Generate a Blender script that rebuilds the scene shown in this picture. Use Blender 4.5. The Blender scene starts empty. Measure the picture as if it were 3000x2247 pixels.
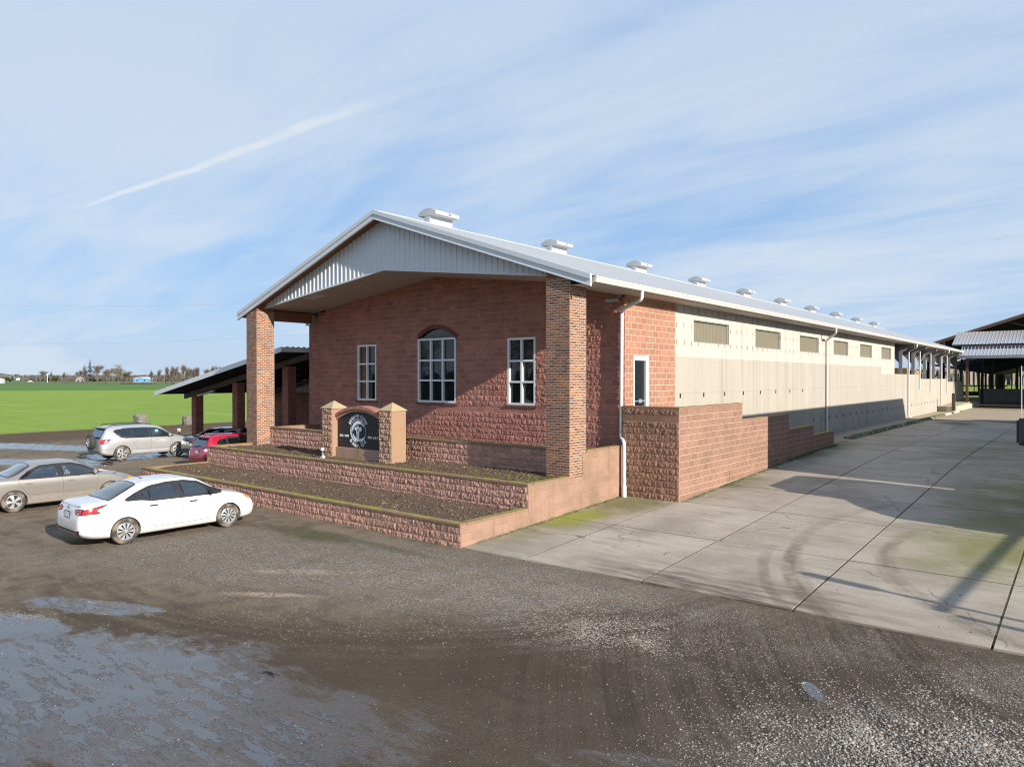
import bpy, bmesh, math, random
import numpy as np
from mathutils import Vector, noise, Matrix

# ------------------------------------------------------------------ camera, world, sun, exposure
scene = bpy.context.scene
COL = scene.collection
YAW, PITCH = math.radians(39.27), math.radians(0.453)
cam_d = bpy.data.cameras.new('camera')
cam_d.sensor_width = 36.0
cam_d.lens = 36.0 * 2085.0 / 3000.0
cam_d.clip_start = 0.1
cam_d.clip_end = 9000
cam = bpy.data.objects.new('camera', cam_d)
COL.objects.link(cam)
cam.location = (0, 0, 4.0)
cam.rotation_euler = (math.radians(90) - PITCH, 0, YAW)
scene.camera = cam
scene.render.resolution_x, scene.render.resolution_y = 1024, 766
scene.view_settings.view_transform = 'Standard'
scene.view_settings.look = 'None'
scene.view_settings.exposure = EXPO = 0.58
scene.view_settings.gamma = 1.0
scene.view_settings.use_curve_mapping = False
scene.cycles.max_bounces = 6
scene.cycles.transparent_max_bounces = 12
scene.cycles.use_denoising = True
scene.cycles.filter_width = 1.15

SUN_EL = math.radians(22.5)
SAZ = 0.17                                   # towards the sun: +X and a little -Y
_h = math.hypot(1, SAZ)
SUNV = Vector((math.cos(SUN_EL) / _h, -math.cos(SUN_EL) * SAZ / _h, math.sin(SUN_EL)))
sun_d = bpy.data.lights.new('sun', 'SUN')
sun_d.energy = 5.0
sun_d.angle = math.radians(0.5)
sun_d.color = (1.0, 0.925, 0.825)
sun = bpy.data.objects.new('sun', sun_d)
COL.objects.link(sun)
sun.rotation_euler = (-SUNV).to_track_quat('-Z', 'Y').to_euler()
sun.location = (40, -10, 40)


class NT:
    """small helper round a node tree"""
    def __init__(s, tree):
        s.t = tree

    def n(s, typ, ins=None, **attrs):
        nd = s.t.nodes.new('ShaderNode' + typ)
        for k, v in attrs.items():
            setattr(nd, k, v)
        for k, v in (ins or {}).items():
            sock = nd.inputs[k]
            if hasattr(v, 'is_output'):
                s.t.links.new(v, sock)
            else:
                sock.default_value = v
        return nd

    def m(s, op, a, b=0.0, c=None, clamp=False):
        nd = s.n('Math', {0: a, 1: b}, operation=op, use_clamp=clamp)
        if c is not None:
            if hasattr(c, 'is_output'):
                s.t.links.new(c, nd.inputs[2])
            else:
                nd.inputs[2].default_value = c
        return nd.outputs[0]

    def add(s, a, b): return s.m('ADD', a, b)
    def sub(s, a, b): return s.m('SUBTRACT', a, b)
    def mul(s, a, b): return s.m('MULTIPLY', a, b)

    def ramp(s, v, lo, hi, a=0.0, b=1.0, smooth=True):
        nd = s.n('MapRange', {0: v, 1: lo, 2: hi, 3: a, 4: b}, interpolation_type='SMOOTHSTEP' if smooth else 'LINEAR')
        return nd.outputs[0]

    def mix(s, f, a, b, mode='MIX'):
        nd = s.n('Mix', None, data_type='RGBA', blend_type=mode)
        for i, v in ((0, f), (6, a), (7, b)):
            if hasattr(v, 'is_output'):
                s.t.links.new(v, nd.inputs[i])
            else:
                if i and len(v) == 3:
                    v = (*v, 1)
                nd.inputs[i].default_value = v
        return nd.outputs[2]

    def noise(s, vec, scale, detail=4.0, rough=0.55, dist=0.0, out=0):
        return s.n('TexNoise', {'Vector': vec, 'Scale': scale, 'Detail': detail, 'Roughness': rough, 'Distortion': dist}).outputs[out]

    def xyz(s, vec):
        o = s.n('SeparateXYZ', {0: vec}).outputs
        return o[0], o[1], o[2]

    def comb(s, x, y, z=0.0):
        return s.n('CombineXYZ', {0: x, 1: y, 2: z}).outputs[0]

    def mapping(s, vec, loc=(0, 0, 0), rot=(0, 0, 0), scale=(1, 1, 1)):
        return s.n('Mapping', {'Vector': vec, 'Location': loc, 'Rotation': rot, 'Scale': scale}).outputs[0]

    def ell(s, x, y, cx, cy, rx, ry, rot=0.0, soft=0.6, warp=None):
        """smooth elliptical patch, 1 inside"""
        c, sn = math.cos(rot), math.sin(rot)
        dx, dy = s.sub(x, cx), s.sub(y, cy)
        u = s.add(s.mul(dx, c / rx), s.mul(dy, sn / rx))
        v = s.add(s.mul(dx, -sn / ry), s.mul(dy, c / ry))
        d = s.m('SQRT', s.add(s.mul(u, u), s.mul(v, v)))
        if warp is not None:
            d = s.add(d, warp)
        return s.ramp(d, 1.0 - soft * .5, 1.0 + soft * .5, 1.0, 0.0)


# sky: Nishita plus thin cirrus and a contrail, all by direction
world = bpy.data.worlds.new('World')
scene.world = world
world.use_nodes = True
wt = world.node_tree
wt.nodes.clear()
W = NT(wt)
sky = W.n('TexSky', None, sky_type='NISHITA', sun_disc=False, sun_elevation=SUN_EL,
          sun_rotation=math.atan2(SUNV.x, SUNV.y), altitude=50, air_density=1.0, dust_density=1.2, ozone_density=2.0)
dirv = W.n('Normalize' if False else 'VectorMath', {0: W.n('TexCoord').outputs['Generated']}, operation='NORMALIZE').outputs[0]
dx, dy, dz = W.xyz(dirv)
dzc = W.add(W.m('MAXIMUM', dz, 0.0), 0.16)
px, py = W.m('DIVIDE', dx, dzc), W.m('DIVIDE', dy, dzc)
pv = W.comb(px, py)


def plan_of(px_, py_):
    """the plan point of the cloud layer that a direction in the photo meets"""
    f, cx, cy = 2085.0, 1500.0, 1123.5
    F = Vector((-math.sin(YAW) * math.cos(PITCH), math.cos(YAW) * math.cos(PITCH), -math.sin(PITCH)))
    R = Vector((math.cos(YAW), math.sin(YAW), 0))
    d = (F + R * (px_ - cx) / f - R.cross(F) * (py_ - cy) / f).normalized()
    return d.x / (d.z + .16), d.y / (d.z + .16)


CLOUD_ROT = math.radians(-22)
pm = W.mapping(pv, rot=(0, 0, CLOUD_ROT), scale=(0.36, 0.85, 1))
warp = W.n('TexNoise', {'Vector': pm, 'Scale': 1.1, 'Detail': 3.0}).outputs[1]
pmw = W.n('VectorMath', {0: pm, 1: W.n('VectorMath', {0: warp, 'Scale': 0.9}, operation='SCALE').outputs[0]}, operation='ADD').outputs[0]
n1 = W.noise(pmw, 1.05, 7.0, 0.52)
n2 = W.noise(W.mapping(pv, rot=(0, 0, CLOUD_ROT + .25), scale=(0.8, 2.6, 1)), 1.7, 6.0, 0.55, 0.8)
n3 = W.noise(W.mapping(pv, scale=(0.5, 0.5, 1), loc=(3.1, 1.7, 0)), 0.8, 2.0, 0.5)
cl = W.add(W.add(W.mul(n1, 0.68), W.mul(n2, 0.28)), W.mul(n3, 0.36))
cl = W.ramp(cl, 0.48, 0.80)
hz = W.ramp(dz, 0.0, 0.16, 1.0, 0.0)
cl = W.m('MAXIMUM', W.mul(cl, 0.86), W.mul(hz, 0.52))
# contrail
(ax, ay), (bx, by) = plan_of(215, 612), plan_of(1130, 285)
tx, ty = bx - ax, by - ay
tl = math.hypot(tx, ty)
tx, ty = tx / tl, ty / tl
cwx = W.mul(W.sub(W.noise(pv, 2.6, 3.0), 0.5), 0.08)
lon = W.add(W.mul(W.sub(px, ax), tx), W.mul(W.sub(py, ay), ty))
lat = W.add(W.add(W.mul(W.sub(px, ax), -ty), W.mul(W.sub(py, ay), tx)), cwx)
lat = W.sub(lat, W.mul(W.mul(lon, W.sub(tl, lon)), 0.05))
wid = W.ramp(lon, 0.0, tl, 0.012, 0.032, False)
tr = W.ramp(W.m('DIVIDE', W.m('ABSOLUTE', lat), wid), 0.25, 1.1, 1.0, 0.0)
tr = W.mul(tr, W.mul(W.ramp(lon, -0.02, 0.12), W.ramp(lon, tl * 0.6, tl * 1.2, 1.0, 0.0)))
tr = W.mul(tr, W.ramp(W.noise(pv, 9.0, 5.0), 0.30, 0.6, 0.45, 0.85))
clear = W.mix(1.0, sky.outputs[0], (0.93, 0.97, 1.0), 'MULTIPLY')
zen = W.ramp(dz, 0.05, 0.7)
skyc = W.mix(0.75, clear, W.mix(zen, (3.1, 5.1, 8.3), (2.1, 3.9, 7.2)))
cloudc = W.mix(zen, (5.9, 6.7, 7.6), (4.75, 5.8, 7.25))
skyc = W.mix(cl, skyc, cloudc)
skyc = W.mix(tr, skyc, (6.6, 7.1, 7.7))
bg = W.n('Background', {'Color': skyc, 'Strength': 0.078})
W.t.links.new(bg.outputs[0], W.n('OutputWorld').inputs[0])

rng = random.Random(7)
nrg = np.random.RandomState(11)


# ------------------------------------------------------------------ object helpers
def link(o, parent=None):
    COL.objects.link(o)
    if parent is not None:
        o.parent = parent
    return o


def tag(o, label=None, cat=None, group=None, kind=None):
    if label: o['label'] = label
    if cat: o['category'] = cat
    if group: o['group'] = group
    if kind: o['kind'] = kind
    return o


def thing(name, label, cat, loc=(0, 0, 0), rz=0.0, group=None):
    o = bpy.data.objects.new(name, None)
    o.empty_display_size = 0.3
    o.location = loc
    o.rotation_euler = (0, 0, rz)
    link(o)
    return tag(o, label, cat, group)


def copy_tree(o, parent=None):
    c = o.copy()
    COL.objects.link(c)
    if parent is not None:
        c.parent = parent
    for ch in list(o.children):
        copy_tree(ch, c)
    return c


class MB:
    """collects faces; build() links ONE mesh object"""
    def __init__(s):
        s.v, s.f, s.mi, s.rnd = [], [], [], []

    def face(s, idx, mi=0, r=0.5):
        s.f.append(idx); s.mi.append(mi); s.rnd.append(r)

    def poly(s, pts, mi=0, r=0.5):
        b = len(s.v)
        s.v.extend([tuple(p) for p in pts])
        s.face(list(range(b, b + len(pts))), mi, r)

    def box(s, x0, x1, y0, y1, z0, z1, mi=0, r=0.5, skip=''):
        b = len(s.v)
        s.v.extend([(x, y, z) for z in (z0, z1) for y in (y0, y1) for x in (x0, x1)])
        for k, q in (('b', (0, 2, 3, 1)), ('t', (4, 5, 7, 6)), ('f', (0, 1, 5, 4)), ('k', (2, 6, 7, 3)), ('l', (0, 4, 6, 2)), ('r', (1, 3, 7, 5))):
            if k not in skip:
                s.face([b + i for i in q], mi, r)

    def rbox(s, x0, x1, y0, y1, z0, z1, bev=0.02, mi=0, r=0.5):
        """box with chamfered edges"""
        bm = bmesh.new()
        bmesh.ops.create_cube(bm, size=1.0)
        for v in bm.verts:
            v.co = Vector(((x0 + x1) / 2 + v.co.x * (x1 - x0), (y0 + y1) / 2 + v.co.y * (y1 - y0), (z0 + z1) / 2 + v.co.z * (z1 - z0)))
        bmesh.ops.bevel(bm, geom=bm.edges[:], offset=bev, segments=2, affect='EDGES')
        s.bm(bm, mi, r)

    def bm(s, bm, mi=0, r=0.5, mat=None):
        b = len(s.v)
        bm.verts.ensure_lookup_table()
        for i, v in enumerate(bm.verts):
            v.index = i
            s.v.append(tuple(mat @ v.co if mat else v.co))
        for f in bm.faces:
            s.face([b + v.index for v in f.verts], mi, r)
        bm.free()

    def tube(s, pts, rad, n=8, mi=0, r=0.5, cap=True, flat=(1.0, 1.0)):
        """swept tube; rad number or list"""
        pts = [Vector(p) for p in pts]
        rads = rad if isinstance(rad, (list, tuple)) else [rad] * len(pts)
        b = len(s.v)
        prev = None
        for i, p in enumerate(pts):
            d = ((pts[min(i + 1, len(pts) - 1)] - pts[max(i - 1, 0)])).normalized()
            up = Vector((0, 0, 1)) if abs(d.z) < 0.95 else Vector((0, 1, 0))
            if prev is not None:
                a = (prev - d * prev.dot(d))
                a = a.normalized() if a.length > 1e-5 else d.cross(up).normalized()
            else:
                a = d.cross(up).normalized()
            prev = a
            c = d.cross(a)
            for k in range(n):
                t = 2 * math.pi * (k + .5) / n
                s.v.append(tuple(p + a * math.cos(t) * rads[i] * flat[0] + c * math.sin(t) * rads[i] * flat[1]))
        for i in range(len(pts) - 1):
            for k in range(n):
                s.face([b + i * n + k, b + i * n + (k + 1) % n, b + (i + 1) * n + (k + 1) % n, b + (i + 1) * n + k], mi, r)
        if cap:
            s.face([b + k for k in range(n)][::-1], mi, r)
            s.face([b + (len(pts) - 1) * n + k for k in range(n)], mi, r)

    def bar(s, p, q, w, h, mi=0, r=0.5):
        """rectangular bar from p to q, w wide (sideways) and h high"""
        p, q = Vector(p), Vector(q)
        d = (q - p).normalized()
        up = Vector((0, 0, 1)) if abs(d.z) < 0.97 else Vector((0, 1, 0))
        a = d.cross(up).normalized() * w / 2
        c = a.cross(d).normalized() * h / 2
        b = len(s.v)
        for e in (p, q):
            for u, t in ((-1, -1), (1, -1), (1, 1), (-1, 1)):
                s.v.append(tuple(e + a * u + c * t))
        for k in range(4):
            s.face([b + k, b + (k + 1) % 4, b + 4 + (k + 1) % 4, b + 4 + k], mi, r)
        s.face([b + 3, b + 2, b + 1, b], mi, r)
        s.face([b + 4, b + 5, b + 6, b + 7], mi, r)

    def prism(s, outline, axis, a0, a1, mi=0, r=0.5):
        """outline (list of 2D) extruded along axis 'x','y' or 'z' from a0 to a1"""
        def P(u, v, a):
            return {'x': (a, u, v), 'y': (u, a, v), 'z': (u, v, a)}[axis]
        b = len(s.v)
        n = len(outline)
        for a in (a0, a1):
            for u, v in outline:
                s.v.append(P(u, v, a))
        s.face([b + i for i in range(n)][::-1], mi, r)
        s.face([b + n + i for i in range(n)], mi, r)
        for i in range(n):
            s.face([b + i, b + (i + 1) % n, b + n + (i + 1) % n, b + n + i], mi, r)

    def lathe(s, prof, n=24, axis='x', c=(0, 0, 0), mi=0, r=0.5):
        """prof list of (radius, along)"""
        b = len(s.v)
        for rad, al in prof:
            for k in range(n):
                t = 2 * math.pi * k / n
                u, v = rad * math.cos(t), rad * math.sin(t)
                p = (al, u, v) if axis == 'x' else ((u, v, al) if axis == 'z' else (u, al, v))
                s.v.append((p[0] + c[0], p[1] + c[1], p[2] + c[2]))
        for i in range(len(prof) - 1):
            for k in range(n):
                s.face([b + i * n + k, b + i * n + (k + 1) % n, b + (i + 1) * n + (k + 1) % n, b + (i + 1) * n + k], mi, r)

    def build(s, name, mats, parent=None, smooth=False, recalc=True, loc=None):
        me = bpy.data.meshes.new(name)
        me.from_pydata(s.v, [], s.f)
        if not isinstance(mats, (list, tuple)):
            mats = [mats]
        for m in mats:
            me.materials.append(m)
        if len(mats) > 1:
            me.polygons.foreach_set('material_index', s.mi)
        at = me.attributes.new('rnd', 'FLOAT', 'FACE')
        at.data.foreach_set('value', s.rnd)
        if recalc:
            bm = bmesh.new()
            bm.from_mesh(me)
            bmesh.ops.recalc_face_normals(bm, faces=bm.faces)
            bm.to_mesh(me)
            bm.free()
        if smooth:
            me.polygons.foreach_set('use_smooth', [True] * len(me.polygons))
            if smooth != True:
                me.set_sharp_from_angle(angle=math.radians(smooth))
        me.update()
        o = bpy.data.objects.new(name, me)
        link(o, parent)
        if loc is not None:
            o.location = loc
        return o


# ------------------------------------------------------------------ materials
MATS = {}


def mat(name, fn):
    if name in MATS:
        return MATS[name]
    m = bpy.data.materials.new(name)
    m.use_nodes = True
    m.node_tree.nodes.clear()
    T = NT(m.node_tree)
    out = T.n('OutputMaterial')
    sh = fn(T)
    m.node_tree.links.new(sh, out.inputs[0])
    MATS[name] = m
    return m


def pbsdf(T, col, rough=0.6, metal=0.0, normal=None, spec=0.5, coat=0.0, **extra):
    ins = {'Base Color': (*col, 1) if isinstance(col, tuple) and len(col) == 3 else col, 'Roughness': rough, 'Metallic': metal,
           'Specular IOR Level': spec, 'Coat Weight': coat}
    if normal is not None:
        ins['Normal'] = normal
    ins.update(extra)
    return T.n('BsdfPrincipled', ins).outputs[0]


def bump(T, h, strength=0.3, dist=0.02):
    return T.n('Bump', {'Strength': strength, 'Distance': dist, 'Height': h}).outputs[0]


def pos(T):
    return T.n('NewGeometry').outputs['Position']


def obj_co(T):
    return T.n('TexCoord').outputs['Object']


def rnd(T):
    return T.n('Attribute', None, attribute_name='rnd').outputs['Fac']


def plain(name, col, rough=0.6, metal=0.0, var=0.12, scale=3.0, spec=0.5, coat=0.0, bmp=0.0, bscale=40.0):
    def fn(T):
        p = obj_co(T)
        n = T.noise(p, scale, 5.0)
        c = T.mix(n, tuple(x * (1 - var) for x in col), tuple(min(1, x * (1 + var)) for x in col))
        nm = bump(T, T.noise(p, bscale, 4.0), bmp, 0.01) if bmp else None
        return pbsdf(T, c, T.ramp(T.noise(p, scale * 2.3), 0.3, 0.7, rough * .85, min(1, rough * 1.15)), metal, nm, spec, coat)
    return mat(name, fn)


def block_mat(name, base, var=0.18, stain=(0.20, 0.15, 0.10), stain_amt=0.35, top_dark=None, moss=None, bmp=0.5, ramp=None, zr=None):
    """masonry units: a colour per unit, fine grain, weather stains"""
    def fn(T):
        p = pos(T)
        x, y, z = T.xyz(p)
        r = rnd(T)
        if ramp:
            cr = T.n('ValToRGB', {0: r})
            el = cr.color_ramp.elements
            el[0].position, el[0].color = ramp[0][0], (*ramp[0][1], 1)
            el[1].position, el[1].color = ramp[-1][0], (*ramp[-1][1], 1)
            for q, c in ramp[1:-1]:
                e = el.new(q)
                e.color = (*c, 1)
            cr.color_ramp.interpolation = 'CONSTANT' if len(ramp) > 3 else 'LINEAR'
            c = cr.outputs[0]
        else:
            c = T.mix(r, tuple(v * (1 - var) for v in base), tuple(v * (1 + var) for v in base))
        g = T.noise(p, 38.0, 4.0, 0.65)
        c = T.mix(T.ramp(g, 0.3, 0.7, 0.0, 0.35), c, (0.05, 0.035, 0.03))
        g2 = T.noise(p, 95.0, 2.0)
        c = T.mix(T.ramp(g2, 0.56, 0.72, 0.0, 0.4), c, tuple(min(1, v * 1.75) for v in base))
        big = T.noise(p, 0.8, 5.0, 0.6)
        c = T.mix(T.ramp(big, 0.42, 0.72, 0.0, stain_amt), c, stain)
        strk = T.noise(T.mapping(p, scale=(3.2, 3.2, 0.35)), 1.6, 4.0)
        c = T.mix(T.ramp(strk, 0.5, 0.75, 0.0, stain_amt * .8), c, stain)
        # a few lime runs
        eff = T.noise(T.mapping(p, scale=(6.0, 6.0, 1.6)), 1.3, 3.0)
        c = T.mix(T.ramp(eff, 0.735, 0.775, 0.0, 0.45), c, (0.62, 0.52, 0.46))
        if zr:
            zn = T.add(z, T.mul(T.sub(big, 0.5), 0.5))
            for lo, hi, colr, amt in zr:
                f = T.mul(T.ramp(zn, lo, lo + .22), T.ramp(zn, hi - .22, hi, 1.0, 0.0))
                c = T.mix(T.mul(f, amt), c, colr)
        nm = bump(T, g, bmp, 0.008)
        return pbsdf(T, c, 0.92, 0, nm, 0.25)
    return mat(name, fn)


def mortar_mat(name, col):
    def fn(T):
        p = pos(T)
        c = T.mix(T.noise(p, 2.0, 4.0), tuple(v * .62 for v in col), tuple(min(1, v * 1.2) for v in col))
        return pbsdf(T, c, 0.95, 0, None, 0.2)
    return mat(name, fn)


RED = (0.50, 0.245, 0.185)
m_front = block_mat('front_block', (0.46, 0.205, 0.155), 0.16, (0.24, 0.105, 0.082), 0.40)
m_side = block_mat('side_block', (0.40, 0.20, 0.128), 0.12, (0.30, 0.14, 0.088), 0.4)
m_tier = block_mat('terrace_block', (0.52, 0.295, 0.225), 0.15, (0.28, 0.185, 0.115), 0.55, zr=((0.55, 0.62, (0.30, 0.2, 0.12), 0.3),))
m_tierside = block_mat('terrace_side_block', (0.365, 0.228, 0.163), 0.10, (0.20, 0.138, 0.085), 0.75)
m_step = block_mat('stepped_block', (0.32, 0.182, 0.128), 0.13, (0.19, 0.125, 0.08), 0.65)
m_mortar = mortar_mat('block_mortar', (0.58, 0.42, 0.35))
m_mortar_dk = mortar_mat('terrace_mortar', (0.42, 0.25, 0.195))
m_brick = block_mat('pillar_brick', (0.30, 0.13, 0.075), 0.3, (0.17, 0.09, 0.06), 0.25, ramp=(
    (0.0, (0.25, 0.115, 0.065)), (0.2, (0.19, 0.085, 0.053)), (0.38, (0.31, 0.14, 0.07)), (0.58, (0.26, 0.12, 0.07)),
    (0.76, (0.42, 0.175, 0.06)), (0.84, (0.13, 0.072, 0.052)), (0.955, (0.19, 0.15, 0.14)), (0.985, (0.15, 0.135, 0.145))))
m_bmortar = mortar_mat('brick_mortar', (0.60, 0.51, 0.42))
m_brick_red = block_mat('carport_brick', (0.34, 0.125, 0.085), 0.22, (0.2, 0.09, 0.07), 0.25)
m_sill = block_mat('sill_brick', (0.22, 0.075, 0.062), 0.25, (0.12, 0.05, 0.04), 0.3)
m_tan = block_mat('sign_side_block', (0.38, 0.24, 0.16), 0.05, (0.30, 0.19, 0.11), 0.5, bmp=0.4)
m_signblock = block_mat('sign_block', (0.50, 0.30, 0.22), 0.14, (0.24, 0.17, 0.09), 0.55)
m_cap = plain('sign_cap_stone', (0.40, 0.315, 0.185), 0.9, var=0.15, scale=6, bmp=0.3)

m_white = plain('white_metal', (0.60, 0.625, 0.65), 0.42, var=0.04, scale=1.2)
m_whitep = plain('white_pipe', (0.62, 0.615, 0.60), 0.4, var=0.05, scale=2)
m_gut = plain('gutter_paint', (0.56, 0.54, 0.50), 0.45, var=0.06, scale=1.5)
m_frame = plain('window_frame_white', (0.78, 0.79, 0.80), 0.45, var=0.03)
m_black = plain('matt_black', (0.016, 0.017, 0.019), 0.55, var=0.2)
m_dark = plain('shade_black', (0.012, 0.012, 0.013), 0.9, var=0.2)  # near-black standing in for the shade inside barns and wall pockets
m_rubber = plain('tyre_rubber', (0.035, 0.033, 0.031), 0.85, var=0.3, scale=9)
m_steel = plain('grey_steel', (0.34, 0.35, 0.36), 0.5, 0.2, var=0.1)
m_galv = plain('galvanised_steel', (0.46, 0.48, 0.50), 0.45, 0.55, var=0.12)
m_rust = plain('rusty_steel', (0.10, 0.055, 0.045), 0.85, var=0.3, scale=6)
m_timber = plain('brown_timber', (0.20, 0.085, 0.04), 0.7, var=0.3, scale=4)
m_wood = plain('grey_timber', (0.12, 0.10, 0.085), 0.85, var=0.3, scale=3)
m_soffit = plain('soffit_board', (0.46, 0.40, 0.37), 0.75, var=0.06, scale=1.0)
m_under = plain('interior_shade_dark', (0.045, 0.04, 0.037), 0.9, var=0.3)  # dark base puts the shade under roofs and indoors into the colour


def roof_fn(T):
    p = pos(T)
    n = T.noise(p, 0.35, 5.0, 0.6)
    c = T.mix(n, (0.37, 0.39, 0.41), (0.45, 0.465, 0.48))
    s = T.noise(T.mapping(p, scale=(0.3, 6.0, 0.3)), 1.0, 4.0)
    c = T.mix(T.ramp(s, 0.5, 0.75, 0.0, 0.3), c, (0.34, 0.335, 0.33))
    return pbsdf(T, c, 0.45, 0.1, None, 0.5)
m_roof = mat('white_roof_steel', roof_fn)


def canopy_fn(T):
    p = pos(T)
    x, y, z = T.xyz(p)
    n = T.noise(T.mapping(p, scale=(4.0, 0.4, 0.4)), 1.0, 5.0)
    c = T.mix(n, (0.36, 0.375, 0.39), (0.46, 0.475, 0.49))
    c = T.mix(T.ramp(z, 7.6, 9.0, 0.0, 0.55), c, (0.38, 0.32, 0.25))
    return pbsdf(T, c, 0.5, 0.35)
m_canopy = mat('weathered_roof_steel', canopy_fn)


def conc_fn(base, tie, stain):
    def fn(T):
        p = pos(T)
        x, y, z = T.xyz(p)
        big = T.noise(p, 0.5, 6.0, 0.6)
        fine = T.noise(p, 14.0, 5.0, 0.65)
        c = T.mix(big, tuple(v * .88 for v in base), tuple(min(1, v * 1.08) for v in base))
        c = T.mix(T.ramp(fine, 0.35, 0.75, 0.0, 0.18), c, tuple(v * .55 for v in base))
        # vertical runs from the top
        st = T.noise(T.mapping(p, scale=(1, 2.2, 0.06)), 1.3, 5.0, 0.6)
        c = T.mix(T.ramp(st, 0.47, 0.75, 0.0, stain), c, (0.24, 0.205, 0.165))
        st2 = T.noise(T.mapping(p, scale=(1, 7.0, 0.10)), 1.0, 4.0, 0.6)
        c = T.mix(T.ramp(st2, 0.60, 0.74, 0.0, stain), c, tuple(min(1, v * 1.22) for v in base))
        # panel seams
        fy = T.m('FRACT', T.m('DIVIDE', T.add(y, 0.4), 1.22))
        seam = T.m('LESS_THAN', fy, 0.014)
        c = T.mix(T.mul(seam, 0.4), c, (0.30, 0.25, 0.2))
        if tie:
            # form-tie rust marks in rows
            ty_ = T.m('DIVIDE', T.add(y, T.mul(T.sub(T.noise(p, 3.1), .5), .22)), 0.61)
            tz_ = T.m('DIVIDE', T.sub(z, 4.98), 0.61)
            ay_ = T.mul(T.sub(T.m('FRACT', ty_), 0.5), 0.61)
            az_ = T.mul(T.sub(T.m('FRACT', tz_), 0.5), 0.61)
            d = T.m('SQRT', T.add(T.mul(T.mul(ay_, ay_), 6.0), T.mul(az_, az_)))
            pick = T.ramp(T.noise(p, 1.7, 2.0), 0.35, 0.55, 0.35, 0.9)
            c = T.mix(T.mul(T.ramp(d, 0.05, 0.15, 1.0, 0.0), pick), c, (0.21, 0.14, 0.085))
        else:
            lift = T.m('ABSOLUTE', T.sub(z, 3.44))
            c = T.mix(T.mul(T.m('LESS_THAN', lift, 0.012), 0.55), c, (0.30, 0.25, 0.2))
            damp = T.mul(T.ramp(z, 0.7, 1.5, 1.0, 0.0), T.ramp(T.noise(T.mapping(p, scale=(1, 1.5, 0.5)), 1.2, 4.0), 0.35, 0.7))
            c = T.mix(T.mul(damp, 0.5), c, (0.26, 0.24, 0.20))
        return pbsdf(T, c, 0.88, 0, bump(T, fine, 0.25, 0.01), 0.25)
    return fn
m_conc_up = mat('pale_cast_concrete', conc_fn((0.505, 0.468, 0.41), True, 0.3))
m_conc_lo = mat('stained_cast_concrete', conc_fn((0.405, 0.367, 0.31), False, 0.5))


def glass_fn(tint, trans):
    def fn(T):
        fr = T.n('Fresnel', {0: 1.5}).outputs[0]
        gl = T.n('BsdfGlossy', {'Color': (1, 1, 1, 1), 'Roughness': 0.01}).outputs[0]
        tr = T.n('BsdfTransparent', {'Color': (*trans, 1)}).outputs[0]
        df = T.n('BsdfDiffuse', {'Color': (*tint, 1)}).outputs[0]
        b = T.n('MixShader', {0: 0.12, 1: tr, 2: df}).outputs[0]
        return T.n('MixShader', {0: T.m('MINIMUM', T.add(T.mul(fr, 1.7), 0.09), 1.0), 1: b, 2: gl}).outputs[0]
    return fn
m_glass_car = mat('car_glass', glass_fn((0.12, 0.16, 0.18), (0.66, 0.74, 0.76)))
m_glass_dk = mat('tinted_car_glass', glass_fn((0.02, 0.025, 0.03), (0.05, 0.055, 0.06)))


def pane_fn(T):
    p = pos(T)
    w = T.noise(p, 1.2, 2.0)
    return pbsdf(T, (0.012, 0.016, 0.018), 0.02, 0, bump(T, w, 0.02, 0.05), 0.6)
m_pane = mat('dark_window_glass', pane_fn)


def paint(name, col, rough=0.25, metal=0.0, coat=0.8, dirt=0.5):
    def fn(T):
        p = obj_co(T)
        x, y, z = T.xyz(p)
        n = T.noise(p, 4.0, 5.0)
        dm = T.mul(T.ramp(T.add(z, T.mul(n, 0.25)), 0.28, 0.68, 1.0, 0.0), dirt)
        c = T.mix(dm, (*col, 1), (0.30, 0.24, 0.18, 1))
        r = T.ramp(dm, 0.0, 1.0, rough, 0.8)
        return pbsdf(T, c, r, T.mul(T.sub(1.0, dm), metal), None, 0.5, T.mul(T.sub(1.0, dm), coat), **{'Coat Roughness': 0.06})
    return mat(name, fn)


m_moss_c = (0.19, 0.22, 0.035)


def caps_fn(T):
    """wall cap: smooth block with moss on its upper face"""
    p = pos(T)
    nz = T.xyz(T.n('NewGeometry').outputs['Normal'])[2]
    n = T.noise(p, 3.0, 6.0, 0.65)
    f = T.noise(p, 40.0, 4.0, 0.6)
    c = T.mix(n, (0.20, 0.125, 0.085), (0.34, 0.20, 0.145))
    ms = T.mix(f, (0.13, 0.15, 0.025), (0.36, 0.38, 0.08))
    n_b = T.noise(p, 0.9, 5.0, 0.6)
    k = T.mul(T.ramp(nz, 0.3, 0.7), T.mul(T.ramp(n, 0.36, 0.54, 0.12, 1.0), T.ramp(n_b, 0.33, 0.52, 0.2, 1.0)))
    c = T.mix(k, c, ms)
    return pbsdf(T, c, 0.95, 0, bump(T, f, 0.6, 0.02), 0.15)
m_caps = mat('mossy_cap', caps_fn)


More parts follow.
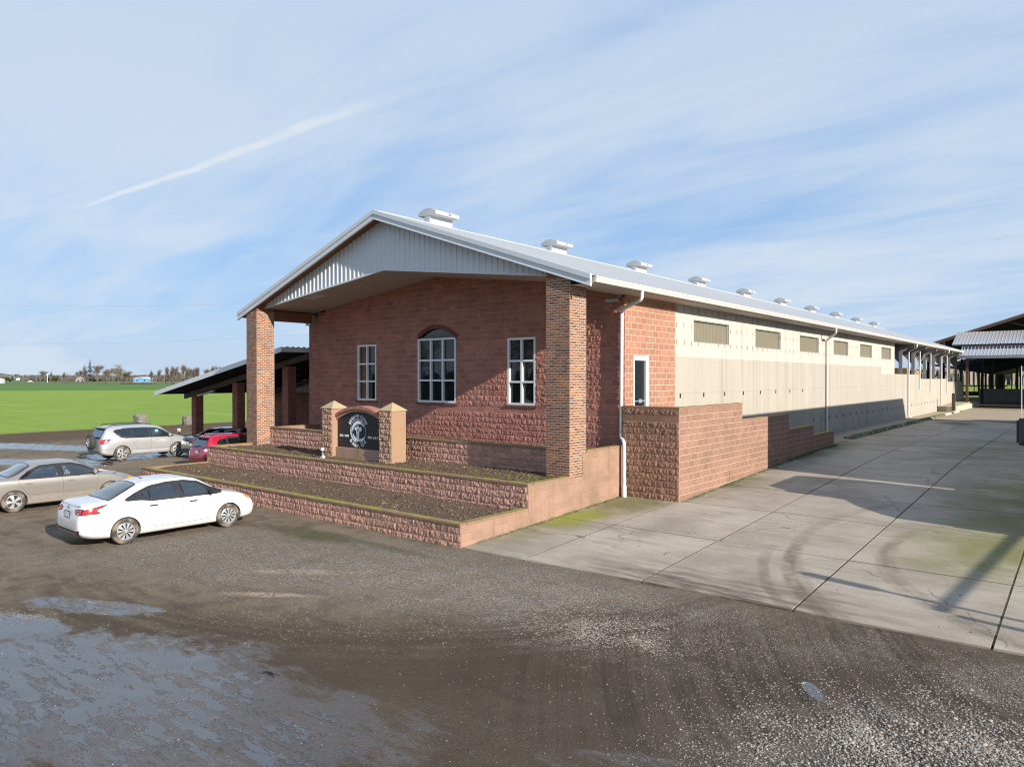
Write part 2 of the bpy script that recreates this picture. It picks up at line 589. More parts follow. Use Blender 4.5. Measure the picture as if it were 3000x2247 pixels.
def soil_fn(T):
    p = pos(T)
    x, y, z = T.xyz(p)
    n = T.noise(p, 1.1, 6.0, 0.62)
    f = T.noise(p, 22.0, 6.0, 0.7)
    c = T.mix(n, (0.105, 0.070, 0.046), (0.20, 0.142, 0.096))
    c = T.mix(T.ramp(f, 0.35, 0.7, 0.0, 0.6), c, (0.045, 0.032, 0.024))
    v = T.n('TexVoronoi', {'Vector': p, 'Scale': 26.0}, feature='F1')
    pick = T.ramp(T.xyz(v.outputs['Color'])[0], 0.86, 0.93)
    c = T.mix(T.mul(T.mul(pick, T.ramp(v.outputs['Distance'], 0.25, 0.42, 1.0, 0.0)), 0.75), c, (0.36, 0.28, 0.20))
    g = T.mul(T.ramp(x, -15.5, -12.5), T.ramp(T.noise(p, 2.2, 5.0), 0.4, 0.6))
    c = T.mix(T.mul(g, T.mul(T.ramp(z, 0.9, 1.0), 0.65)), c, (0.14, 0.155, 0.03))
    return pbsdf(T, c, 0.95, 0, bump(T, f, 0.9, 0.04), 0.15)
m_soil = mat('bare_soil', soil_fn)


# ------------------------------------------------------------------ ground: profile of the driveway, yard, field
def drive_z(y):
    if y <= 29.0:
        return 0.0375 * (y - 12.2)
    if y >= 37.0:
        return 0.79
    t = (y - 29.0) / 8.0
    return 0.63 + 0.16 * (1.875 * t - 0.875 * t * t)


def yard_fn(T):
    p = pos(T)
    x, y, z = T.xyz(p)
    wn = T.mul(T.sub(T.noise(p, 0.55, 5.0, 0.6), 0.5), 1.5)
    wf = T.mul(T.sub(T.noise(p, 2.6, 5.0, 0.62), 0.5), 1.3)
    big = T.noise(p, 0.30, 6.0, 0.62)
    mid = T.noise(p, 1.6, 6.0, 0.65)
    fine = T.noise(p, 17.0, 6.0, 0.7)
    grit = T.noise(p, 60.0, 3.0, 0.7)
    # mud
    dry = T.ramp(T.add(T.add(T.mul(x, -0.60), T.mul(y, 0.80)), T.mul(wn, 1.6)), 9.5, 13.5)
    mud = T.mix(dry, T.mix(big, (0.060, 0.045, 0.032), (0.098, 0.075, 0.054)), T.mix(big, (0.140, 0.108, 0.074), (0.250, 0.200, 0.142)))
    mud = T.mix(T.ramp(mid, 0.40, 0.68, 0.0, 0.62), mud, (0.060, 0.044, 0.031))
    mud = T.mix(T.ramp(grit, 0.5, 0.8, 0.0, 0.4), mud, (0.16, 0.13, 0.10))
    # pressed gravel: pale stones in a darker bed
    v1 = T.n('TexVoronoi', {'Vector': p, 'Scale': 34.0}, feature='F1')
    v2 = T.n('TexVoronoi', {'Vector': T.mapping(p, loc=(3, 7, 1)), 'Scale': 17.0}, feature='F1')
    s1 = T.ramp(v1.outputs['Distance'], 0.22, 0.5, 1.0, 0.0)
    t1 = T.xyz(v1.outputs['Color'])[0]
    stone = T.mix(t1, (0.22, 0.195, 0.165), (0.56, 0.51, 0.45))
    gravel = T.mix(s1, (0.15, 0.127, 0.103), stone)
    t2 = T.xyz(v2.outputs['Color'])[1]
    big_st = T.mul(T.ramp(v2.outputs['Distance'], 0.2, 0.36, 1.0, 0.0), T.ramp(t2, 0.80, 0.9))
    gravel = T.mix(T.mul(big_st, 0.8), gravel, (0.36, 0.33, 0.28))
    E = lambda *a, **k: T.ell(x, y, *a, warp=k.pop('w', wn), **k)
    # where gravel lies
    g = E(-12.6, 9.6, 8.0, 2.3, 0.30, soft=0.9)
    g = T.m('MAXIMUM', g, E(-7.2, 10.6, 4.6, 1.5, 0.18, soft=0.8))
    g = T.m('MAXIMUM', g, E(-6.3, 9.5, 2.2, 1.2, 0.1, soft=0.8, w=wf))
    g = T.m('MAXIMUM', g, E(-1.9, 8.6, 2.0, 1.0, 0.85, soft=0.9, w=wf))
    g = T.m('MAXIMUM', g, E(-0.2, 11.4, 1.6, 0.9, 0.2, soft=0.9, w=wf))
    g = T.m('MAXIMUM', g, T.mul(E(-17.0, 6.6, 4.0, 1.4, 0.35, soft=0.9), 0.55))
    g = T.m('MAXIMUM', g, 0.13)
    g = T.mul(g, T.ramp(T.add(T.add(T.mul(mid, .55), T.mul(T.noise(T.mapping(p, rot=(0, 0, -0.55), scale=(0.6, 2.2, 1)), 1.4, 6.0, .65), .45)), T.mul(wf, .08)), 0.36, 0.56, 0.08, 1.0))
    c = T.mix(g, mud, gravel)
    # pale sandy scrape, tan patches
    sand = E(-12.6, 8.75, 1.15, 0.20, 0.62, soft=1.0, w=T.mul(wf, .9))
    sand = T.m('MAXIMUM', sand, E(-11.9, 7.35, 0.9, 0.13, 0.55, soft=1.0, w=T.mul(wf, 1.1)))
    sand = T.mul(sand, T.ramp(T.add(fine, T.mul(T.sub(mid, .5), .8)), 0.40, 0.62))
    c = T.mix(T.mul(sand, 0.7), c, T.mix(fine, (0.36, 0.28, 0.19), (0.56, 0.45, 0.32)))
    c = T.mix(T.mul(E(-37.0, 14.0, 6.5, 2.6, 0.5, soft=0.8), 0.65), c, T.mix(fine, (0.17, 0.135, 0.09), (0.25, 0.20, 0.14)))
    # moss by the wall and by the slab edge
    ms = E(-15.6, 10.9, 1.7, 0.45, 0.05, soft=1.2, w=wf)
    ms = T.m('MAXIMUM', ms, T.mul(E(-13.2, 11.2, 1.5, 0.18, 0.0, soft=1.2, w=wf), 0.7))
    c = T.mix(T.mul(ms, 0.6), c, (0.05, 0.058, 0.018))
    # wheel ruts sweeping off the slab towards the corner of the yard
    rr = T.m('SQRT', T.add(T.m('POWER', T.sub(x, 9.0), 2.0), T.m('POWER', T.sub(y, 17.5), 2.0)))
    rv = T.n('TexNoise', {'Vector': T.comb(T.mul(rr, 5.5), T.mul(T.add(x, y), 0.22), 0.0), 'Scale': 1.0, 'Detail': 6.0, 'Roughness': 0.62}).outputs[0]
    rz = T.mul(E(-2.4, 10.0, 4.0, 3.0, 0.4, soft=0.9), 1.0)
    c = T.mix(T.mul(T.mul(rz, T.ramp(rv, 0.46, 0.62, 0.0, 0.75)), T.sub(1.0, T.mul(g, .6))), c, (0.034, 0.028, 0.023))
    c = T.mix(T.mul(rz, 0.35), c, (0.075, 0.06, 0.048))
    # long smears in the mud of the near yard
    sm = T.noise(T.mapping(p, rot=(0, 0, -0.6), scale=(0.35, 2.6, 1)), 1.2, 6.0, 0.6)
    c = T.mix(T.mul(T.ramp(sm, 0.52, 0.72, 0.0, 0.5), T.sub(1.0, g)), c, (0.052, 0.044, 0.038))
    # the wide swing of wheel tracks across the near yard
    r2 = T.m('SQRT', T.add(T.m('POWER', T.add(x, 14.0), 2.0), T.m('POWER', T.sub(y, 14.2), 2.0)))
    r2 = T.add(r2, T.mul(wn, 0.22))
    ring = T.mul(T.mul(T.ramp(r2, 7.6, 8.8), T.ramp(r2, 10.2, 11.6, 1.0, 0.0)), T.mul(E(-8.0, 6.5, 8.0, 5.0, 0.5, soft=0.9), 0.85))
    tv2 = T.n('TexNoise', {'Vector': T.comb(T.mul(r2, 4.5), T.mul(T.sub(x, y), 0.12), 3.0), 'Scale': 1.0, 'Detail': 6.0, 'Roughness': 0.6}).outputs[0]
    c = T.mix(T.mul(ring, T.ramp(tv2, 0.36, 0.60, 0.25, 0.92)), c, T.mix(big, (0.058, 0.043, 0.030), (0.088, 0.067, 0.048)))
    # the far left: dark soil bank
    c = T.mix(T.ramp(x, -49.0, -53.0), c, T.mix(mid, (0.075, 0.052, 0.034), (0.15, 0.108, 0.07)))
    # water: standing puddles and a wet film
    strk = T.noise(T.mapping(p, rot=(0, 0, -0.685), scale=(0.75, 3.4, 1)), 1.5, 7.0, 0.66)
    q = T.add(wn, T.mul(wf, 0.9))
    dep = T.mul(E(-13.9, 3.6, 1.5, 0.6, 0.42, soft=0.55, w=T.mul(q, .8)), 1.25)
    dep = T.m('MAXIMUM', dep, E(-11.0, 3.65, 3.4, 1.5, 0.42, soft=0.9, w=q))
    dep = T.m('MAXIMUM', dep, T.mul(E(-8.6, 3.6, 2.8, 1.2, 0.40, soft=1.0, w=T.mul(q, 1.2)), 0.86))
    dep = T.m('MAXIMUM', dep, T.mul(E(-3.9, 6.35, 0.9, 0.35, 0.6, soft=1.0, w=T.mul(q, .6)), 0.55))
    dep = T.m('MAXIMUM', dep, T.mul(E(-13.7, 5.0, 1.6, 0.35, 0.45, soft=0.8, w=q), 0.9))
    dep = T.m('MAXIMUM', dep, E(-48.0, 14.6, 8.0, 1.5, 0.40, soft=0.6, w=T.mul(q, .9)))
    dep = T.m('MAXIMUM', dep, E(-38.5, 12.3, 4.2, 1.6, 0.5, soft=0.7, w=T.mul(q, .9)))
    dep = T.m('MAXIMUM', dep, E(-38.6, 16.3, 2.6, 2.2, 0.8, soft=0.5, w=T.mul(q, .6)))
    dep = T.m('MAXIMUM', dep, E(-29.6, 8.2, 2.6, 1.4, 0.8, soft=0.5, w=T.mul(q, .6)))
    dep = T.m('MAXIMUM', dep, T.mul(E(-2.78, 9.52, 0.26, 0.10, -0.9, soft=0.8, w=T.mul(wf, .5)), 1.3))
    dep = T.m('MAXIMUM', dep, E(-9.75, 4.85, 0.22, 0.06, 0.5, soft=0.7, w=0.0 if False else T.mul(wf, .3)))
    rough_edge = T.add(T.add(T.mul(T.sub(mid, 0.5), 0.9), T.mul(T.sub(strk, 0.5), 2.6)), T.mul(T.sub(fine, 0.5), 0.8))
    pud = T.ramp(T.add(dep, T.mul(rough_edge, 0.95)), 0.74, 0.94)
    film = T.ramp(T.add(T.m('MAXIMUM', dep, T.mul(E(-9.8, 3.5, 4.6, 2.0, 0.42, soft=1.0), 0.85)), T.mul(rough_edge, 0.55)), 0.35, 0.85)
    c = T.mix(T.mul(film, 0.45), c, (0.040, 0.033, 0.028))
    c = T.mix(pud, c, (0.030, 0.025, 0.021))
    ro = T.mul(T.add(T.mul(film, -0.60), 0.93), T.ramp(fine, 0.3, 0.7, .92, 1.08))
    ro = T.add(T.mul(ro, T.sub(1.0, pud)), T.mul(pud, 0.05))
    h = T.add(T.mul(fine, 0.55), T.add(T.mul(grit, 0.25), T.add(T.mul(T.mul(s1, g), 0.9), T.mul(T.mul(rv, rz), 1.6))))
    h = T.mul(h, T.sub(1.0, pud))
    nm = bump(T, h, 0.75, 0.035)
    return pbsdf(T, c, ro, 0, nm, T.add(0.08, T.mul(T.m('MAXIMUM', film, pud), 0.5)), IOR=T.add(1.45, T.mul(T.m('MAXIMUM', T.mul(film, .8), pud), 1.05)))
m_yard = mat('muddy_gravel', yard_fn)


def drive_fn(T):
    p = pos(T)
    x, y, z = T.xyz(p)
    r = rnd(T)
    wn = T.mul(T.sub(T.noise(p, 0.7, 5.0, 0.6), 0.5), 1.4)
    big = T.noise(p, 0.5, 6.0, 0.62)
    fine = T.noise(p, 20.0, 6.0, 0.68)
    spk = T.noise(p, 90.0, 2.0)
    c = T.mix(r, (0.350, 0.300, 0.238), (0.425, 0.365, 0.292))
    c = T.mix(T.ramp(big, 0.38, 0.68, 0.0, 0.75), c, (0.235, 0.196, 0.152))
    c = T.mix(T.ramp(fine, 0.4, 0.75, 0.0, 0.35), c, (0.46, 0.41, 0.35))
    c = T.mix(T.ramp(spk, 0.62, 0.76, 0.0, 0.5), c, (0.11, 0.09, 0.07))
    brush = T.noise(T.mapping(p, rot=(0, 0, 0.5), scale=(0.5, 3.0, 1)), 1.4, 6.0, 0.62)
    c = T.mix(T.ramp(brush, 0.48, 0.72, 0.0, 0.5), c, (0.20, 0.172, 0.14))
    # hair cracks, oil drips, crumbs of mud
    vc = T.n('TexVoronoi', {'Vector': T.n('VectorMath', {0: p, 1: T.n('VectorMath', {0: T.n('TexNoise', {'Vector': p, 'Scale': 1.2, 'Detail': 4.0}).outputs[1], 'Scale': 1.1}, operation='SCALE').outputs[0]}, operation='ADD').outputs[0], 'Scale': 0.23}, feature='DISTANCE_TO_EDGE')
    ck = T.mul(T.ramp(vc.outputs['Distance'], 0.0, 0.006, 1.0, 0.0), T.ramp(T.noise(p, 0.35, 2.0), 0.48, 0.56))
    c = T.mix(T.mul(ck, 0.7), c, (0.07, 0.055, 0.042))
    vd = T.n('TexVoronoi', {'Vector': p, 'Scale': 1.1}, feature='F1')
    dr = T.mul(T.ramp(vd.outputs['Distance'], 0.05, 0.16, 1.0, 0.0), T.ramp(T.xyz(vd.outputs['Color'])[0], 0.72, 0.8))
    c = T.mix(T.mul(dr, T.ramp(fine, .3, .6, .2, .6)), c, (0.10, 0.08, 0.06))
    E = lambda *a, **k: T.ell(x, y, *a, warp=k.pop('w', wn), **k)
    # tyre sweeps: arcs from the yard up the drive
    for cx, cy, rad, wd, amt, y0, y1 in ((2.0, 17.3, 7.25, 0.20, 0.62, 11.5, 18.2), (2.0, 17.3, 7.75, 0.16, 0.45, 11.5, 17.4), (2.0, 17.6, 5.55, 0.18, 0.30, 12.0, 20.0),
                                         (2.6, 18.0, 6.10, 0.20, 0.36, 12.4, 21.0), (2.0, 17.3, 8.2, 0.30, 0.40, 11.5, 15.0), (3.5, 18.4, 8.9, 0.22, 0.28, 12.0, 24.0)):
        d = T.m('SQRT', T.add(T.m('POWER', T.sub(x, cx), 2.0), T.m('POWER', T.sub(y, cy), 2.0)))
        a = T.m('ABSOLUTE', T.sub(T.add(d, T.mul(wn, .06)), rad))
        k = T.mul(T.ramp(a, wd * .35, wd, 1.0, 0.0), T.mul(T.ramp(y, y1 - 3.0, y1, 1.0, 0.0), T.m('LESS_THAN', x, cx)))
        k = T.mul(k, T.ramp(T.noise(p, 3.0, 5.0, 0.65), 0.3, 0.62, 0.25, 1.0))
        c = T.mix(T.mul(k, amt), c, (0.095, 0.07, 0.048))
    # mud tracked on at the yard edge
    ed = T.sub(y, T.add(12.25, T.mul(T.add(x, 11.56), 0.038)))
    mudn = T.add(ed, T.mul(wn, 0.7))
    mk = T.mul(T.ramp(mudn, 0.0, 1.9, 1.0, 0.0), T.ell(x, y, -5.6, 12.6, 2.6, 2.6, soft=1.2))
    c = T.mix(T.mul(T.mul(mk, T.ramp(brush, .35, .6)), 0.9), c, (0.095, 0.074, 0.055))
    # moss: inside corner, foot of the walls, the damp right side
    gn = T.ramp(T.add(big, T.mul(T.sub(fine, .5), .5)), 0.22, 0.58)
    ms = E(-11.2, 16.9, 1.05, 3.3, -0.08, soft=1.0)
    ms = T.m('MAXIMUM', ms, E(-10.6, 18.6, 1.0, 1.3, 0.0, soft=1.0))
    c = T.mix(T.mul(ms, T.mul(gn, 0.85)), c, T.mix(fine, (0.12, 0.115, 0.04), (0.21, 0.195, 0.07)))
    hot = E(-11.05, 16.3, 0.55, 1.05, -0.1, soft=1.2)
    c = T.mix(T.mul(hot, 0.85), c, T.mix(fine, (0.17, 0.19, 0.02), (0.30, 0.32, 0.04)))
    foot = T.mul(T.ramp(T.add(x, T.mul(wn, .4)), -8.2, -9.6), T.mul(T.ramp(y, 19.0, 22.0), T.ramp(y, 36.0, 40.0, 1.0, 0.0)))
    c = T.mix(T.mul(foot, T.mul(gn, 0.85)), c, (0.085, 0.098, 0.035))
    rt = T.m('MAXIMUM', E(-1.2, 18.5, 1.9, 2.6, 0.0, soft=1.0), E(-0.8, 25.0, 2.2, 6.0, 0.0, soft=1.0))
    c = T.mix(T.mul(rt, T.mul(gn, 0.80)), c, T.mix(fine, (0.12, 0.125, 0.03), (0.20, 0.20, 0.055)))
    c = T.mix(T.mul(T.mul(E(-2.4, 40.0, 3.0, 9.0, 0.0, soft=1.1), gn), 0.45), c, (0.10, 0.11, 0.04))
    # apron beyond the swale is browner
    c = T.mix(T.ramp(y, 61.5, 63.0), c, T.mix(big, (0.30, 0.235, 0.16), (0.40, 0.33, 0.235)))
    # water lying on the far slabs
    wz = T.mul(T.sub(mid_ := T.noise(p, 1.1, 5.0, 0.6), 0.5), 1.6)
    pu = E(-4.6, 44.4, 3.0, 0.42, 0.0, soft=0.5, w=wz)
    pu = T.m('MAXIMUM', pu, E(-4.2, 51.5, 1.7, 2.6, 0.3, soft=0.6, w=wz))
    pu = T.m('MAXIMUM', pu, E(-6.8, 52.5, 0.55, 3.6, 0.05, soft=0.6, w=wz))
    pu = T.m('MAXIMUM', pu, E(-6.9, 44.0, 0.5, 0.5, 0.0, soft=0.6, w=wz))
    pu = T.ramp(pu, 0.4, 0.6)
    dk = E(-7.3, 58.5, 1.1, 2.2, 0.3, soft=1.0)
    c = T.mix(T.mul(dk, 0.7), c, (0.07, 0.05, 0.04))
    c = T.mix(T.mul(pu, 0.7), c, (0.05, 0.045, 0.04))
    ro = T.add(T.mul(T.sub(1.0, pu), 0.85), T.mul(pu, 0.30))
    nm = bump(T, T.mul(fine, T.sub(1.0, pu)), 0.35, 0.01)
    return pbsdf(T, c, ro, 0, nm, 0.3)
m_drive = mat('worn_concrete_slab', drive_fn)


def joint_fn(T):
    p = pos(T)
    x, y, z = T.xyz(p)
    n = T.noise(p, 2.0, 5.0)
    c = T.mix(n, (0.035, 0.03, 0.022), (0.075, 0.06, 0.045))
    c = T.mix(T.mul(T.ramp(x, -3.0, -1.0), T.ramp(n, 0.4, 0.6)), c, (0.09, 0.1, 0.025))
    return pbsdf(T, c, 0.95)
m_joint = mat('joint_dirt', joint_fn)


def field_fn(T):
    p = pos(T)
    x, y, z = T.xyz(p)
    big = T.noise(T.mapping(p, scale=(0.012, 0.03, 1)), 1.0, 6.0, 0.6)
    strp = T.noise(T.mapping(p, rot=(0, 0, 0.25), scale=(0.5, 0.035, 1)), 1.0, 4.0, 0.6)
    mid = T.noise(p, 0.35, 6.0, 0.65)
    fine = T.noise(p, 5.0, 5.0, 0.7)
    c = T.mix(big, (0.205, 0.315, 0.040), (0.270, 0.375, 0.058))
    c = T.mix(T.ramp(strp, 0.35, 0.7, 0.0, 0.5), c, (0.170, 0.265, 0.044))
    c = T.mix(T.ramp(mid, 0.40, 0.75, 0.0, 0.55), c, (0.275, 0.33, 0.080))
    c = T.mix(T.ramp(fine, 0.45, 0.8, 0.0, 0.4), c, (0.125, 0.195, 0.032))
    rows = T.noise(T.mapping(p, rot=(0, 0, 0.62), scale=(0.02, 0.9, 1)), 1.0, 3.0, 0.5)
    c = T.mix(T.ramp(rows, 0.45, 0.7, 0.0, 0.35), c, (0.15, 0.25, 0.04))
    patch = T.noise(T.mapping(p, rot=(0, 0, 0.6), scale=(0.06, 0.2, 1)), 1.0, 6.0, 0.65)
    c = T.mix(T.ramp(patch, 0.52, 0.72, 0.0, 0.5), c, (0.33, 0.40, 0.10))
    # yellowed verge beside the yard
    vg = T.mul(T.ramp(x, -66.0, -59.5), T.ramp(mid, 0.35, 0.6))
    c = T.mix(T.mul(vg, 0.6), c, (0.20, 0.205, 0.05))
    # the next field, a darker crop, starts beyond a straight line
    dist = T.m('SQRT', T.add(T.mul(x, x), T.mul(y, y)))
    far = T.ramp(T.add(T.mul(x, -0.79), T.mul(y, 0.52)), 243.0, 255.0)
    c = T.mix(T.mul(far, 0.85), c, T.mix(big, (0.075, 0.165, 0.042), (0.095, 0.19, 0.05)))
    vfar = T.ramp(T.add(dist, T.mul(big, 90.0)), 470.0, 640.0)
    c = T.mix(T.mul(vfar, 0.8), c, T.mix(T.noise(p, 0.01, 4.0), (0.095, 0.155, 0.048), (0.15, 0.165, 0.075)))
    return pbsdf(T, c, 0.9, 0, bump(T, T.add(fine, T.mul(mid, 1.5)), 0.6, 0.25), 0.15)
m_field = mat('young_grass', field_fn)


def lines(*segs):
    """axis values: (a, b, step) runs joined"""
    out = []
    for a, b, st in segs:
        n = max(1, int(round((b - a) / st)))
        out += [a + (b - a) * i / n for i in range(n)]
    return out + [segs[-1][1]]


def fast_mesh(name, verts, faces, m, smooth=True):
    me = bpy.data.meshes.new(name)
    verts = np.asarray(verts, dtype=np.float32)
    faces = np.asarray(faces, dtype=np.int32)
    k = faces.shape[1]
    me.vertices.add(len(verts))
    me.vertices.foreach_set('co', verts.ravel())
    me.loops.add(faces.size)
    me.loops.foreach_set('vertex_index', faces.ravel())
    me.polygons.add(len(faces))
    me.polygons.foreach_set('loop_start', np.arange(0, faces.size, k, dtype=np.int32))
    if smooth:
        me.polygons.foreach_set('use_smooth', np.ones(len(faces), dtype=bool))
    me.update(calc_edges=True)
    me.validate()
    me.materials.append(m)
    return link(bpy.data.objects.new(name, me))


def sheet(name, xs, ys, zf, m):
    V = [(x, y, zf(x, y)) for y in ys for x in xs]
    nx = len(xs)
    F = [(j * nx + i, j * nx + i + 1, (j + 1) * nx + i + 1, (j + 1) * nx + i) for j in range(len(ys) - 1) for i in range(nx - 1)]
    return fast_mesh(name, V, F, m)


def yard_z(x, y):
    z = -0.032
    if -20 < x < 6 and 0 < y < 14:
        nz = noise.fractal(Vector((x * 1.3, y * 1.3, 0.3)), 1.0, 2.0, 5)
        z += 0.018 * nz
        # ruts at the corner by the slab
        rr = math.hypot(x - 9.0, y - 17.5)
        k = max(0, 1 - math.hypot((x + 2.4) / 4.2, (y - 10.0) / 3.0))
        z += k * 0.035 * noise.noise(Vector((rr * 3.2, (x + y) * 0.15, 2.0)))
        pd = max(0, 1 - math.hypot((x + 11.6) / 4.2, (y - 3.7) / 1.6))
        z -= 0.02 * pd
        if y > 11.9 and x > -11.6:
            z = min(z, -0.02)
    else:
        z += 0.02 * noise.noise(Vector((x * .3, y * .3, 1.0)))
    if x < -50:      # the soil bank at the edge of the field
        z += 0.22 * max(0, 1 - abs(x + 56.5) / 4.5) * max(0, min(1, (y - 15) / 8))
    return z


yard = sheet('gravel_yard', lines((-60.5, -48, 1.0), (-48, -20, 0.7), (-20, 6, 0.09), (6, 60, 3)),
             lines((-60, 0, 4), (0, 14, 0.09), (14, 70, 1.0)), yard_z, m_yard)
yard['kind'] = 'structure'
fxs = [-5000, -2000, -1000, -500, -250, -120, -61, 0, 120, 400, 1000, 2500, 5000]
fys = [-4000, -1500, -500, -150, 0, 60, 150, 400, 900, 2000, 5000]
field = sheet('grass_field', fxs, fys, lambda x, y: -0.09, m_field)
field['kind'] = 'structure'

# driveway: separate slabs with open joints, one structure
XE = [-11.56, -9.75, -6.88, -4.0, -1.15, 1.75, 4.65, 7.55, 10.5, 13.5]
YE = [12.25, 16.12, 19.83, 23.02, 25.9, 28.9, 32.0, 35.05, 38.1, 41.2, 44.3, 47.4, 50.5, 53.6, 56.7, 59.8, 62.4]
mb = MB()
G = 0.019
for i in range(len(XE) - 1):
    for j in range(len(YE) - 1):
        x0, x1 = XE[i] + G, XE[i + 1] - G
        if j >= 2 and i == 0 and YE[j] < 36:
            x0, x1 = -9.62, XE[1] - G
            if x1 <= x0: continue
        y0, y1 = YE[j] + G, YE[j + 1] - G
        rr = rng.random()
        dzz = rng.uniform(-.004, .004)
        n = 4
        ey = lambda x, y: (12.25 + (x + 11.56) * 0.038) if (j == 0 and y < 12.4) else y
        rows = []
        b = 0.003
        for k in range(n + 1):
            t = k / n
            yy = y0 + (y1 - y0) * t
            rows.append([(x0, ey(x0, yy), drive_z(yy) + dzz - b), (x0 + b, ey(x0, yy), drive_z(yy) + dzz), (x1 - b, ey(x1, yy), drive_z(yy) + dzz), (x1, ey(x1, yy), drive_z(yy) + dzz - b)])
        b0 = len(mb.v)
        for row in rows: mb.v.extend(row)
        for k in range(n):
            for q in range(3):
                mb.face([b0 + k * 4 + q, b0 + k * 4 + q + 1, b0 + (k + 1) * 4 + q + 1, b0 + (k + 1) * 4 + q], 0, rr)
        for row in (rows[0], rows[-1]):
            mb.poly([row[0], row[1], row[2], row[3], (row[3][0], row[3][1], row[3][2] - .15), (row[0][0], row[0][1], row[0][2] - .15)], 0, rr)
        for s_ in (0, 3):
            for k in range(n):
                a, c = rows[k][s_], rows[k + 1][s_]
                mb.poly([a, c, (c[0], c[1], c[2] - .12), (a[0], a[1], a[2] - .12)], 0, rr)
# apron beyond the swale, up to and under the barn
for k in range(16):
    y0 = 62.75 + k * 2.0
    mb.poly([(-20, y0, .80), (14, y0, .80), (14, y0 + 2.0, .80), (-20, y0 + 2.0, .80)], 0, 0.6)
mb.poly([(-11.6, 36, .79), (-9.77, 36, .79), (-9.77, 62.75, .80), (-11.6, 62.75, .80)], 0, 0.3)
# dirt in the joints
for j in range(60):
    y0, y1 = 12.35 + j * 50.0 / 60, 12.35 + (j + 1) * 50.0 / 60
    y0e = y0
    mb.poly([(-11.5, y0e + (0.02 if j == 0 else 0), drive_z(y0) - .007), (13.4, y0e + (0.95 if j == 0 else 0), drive_z(y0) - .007), (13.4, y1 + (.95 if y1 < 13.3 else 0), drive_z(y1) - .007), (-11.5, y1, drive_z(y1) - .007)], 1)
drive = mb.build('concrete_driveway', [m_drive, m_joint], recalc=False)
for p_ in drive.data.polygons:
    pass
drive['kind'] = 'structure'
bm = bmesh.new(); bm.from_mesh(drive.data)
for f in bm.faces:
    if f.normal.z < -0.2: f.normal_flip()
bm.to_mesh(drive.data); bm.free()


# ------------------------------------------------------------------ masonry
def masonry(mb, org, u, n, ulen, rows, bond=0.406, split=None, openings=(), urange=None, hgt=0.012, rough=0.03, jt=0.010, res=0.075, seed=0, first=0.0, run=True):
    """courses of units on the plane through org along u, facing n. rows: list of (z0, z1). split(i_row, uc, zc) -> True for a split face.
    Material 0 = unit, 1 = mortar."""
    u, n, org = Vector(u), Vector(n), Vector(org)
    R_ = random.Random(seed)
    for ri, (z0, z1) in enumerate(rows):
        lo, hi = (0.0, ulen) if urange is None else urange(z0, z1)
        if hi - lo < 0.05: continue
        off = (bond / 2 if (ri % 2 and run) else 0.0) + first
        edges = [lo]
        k = math.ceil((lo - off) / bond + 1e-6)
        while off + k * bond < hi - 1e-4:
            if off + k * bond - edges[-1] > 0.04: edges.append(off + k * bond)
            k += 1
        edges.append(hi)
        cuts = sorted({e for (a, b, c, d) in openings if d > z0 + .01 and c < z1 - .01 for e in (a, b)})
        for e in cuts:
            if lo < e < hi: edges.append(e)
        edges = sorted(set(round(e, 4) for e in edges))
        for a, b in zip(edges[:-1], edges[1:]):
            if b - a < 0.015: continue
            ucen = (a + b) / 2
            zs = [(z0, z1)]
            for (oa, ob, oc, od) in openings:
                if oa < ucen < ob:
                    nz = []
                    for (p, q) in zs:
                        if oc >= q or od <= p: nz.append((p, q)); continue
                        if oc > p: nz.append((p, oc))
                        if od < q: nz.append((od, q))
                    zs = nz
            r = R_.random()
            for (p, q) in zs:
                if q - p < 0.012: continue
                isp = split(ri, ucen, (p + q) / 2) if split else False
                L, Hh = b - a, q - p
                m1 = min(jt / 2, L * .2, Hh * .2)
                m2 = m1 + 0.006
                nu = max(1, int(round(L / res))) if isp else 1
                nz_ = max(1, int(round(Hh / res))) if isp else 1
                us = [0, m1] + [m2 + (L - 2 * m2) * i / nu for i in range(nu + 1)] + [L - m1, L]
                vs = [0, m1] + [m2 + (Hh - 2 * m2) * i / nz_ for i in range(nz_ + 1)] + [Hh - m1, Hh]
                base = len(mb.v)
                NU, NV = len(us), len(vs)
                tilt = (R_.uniform(-1, 1), R_.uniform(-1, 1), R_.uniform(0, 1))
                for vi, vv in enumerate(vs):
                    for ui, uu in enumerate(us):
                        h = 0.0
                        if 2 <= ui < NU - 2 and 2 <= vi < NV - 2:
                            h = hgt
                            if isp:
                                P = Vector(((a + uu) * 13.0 + seed, (p + vv) * 8.0, seed * 3.1 + r * 5))
                                e = min(1.0, min(uu - m2, L - m2 - uu, vv - m2, Hh - m2 - vv) / 0.03 + 0.45)
                                h += rough * e * (0.42 + 0.62 * noise.noise(P) + 0.55 * noise.noise(P * 2.1) + 0.35 * R_.uniform(-1, 1) + 0.35 * (tilt[0] * (uu / L - .5) + tilt[1] * (vv / Hh - .5) + tilt[2] * .5))
                                h = max(h, 0.001)
                        pt = org + u * (a + uu) + n * h
                        mb.v.append((pt.x, pt.y, p + vv + org.z))
                for vi in range(NV - 1):
                    for ui in range(NU - 1):
                        mo = 1 if (ui == 0 or vi == 0 or ui == NU - 2 or vi == NV - 2) else 0
                        i0 = base + vi * NU + ui
                        mb.face([i0, i0 + 1, i0 + NU + 1, i0 + NU], mo, r)


def courses(z0, z1, h=0.203, start=None):
    """course lines from z0 to z1, the first cut if start is given"""
    out, z = [], z0
    if start:
        out.append((z0, z0 + start)); z = z0 + start
    while z < z1 - 0.02:
        out.append((z, min(z + h, z1))); z += h
    return out


